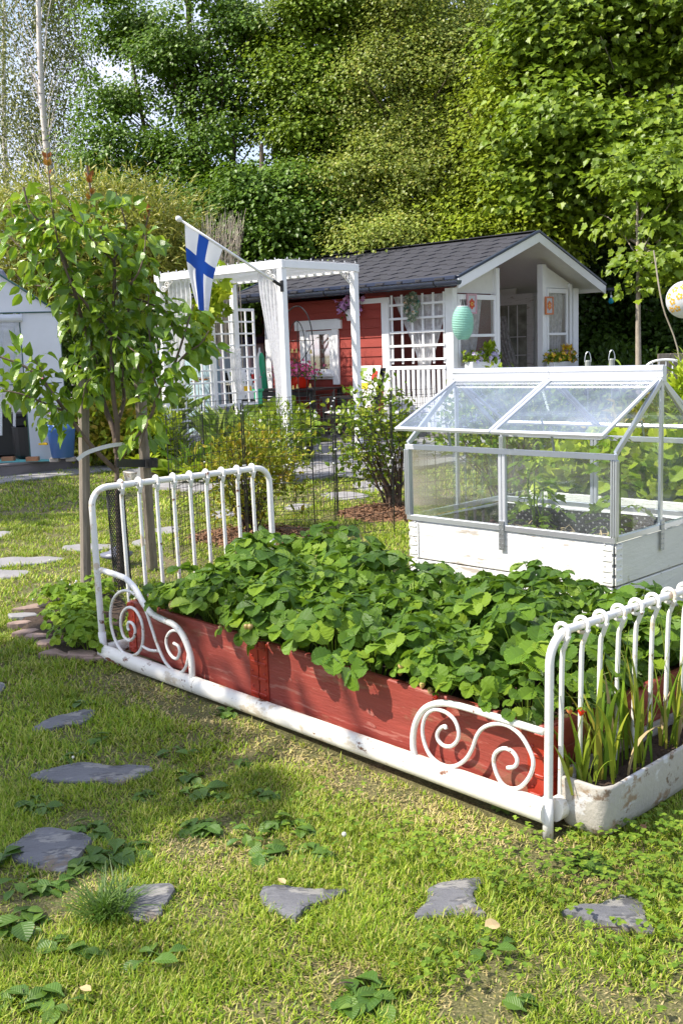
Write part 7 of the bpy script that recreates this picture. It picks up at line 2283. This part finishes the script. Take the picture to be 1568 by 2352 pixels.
# ------------------------------------------------------------------ trees
def tree(name, label, base, top, r0, ells, ntip, per, tpl, size, m, bark='bark', clump=.32, flat=.55, trunks=None, limbs=26, droop=.2, group=None, width=None, front=.55, extra_trunks=(), lfrom=0.0, limb_k=.28):
    base, top = np.asarray(base, float), np.asarray(top, float)
    t = thing(name, tuple(base), label, 'tree', group)
    mb = MB()
    S = spline([base, base * .7 + top * .3 + RG.normal(size=3) * [r0 * .8, r0 * .8, 0], base * .35 + top * .65 + RG.normal(size=3) * [r0, r0, 0], top], 6)
    mb.tube(S, np.linspace(r0, r0 * .3, len(S)), 9, caps=False)
    for (b2, t2, r2) in extra_trunks:
        b2, t2 = np.asarray(b2), np.asarray(t2)
        mb.tube(spline([b2, (b2 + t2) / 2 + RG.normal(size=3) * .15, t2], 6), np.linspace(r2, r2 * .35, 13), 8, caps=False)
    if tpl is T_MAPLE or tpl is T_OVATE or tpl is T_SMALL:
        ntip, per, clump, flat = int(ntip * .9), int(per * 1.1), clump * .95, flat * .75
    vol = np.array([e[3] * e[4] * e[5] for e in ells]) ** .67
    vol /= vol.sum()
    which = RG.choice(len(ells), ntip, p=vol)
    E = np.array(ells)[which]
    d = rdir(ntip)
    rr = .35 + .65 * RG.uniform(0, 1, ntip) ** .5
    layered = tpl is T_MAPLE or tpl is T_OVATE or tpl is T_SMALL
    lump = 1 + .13 * np.sin(d[:, 0] * 4 + which) * np.sin(d[:, 2] * 5 + which * 2) + RG.uniform(-.1, .12, ntip)
    C = E[:, :3] + d * E[:, 3:6] * (rr * lump)[:, None]
    if layered:                            # tips gather into boughs: masses of leaves with gaps between them
        nb_ = max(6, ntip // 11)
        near = np.argmin(((C[:, None, :] - C[None, :nb_, :]) ** 2).sum(-1), axis=1)
        off = C - C[near]
        C = C[near] + off * .55 + RG.normal(size=C.shape) * [.20, .20, .08] - ZUP * .10 * (off ** 2).sum(-1)[:, None]
    keep = (d[:, 1] < .25) | (RG.uniform(0, 1, ntip) < front)
    keep &= C[:, 2] > .3
    C, d = C[keep], d[keep]
    n = len(C)
    k = per
    loc_ = RG.normal(size=(n * k, 3)) * [1, 1, flat] * clump * np.repeat(RG.uniform(.6, 1.3, n), k)[:, None]
    P = np.repeat(C, k, 0) + loc_
    D = np.repeat(d, k, 0)
    P[:, 2] -= droop * np.linalg.norm(loc_[:, :2], axis=1)
    N = n * k
    ax = loc_ / (np.linalg.norm(loc_, axis=1)[:, None] + 1e-6) + rdir(N) * .5 - ZUP * (.25 + droop)
    nr = ZUP * .85 + D * .40 + rdir(N) * (.36 if layered else .55) + np.repeat(rdir(n), k, 0) * .25 + np.array([-.15, -.25, 0])
    ok = outside_house(P)
    P, ax, nr = P[ok], ax[ok], nr[ok]; N = len(P)
    C_ok = outside_house(C)
    lv = MB(); s_ = size * RG.uniform(.6, 1.2, N)
    lv.leaves(tpl, P, ax, nr, s_, 0, None if width is None else s_ * width * (6 if tpl is T_LONG else 1))
    for q in RG.choice(n, min(limbs, n), replace=False):
        tgt = C[q]
        if not C_ok[q]:
            continue
        j = int(min(len(S) - 2, max(1, (tgt[2] - base[2]) / max(.1, (top[2] - base[2])) * .72 * len(S))))
        b_ = S[max(j, int(lfrom * (len(S) - 1)))]
        mb.tube(spline([b_, b_ * .5 + tgt * .5 + [0, 0, .15] + RG.normal(size=3) * .12, tgt], 4), np.linspace(r0 * limb_k, .006, 9), 5, caps=False)
    mb.build('trunk', bark, t, smooth=True)
    lv.build('crown', m, t)
    return t
def el(x, y, Y, rx, ry, rz):
    c = AY(x, y, Y); return (c[0], c[1], c[2], rx, ry, rz)
def gx(x, Y):
    c = AY(x, 830, Y); return np.array([c[0], c[1], 0.0])
# birch
tree('birch_tree', 'tall birch with white trunk and fine drooping leaves at the upper left', gx(165, 22.9), AY(85, -120, 22.9), .13,
     [el(40, 100, 24, 1.3, 1.2, 2.4), el(130, 120, 24, .7, 1, 2.2), el(30, 330, 24, 1.2, 1.2, 1.5), el(110, -60, 24, 1.2, 1.2, 1.6), el(165, 40, 24.3, .45, .8, 1.2), el(150, 330, 23.2, .6, .6, .9)], 560, 50, T_BIRCH, .072, 'leaf_birch', 'birch_bark', .22, 1.2, limbs=40, droop=.6, limb_k=.09)
tree('birch_tree', 'second birch half hidden at the left edge behind the willow', gx(20, 27), AY(10, -50, 27), .12,
     [el(-30, 250, 27, 1.4, 1.2, 2.6), el(60, 420, 26, 1.0, 1, 1.0)], 260, 34, T_BIRCH, .07, 'leaf_birch', 'birch_bark', .24, 1.2, limbs=24, droop=.6, limb_k=.09)
# dark maples, centre left
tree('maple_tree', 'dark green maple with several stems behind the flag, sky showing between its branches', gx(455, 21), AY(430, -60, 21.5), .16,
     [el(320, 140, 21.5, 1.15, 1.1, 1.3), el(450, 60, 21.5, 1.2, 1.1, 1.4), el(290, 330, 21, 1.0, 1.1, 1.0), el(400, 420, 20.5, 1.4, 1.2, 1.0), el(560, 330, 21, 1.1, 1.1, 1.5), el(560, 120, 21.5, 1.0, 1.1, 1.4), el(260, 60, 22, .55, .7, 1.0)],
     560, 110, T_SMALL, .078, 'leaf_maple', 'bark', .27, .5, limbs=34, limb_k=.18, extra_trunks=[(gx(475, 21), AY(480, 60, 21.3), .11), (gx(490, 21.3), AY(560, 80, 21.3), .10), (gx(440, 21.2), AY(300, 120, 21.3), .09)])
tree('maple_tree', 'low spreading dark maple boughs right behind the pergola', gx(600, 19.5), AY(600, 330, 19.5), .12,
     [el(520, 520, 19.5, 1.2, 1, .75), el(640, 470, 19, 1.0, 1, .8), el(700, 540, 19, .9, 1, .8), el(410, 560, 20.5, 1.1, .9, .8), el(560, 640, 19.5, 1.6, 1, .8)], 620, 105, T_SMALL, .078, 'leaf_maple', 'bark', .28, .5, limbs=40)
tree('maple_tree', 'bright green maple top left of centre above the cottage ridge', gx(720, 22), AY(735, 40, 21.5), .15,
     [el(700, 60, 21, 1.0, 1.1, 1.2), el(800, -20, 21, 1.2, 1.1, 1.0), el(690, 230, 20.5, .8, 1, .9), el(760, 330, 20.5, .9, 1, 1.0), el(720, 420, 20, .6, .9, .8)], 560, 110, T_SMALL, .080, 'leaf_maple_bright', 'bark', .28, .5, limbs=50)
tree('goat_willow', 'broad olive green tree with small leaves in the middle above the cottage roof', gx(930, 21), AY(940, 80, 20.5), .15,
     [el(900, 230, 20, 1.4, 1.2, 1.2), el(960, 60, 20.5, 1.5, 1.2, 1.3), el(880, 430, 18.8, 1.0, 1, 1.0), el(1010, 380, 19.2, 1.2, 1, 1.1), el(860, 560, 18, .8, .9, .6), el(1080, 180, 20.3, .9, 1, 1.2), el(980, 540, 18.2, .9, .9, .7)],
     1250, 95, T_SMALL, .058, 'leaf_olive', 'bark', .23, .7, limbs=70)
tree('bird_cherry', 'yellow green tree between the olive one and the big maple', gx(1160, 19), AY(1170, 200, 18.8), .11,
     [el(1150, 300, 18.4, .75, .9, .9), el(1180, 460, 17.8, .8, .9, .8), el(1120, 480, 18, .7, .9, .7), el(1200, 180, 18.6, .6, .8, .8), el(1100, 560, 17.6, .7, .8, .5), el(1230, 560, 17.4, .6, .8, .5)],
     600, 80, T_SMALL, .075, 'leaf_yellowgreen', 'bark', .22, .8, limbs=50)
tree('maple_tree', 'big leaved maple filling the upper right corner', gx(1600, 18.5), AY(1480, 60, 17.8), .12,
     [el(1330, 60, 17.5, 1.3, 1.1, 1.0), el(1500, 40, 17.5, 1.2, 1.1, 1.1), el(1300, 300, 17, .9, 1, .8), el(1440, 330, 16.6, 1.0, 1, .7), el(1560, 250, 17, .9, 1, .9), el(1230, 400, 17.3, .6, .9, .6)],
     640, 66, T_MAPLE, .112, 'leaf_maple_bright', 'pale_bark', .28, .45, limbs=60)
tree('maple_tree', 'slender young maple with a bare mottled trunk at the right, leaning over the lantern', gx(1470, 14.2), AY(1462, 420, 14.4), .052,
     [el(1500, 450, 14.6, .55, .8, .6), el(1590, 430, 14.6, .6, .7, .7), el(1545, 580, 14.0, .34, .5, .45), el(1370, 500, 17.6, .5, .6, .5), el(1478, 610, 14.1, .14, .3, .3)], 180, 40, T_MAPLE, .11, 'leaf_maple_bright', 'pale_bark', .22, .45, limbs=9, lfrom=.72, limb_k=.2)
for k, (x, Y) in enumerate([(1330, 20), (1500, 21), (1545, 19.5), (1395, 22)]):
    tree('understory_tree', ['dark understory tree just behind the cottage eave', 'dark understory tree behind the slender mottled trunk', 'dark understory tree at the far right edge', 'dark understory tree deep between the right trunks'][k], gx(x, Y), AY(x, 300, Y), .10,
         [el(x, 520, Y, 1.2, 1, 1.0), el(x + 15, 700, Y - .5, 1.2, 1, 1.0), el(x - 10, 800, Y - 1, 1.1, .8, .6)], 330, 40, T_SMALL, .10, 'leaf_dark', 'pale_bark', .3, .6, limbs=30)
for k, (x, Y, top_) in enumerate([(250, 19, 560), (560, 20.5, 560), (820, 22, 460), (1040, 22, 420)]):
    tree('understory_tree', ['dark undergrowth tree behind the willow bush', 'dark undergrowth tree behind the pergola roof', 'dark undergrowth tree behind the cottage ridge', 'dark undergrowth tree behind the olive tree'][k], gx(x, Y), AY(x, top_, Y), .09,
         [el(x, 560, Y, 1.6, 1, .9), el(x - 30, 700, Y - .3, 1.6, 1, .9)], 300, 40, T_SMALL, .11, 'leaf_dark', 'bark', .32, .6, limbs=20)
# willow bush and dry bush
wc_ = AY(190, 640, 15.2)
tree('willow_bush', 'big rounded willow bush with narrow yellowish leaves above the film greenhouse', gx(200, 15.4), AY(200, 560, 15.4), .07,
     [el(120, 520, 15.2, 1.3, 1, .62), el(300, 530, 15.2, .95, 1, .60), el(30, 620, 15, 1.2, 1, .8), el(200, 640, 14.9, 1.4, .9, .7), el(370, 590, 15.1, .5, .8, .45)],
     1300, 34, T_LONG, .115, 'leaf_willow', 'twig', .15, .9, limbs=60, width=.20, droop=-.5)
b0 = gx(500, 14.6)
t = thing('dry_bush', tuple(b0), 'bare bleached twiggy bush between the willow and the flag pole', 'shrub')
mb = MB()
for k in range(70):
    q = AY(RG.uniform(455, 555), RG.uniform(485, 620), 14.6 + RG.uniform(-.3, .3))
    s_ = b0 * .35 + q * .65 + RG.normal(size=3) * .06
    mb.tube(spline([s_ - ZUP * .4, s_, q], 3), [.006, .006, .005, .005, .004, .003, .002], 4, caps=False)
    for j in range(3):
        mb.tube([s_ + (q - s_) * .6, q + RG.normal(size=3) * .09], .0022, 3, caps=False)
mb.build('twigs', 'dry_twig', t)
# distant wood closing the view
mb = MB(); n = 46000
x = rnd(n, -18, 22); y = rnd(n, 29, 36)
top_ = np.where(x < -1.5, 2.7 + 1.2 * np.sin(x * 1.7), np.where(x < .5, 7 + np.sin(x * 2.3), 12.5)) + np.sin(x * 3.1) * .6
z = rnd(n, 0, 1) ** .8 * top_
mb.leaves(T_OVATE, np.c_[x, y, z], rdir(n) - ZUP * .4, ZUP * .6 + rdir(n) + [0, -.5, 0], rnd(n, .28, .5))
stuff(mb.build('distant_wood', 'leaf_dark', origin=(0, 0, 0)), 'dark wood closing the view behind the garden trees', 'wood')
# trees beside the lawn, left of the view, that throw the shade in the foreground
tree('garden_tree', 'garden tree on the lawn left of the view shading the foreground', (-4.9, 2.3, 0), (-4.6, 2.4, 4.6), .10, [(-4.75, 2.85, 4.0, .8, .9, .6), (-5.1, 2.2, 4.3, .7, .55, .5), (-4.5, 3.4, 3.7, .55, .5, .4)], 110, 22, T_MAPLE, .14, 'leaf_maple_bright', 'bark', .26, .5, limbs=20, front=1)
tree('garden_tree', 'garden tree by the deck left of the view shading the far lawn', (-7.2, 9.0, 0), (-6.9, 9.0, 4.2), .10, [(-6.5, 8.6, 3.8, 1.1, 1.0, .6), (-7.0, 9.6, 4.0, 1.0, .8, .6)], 150, 24, T_MAPLE, .15, 'leaf_maple_bright', 'bark', .28, .5, limbs=20, front=1)
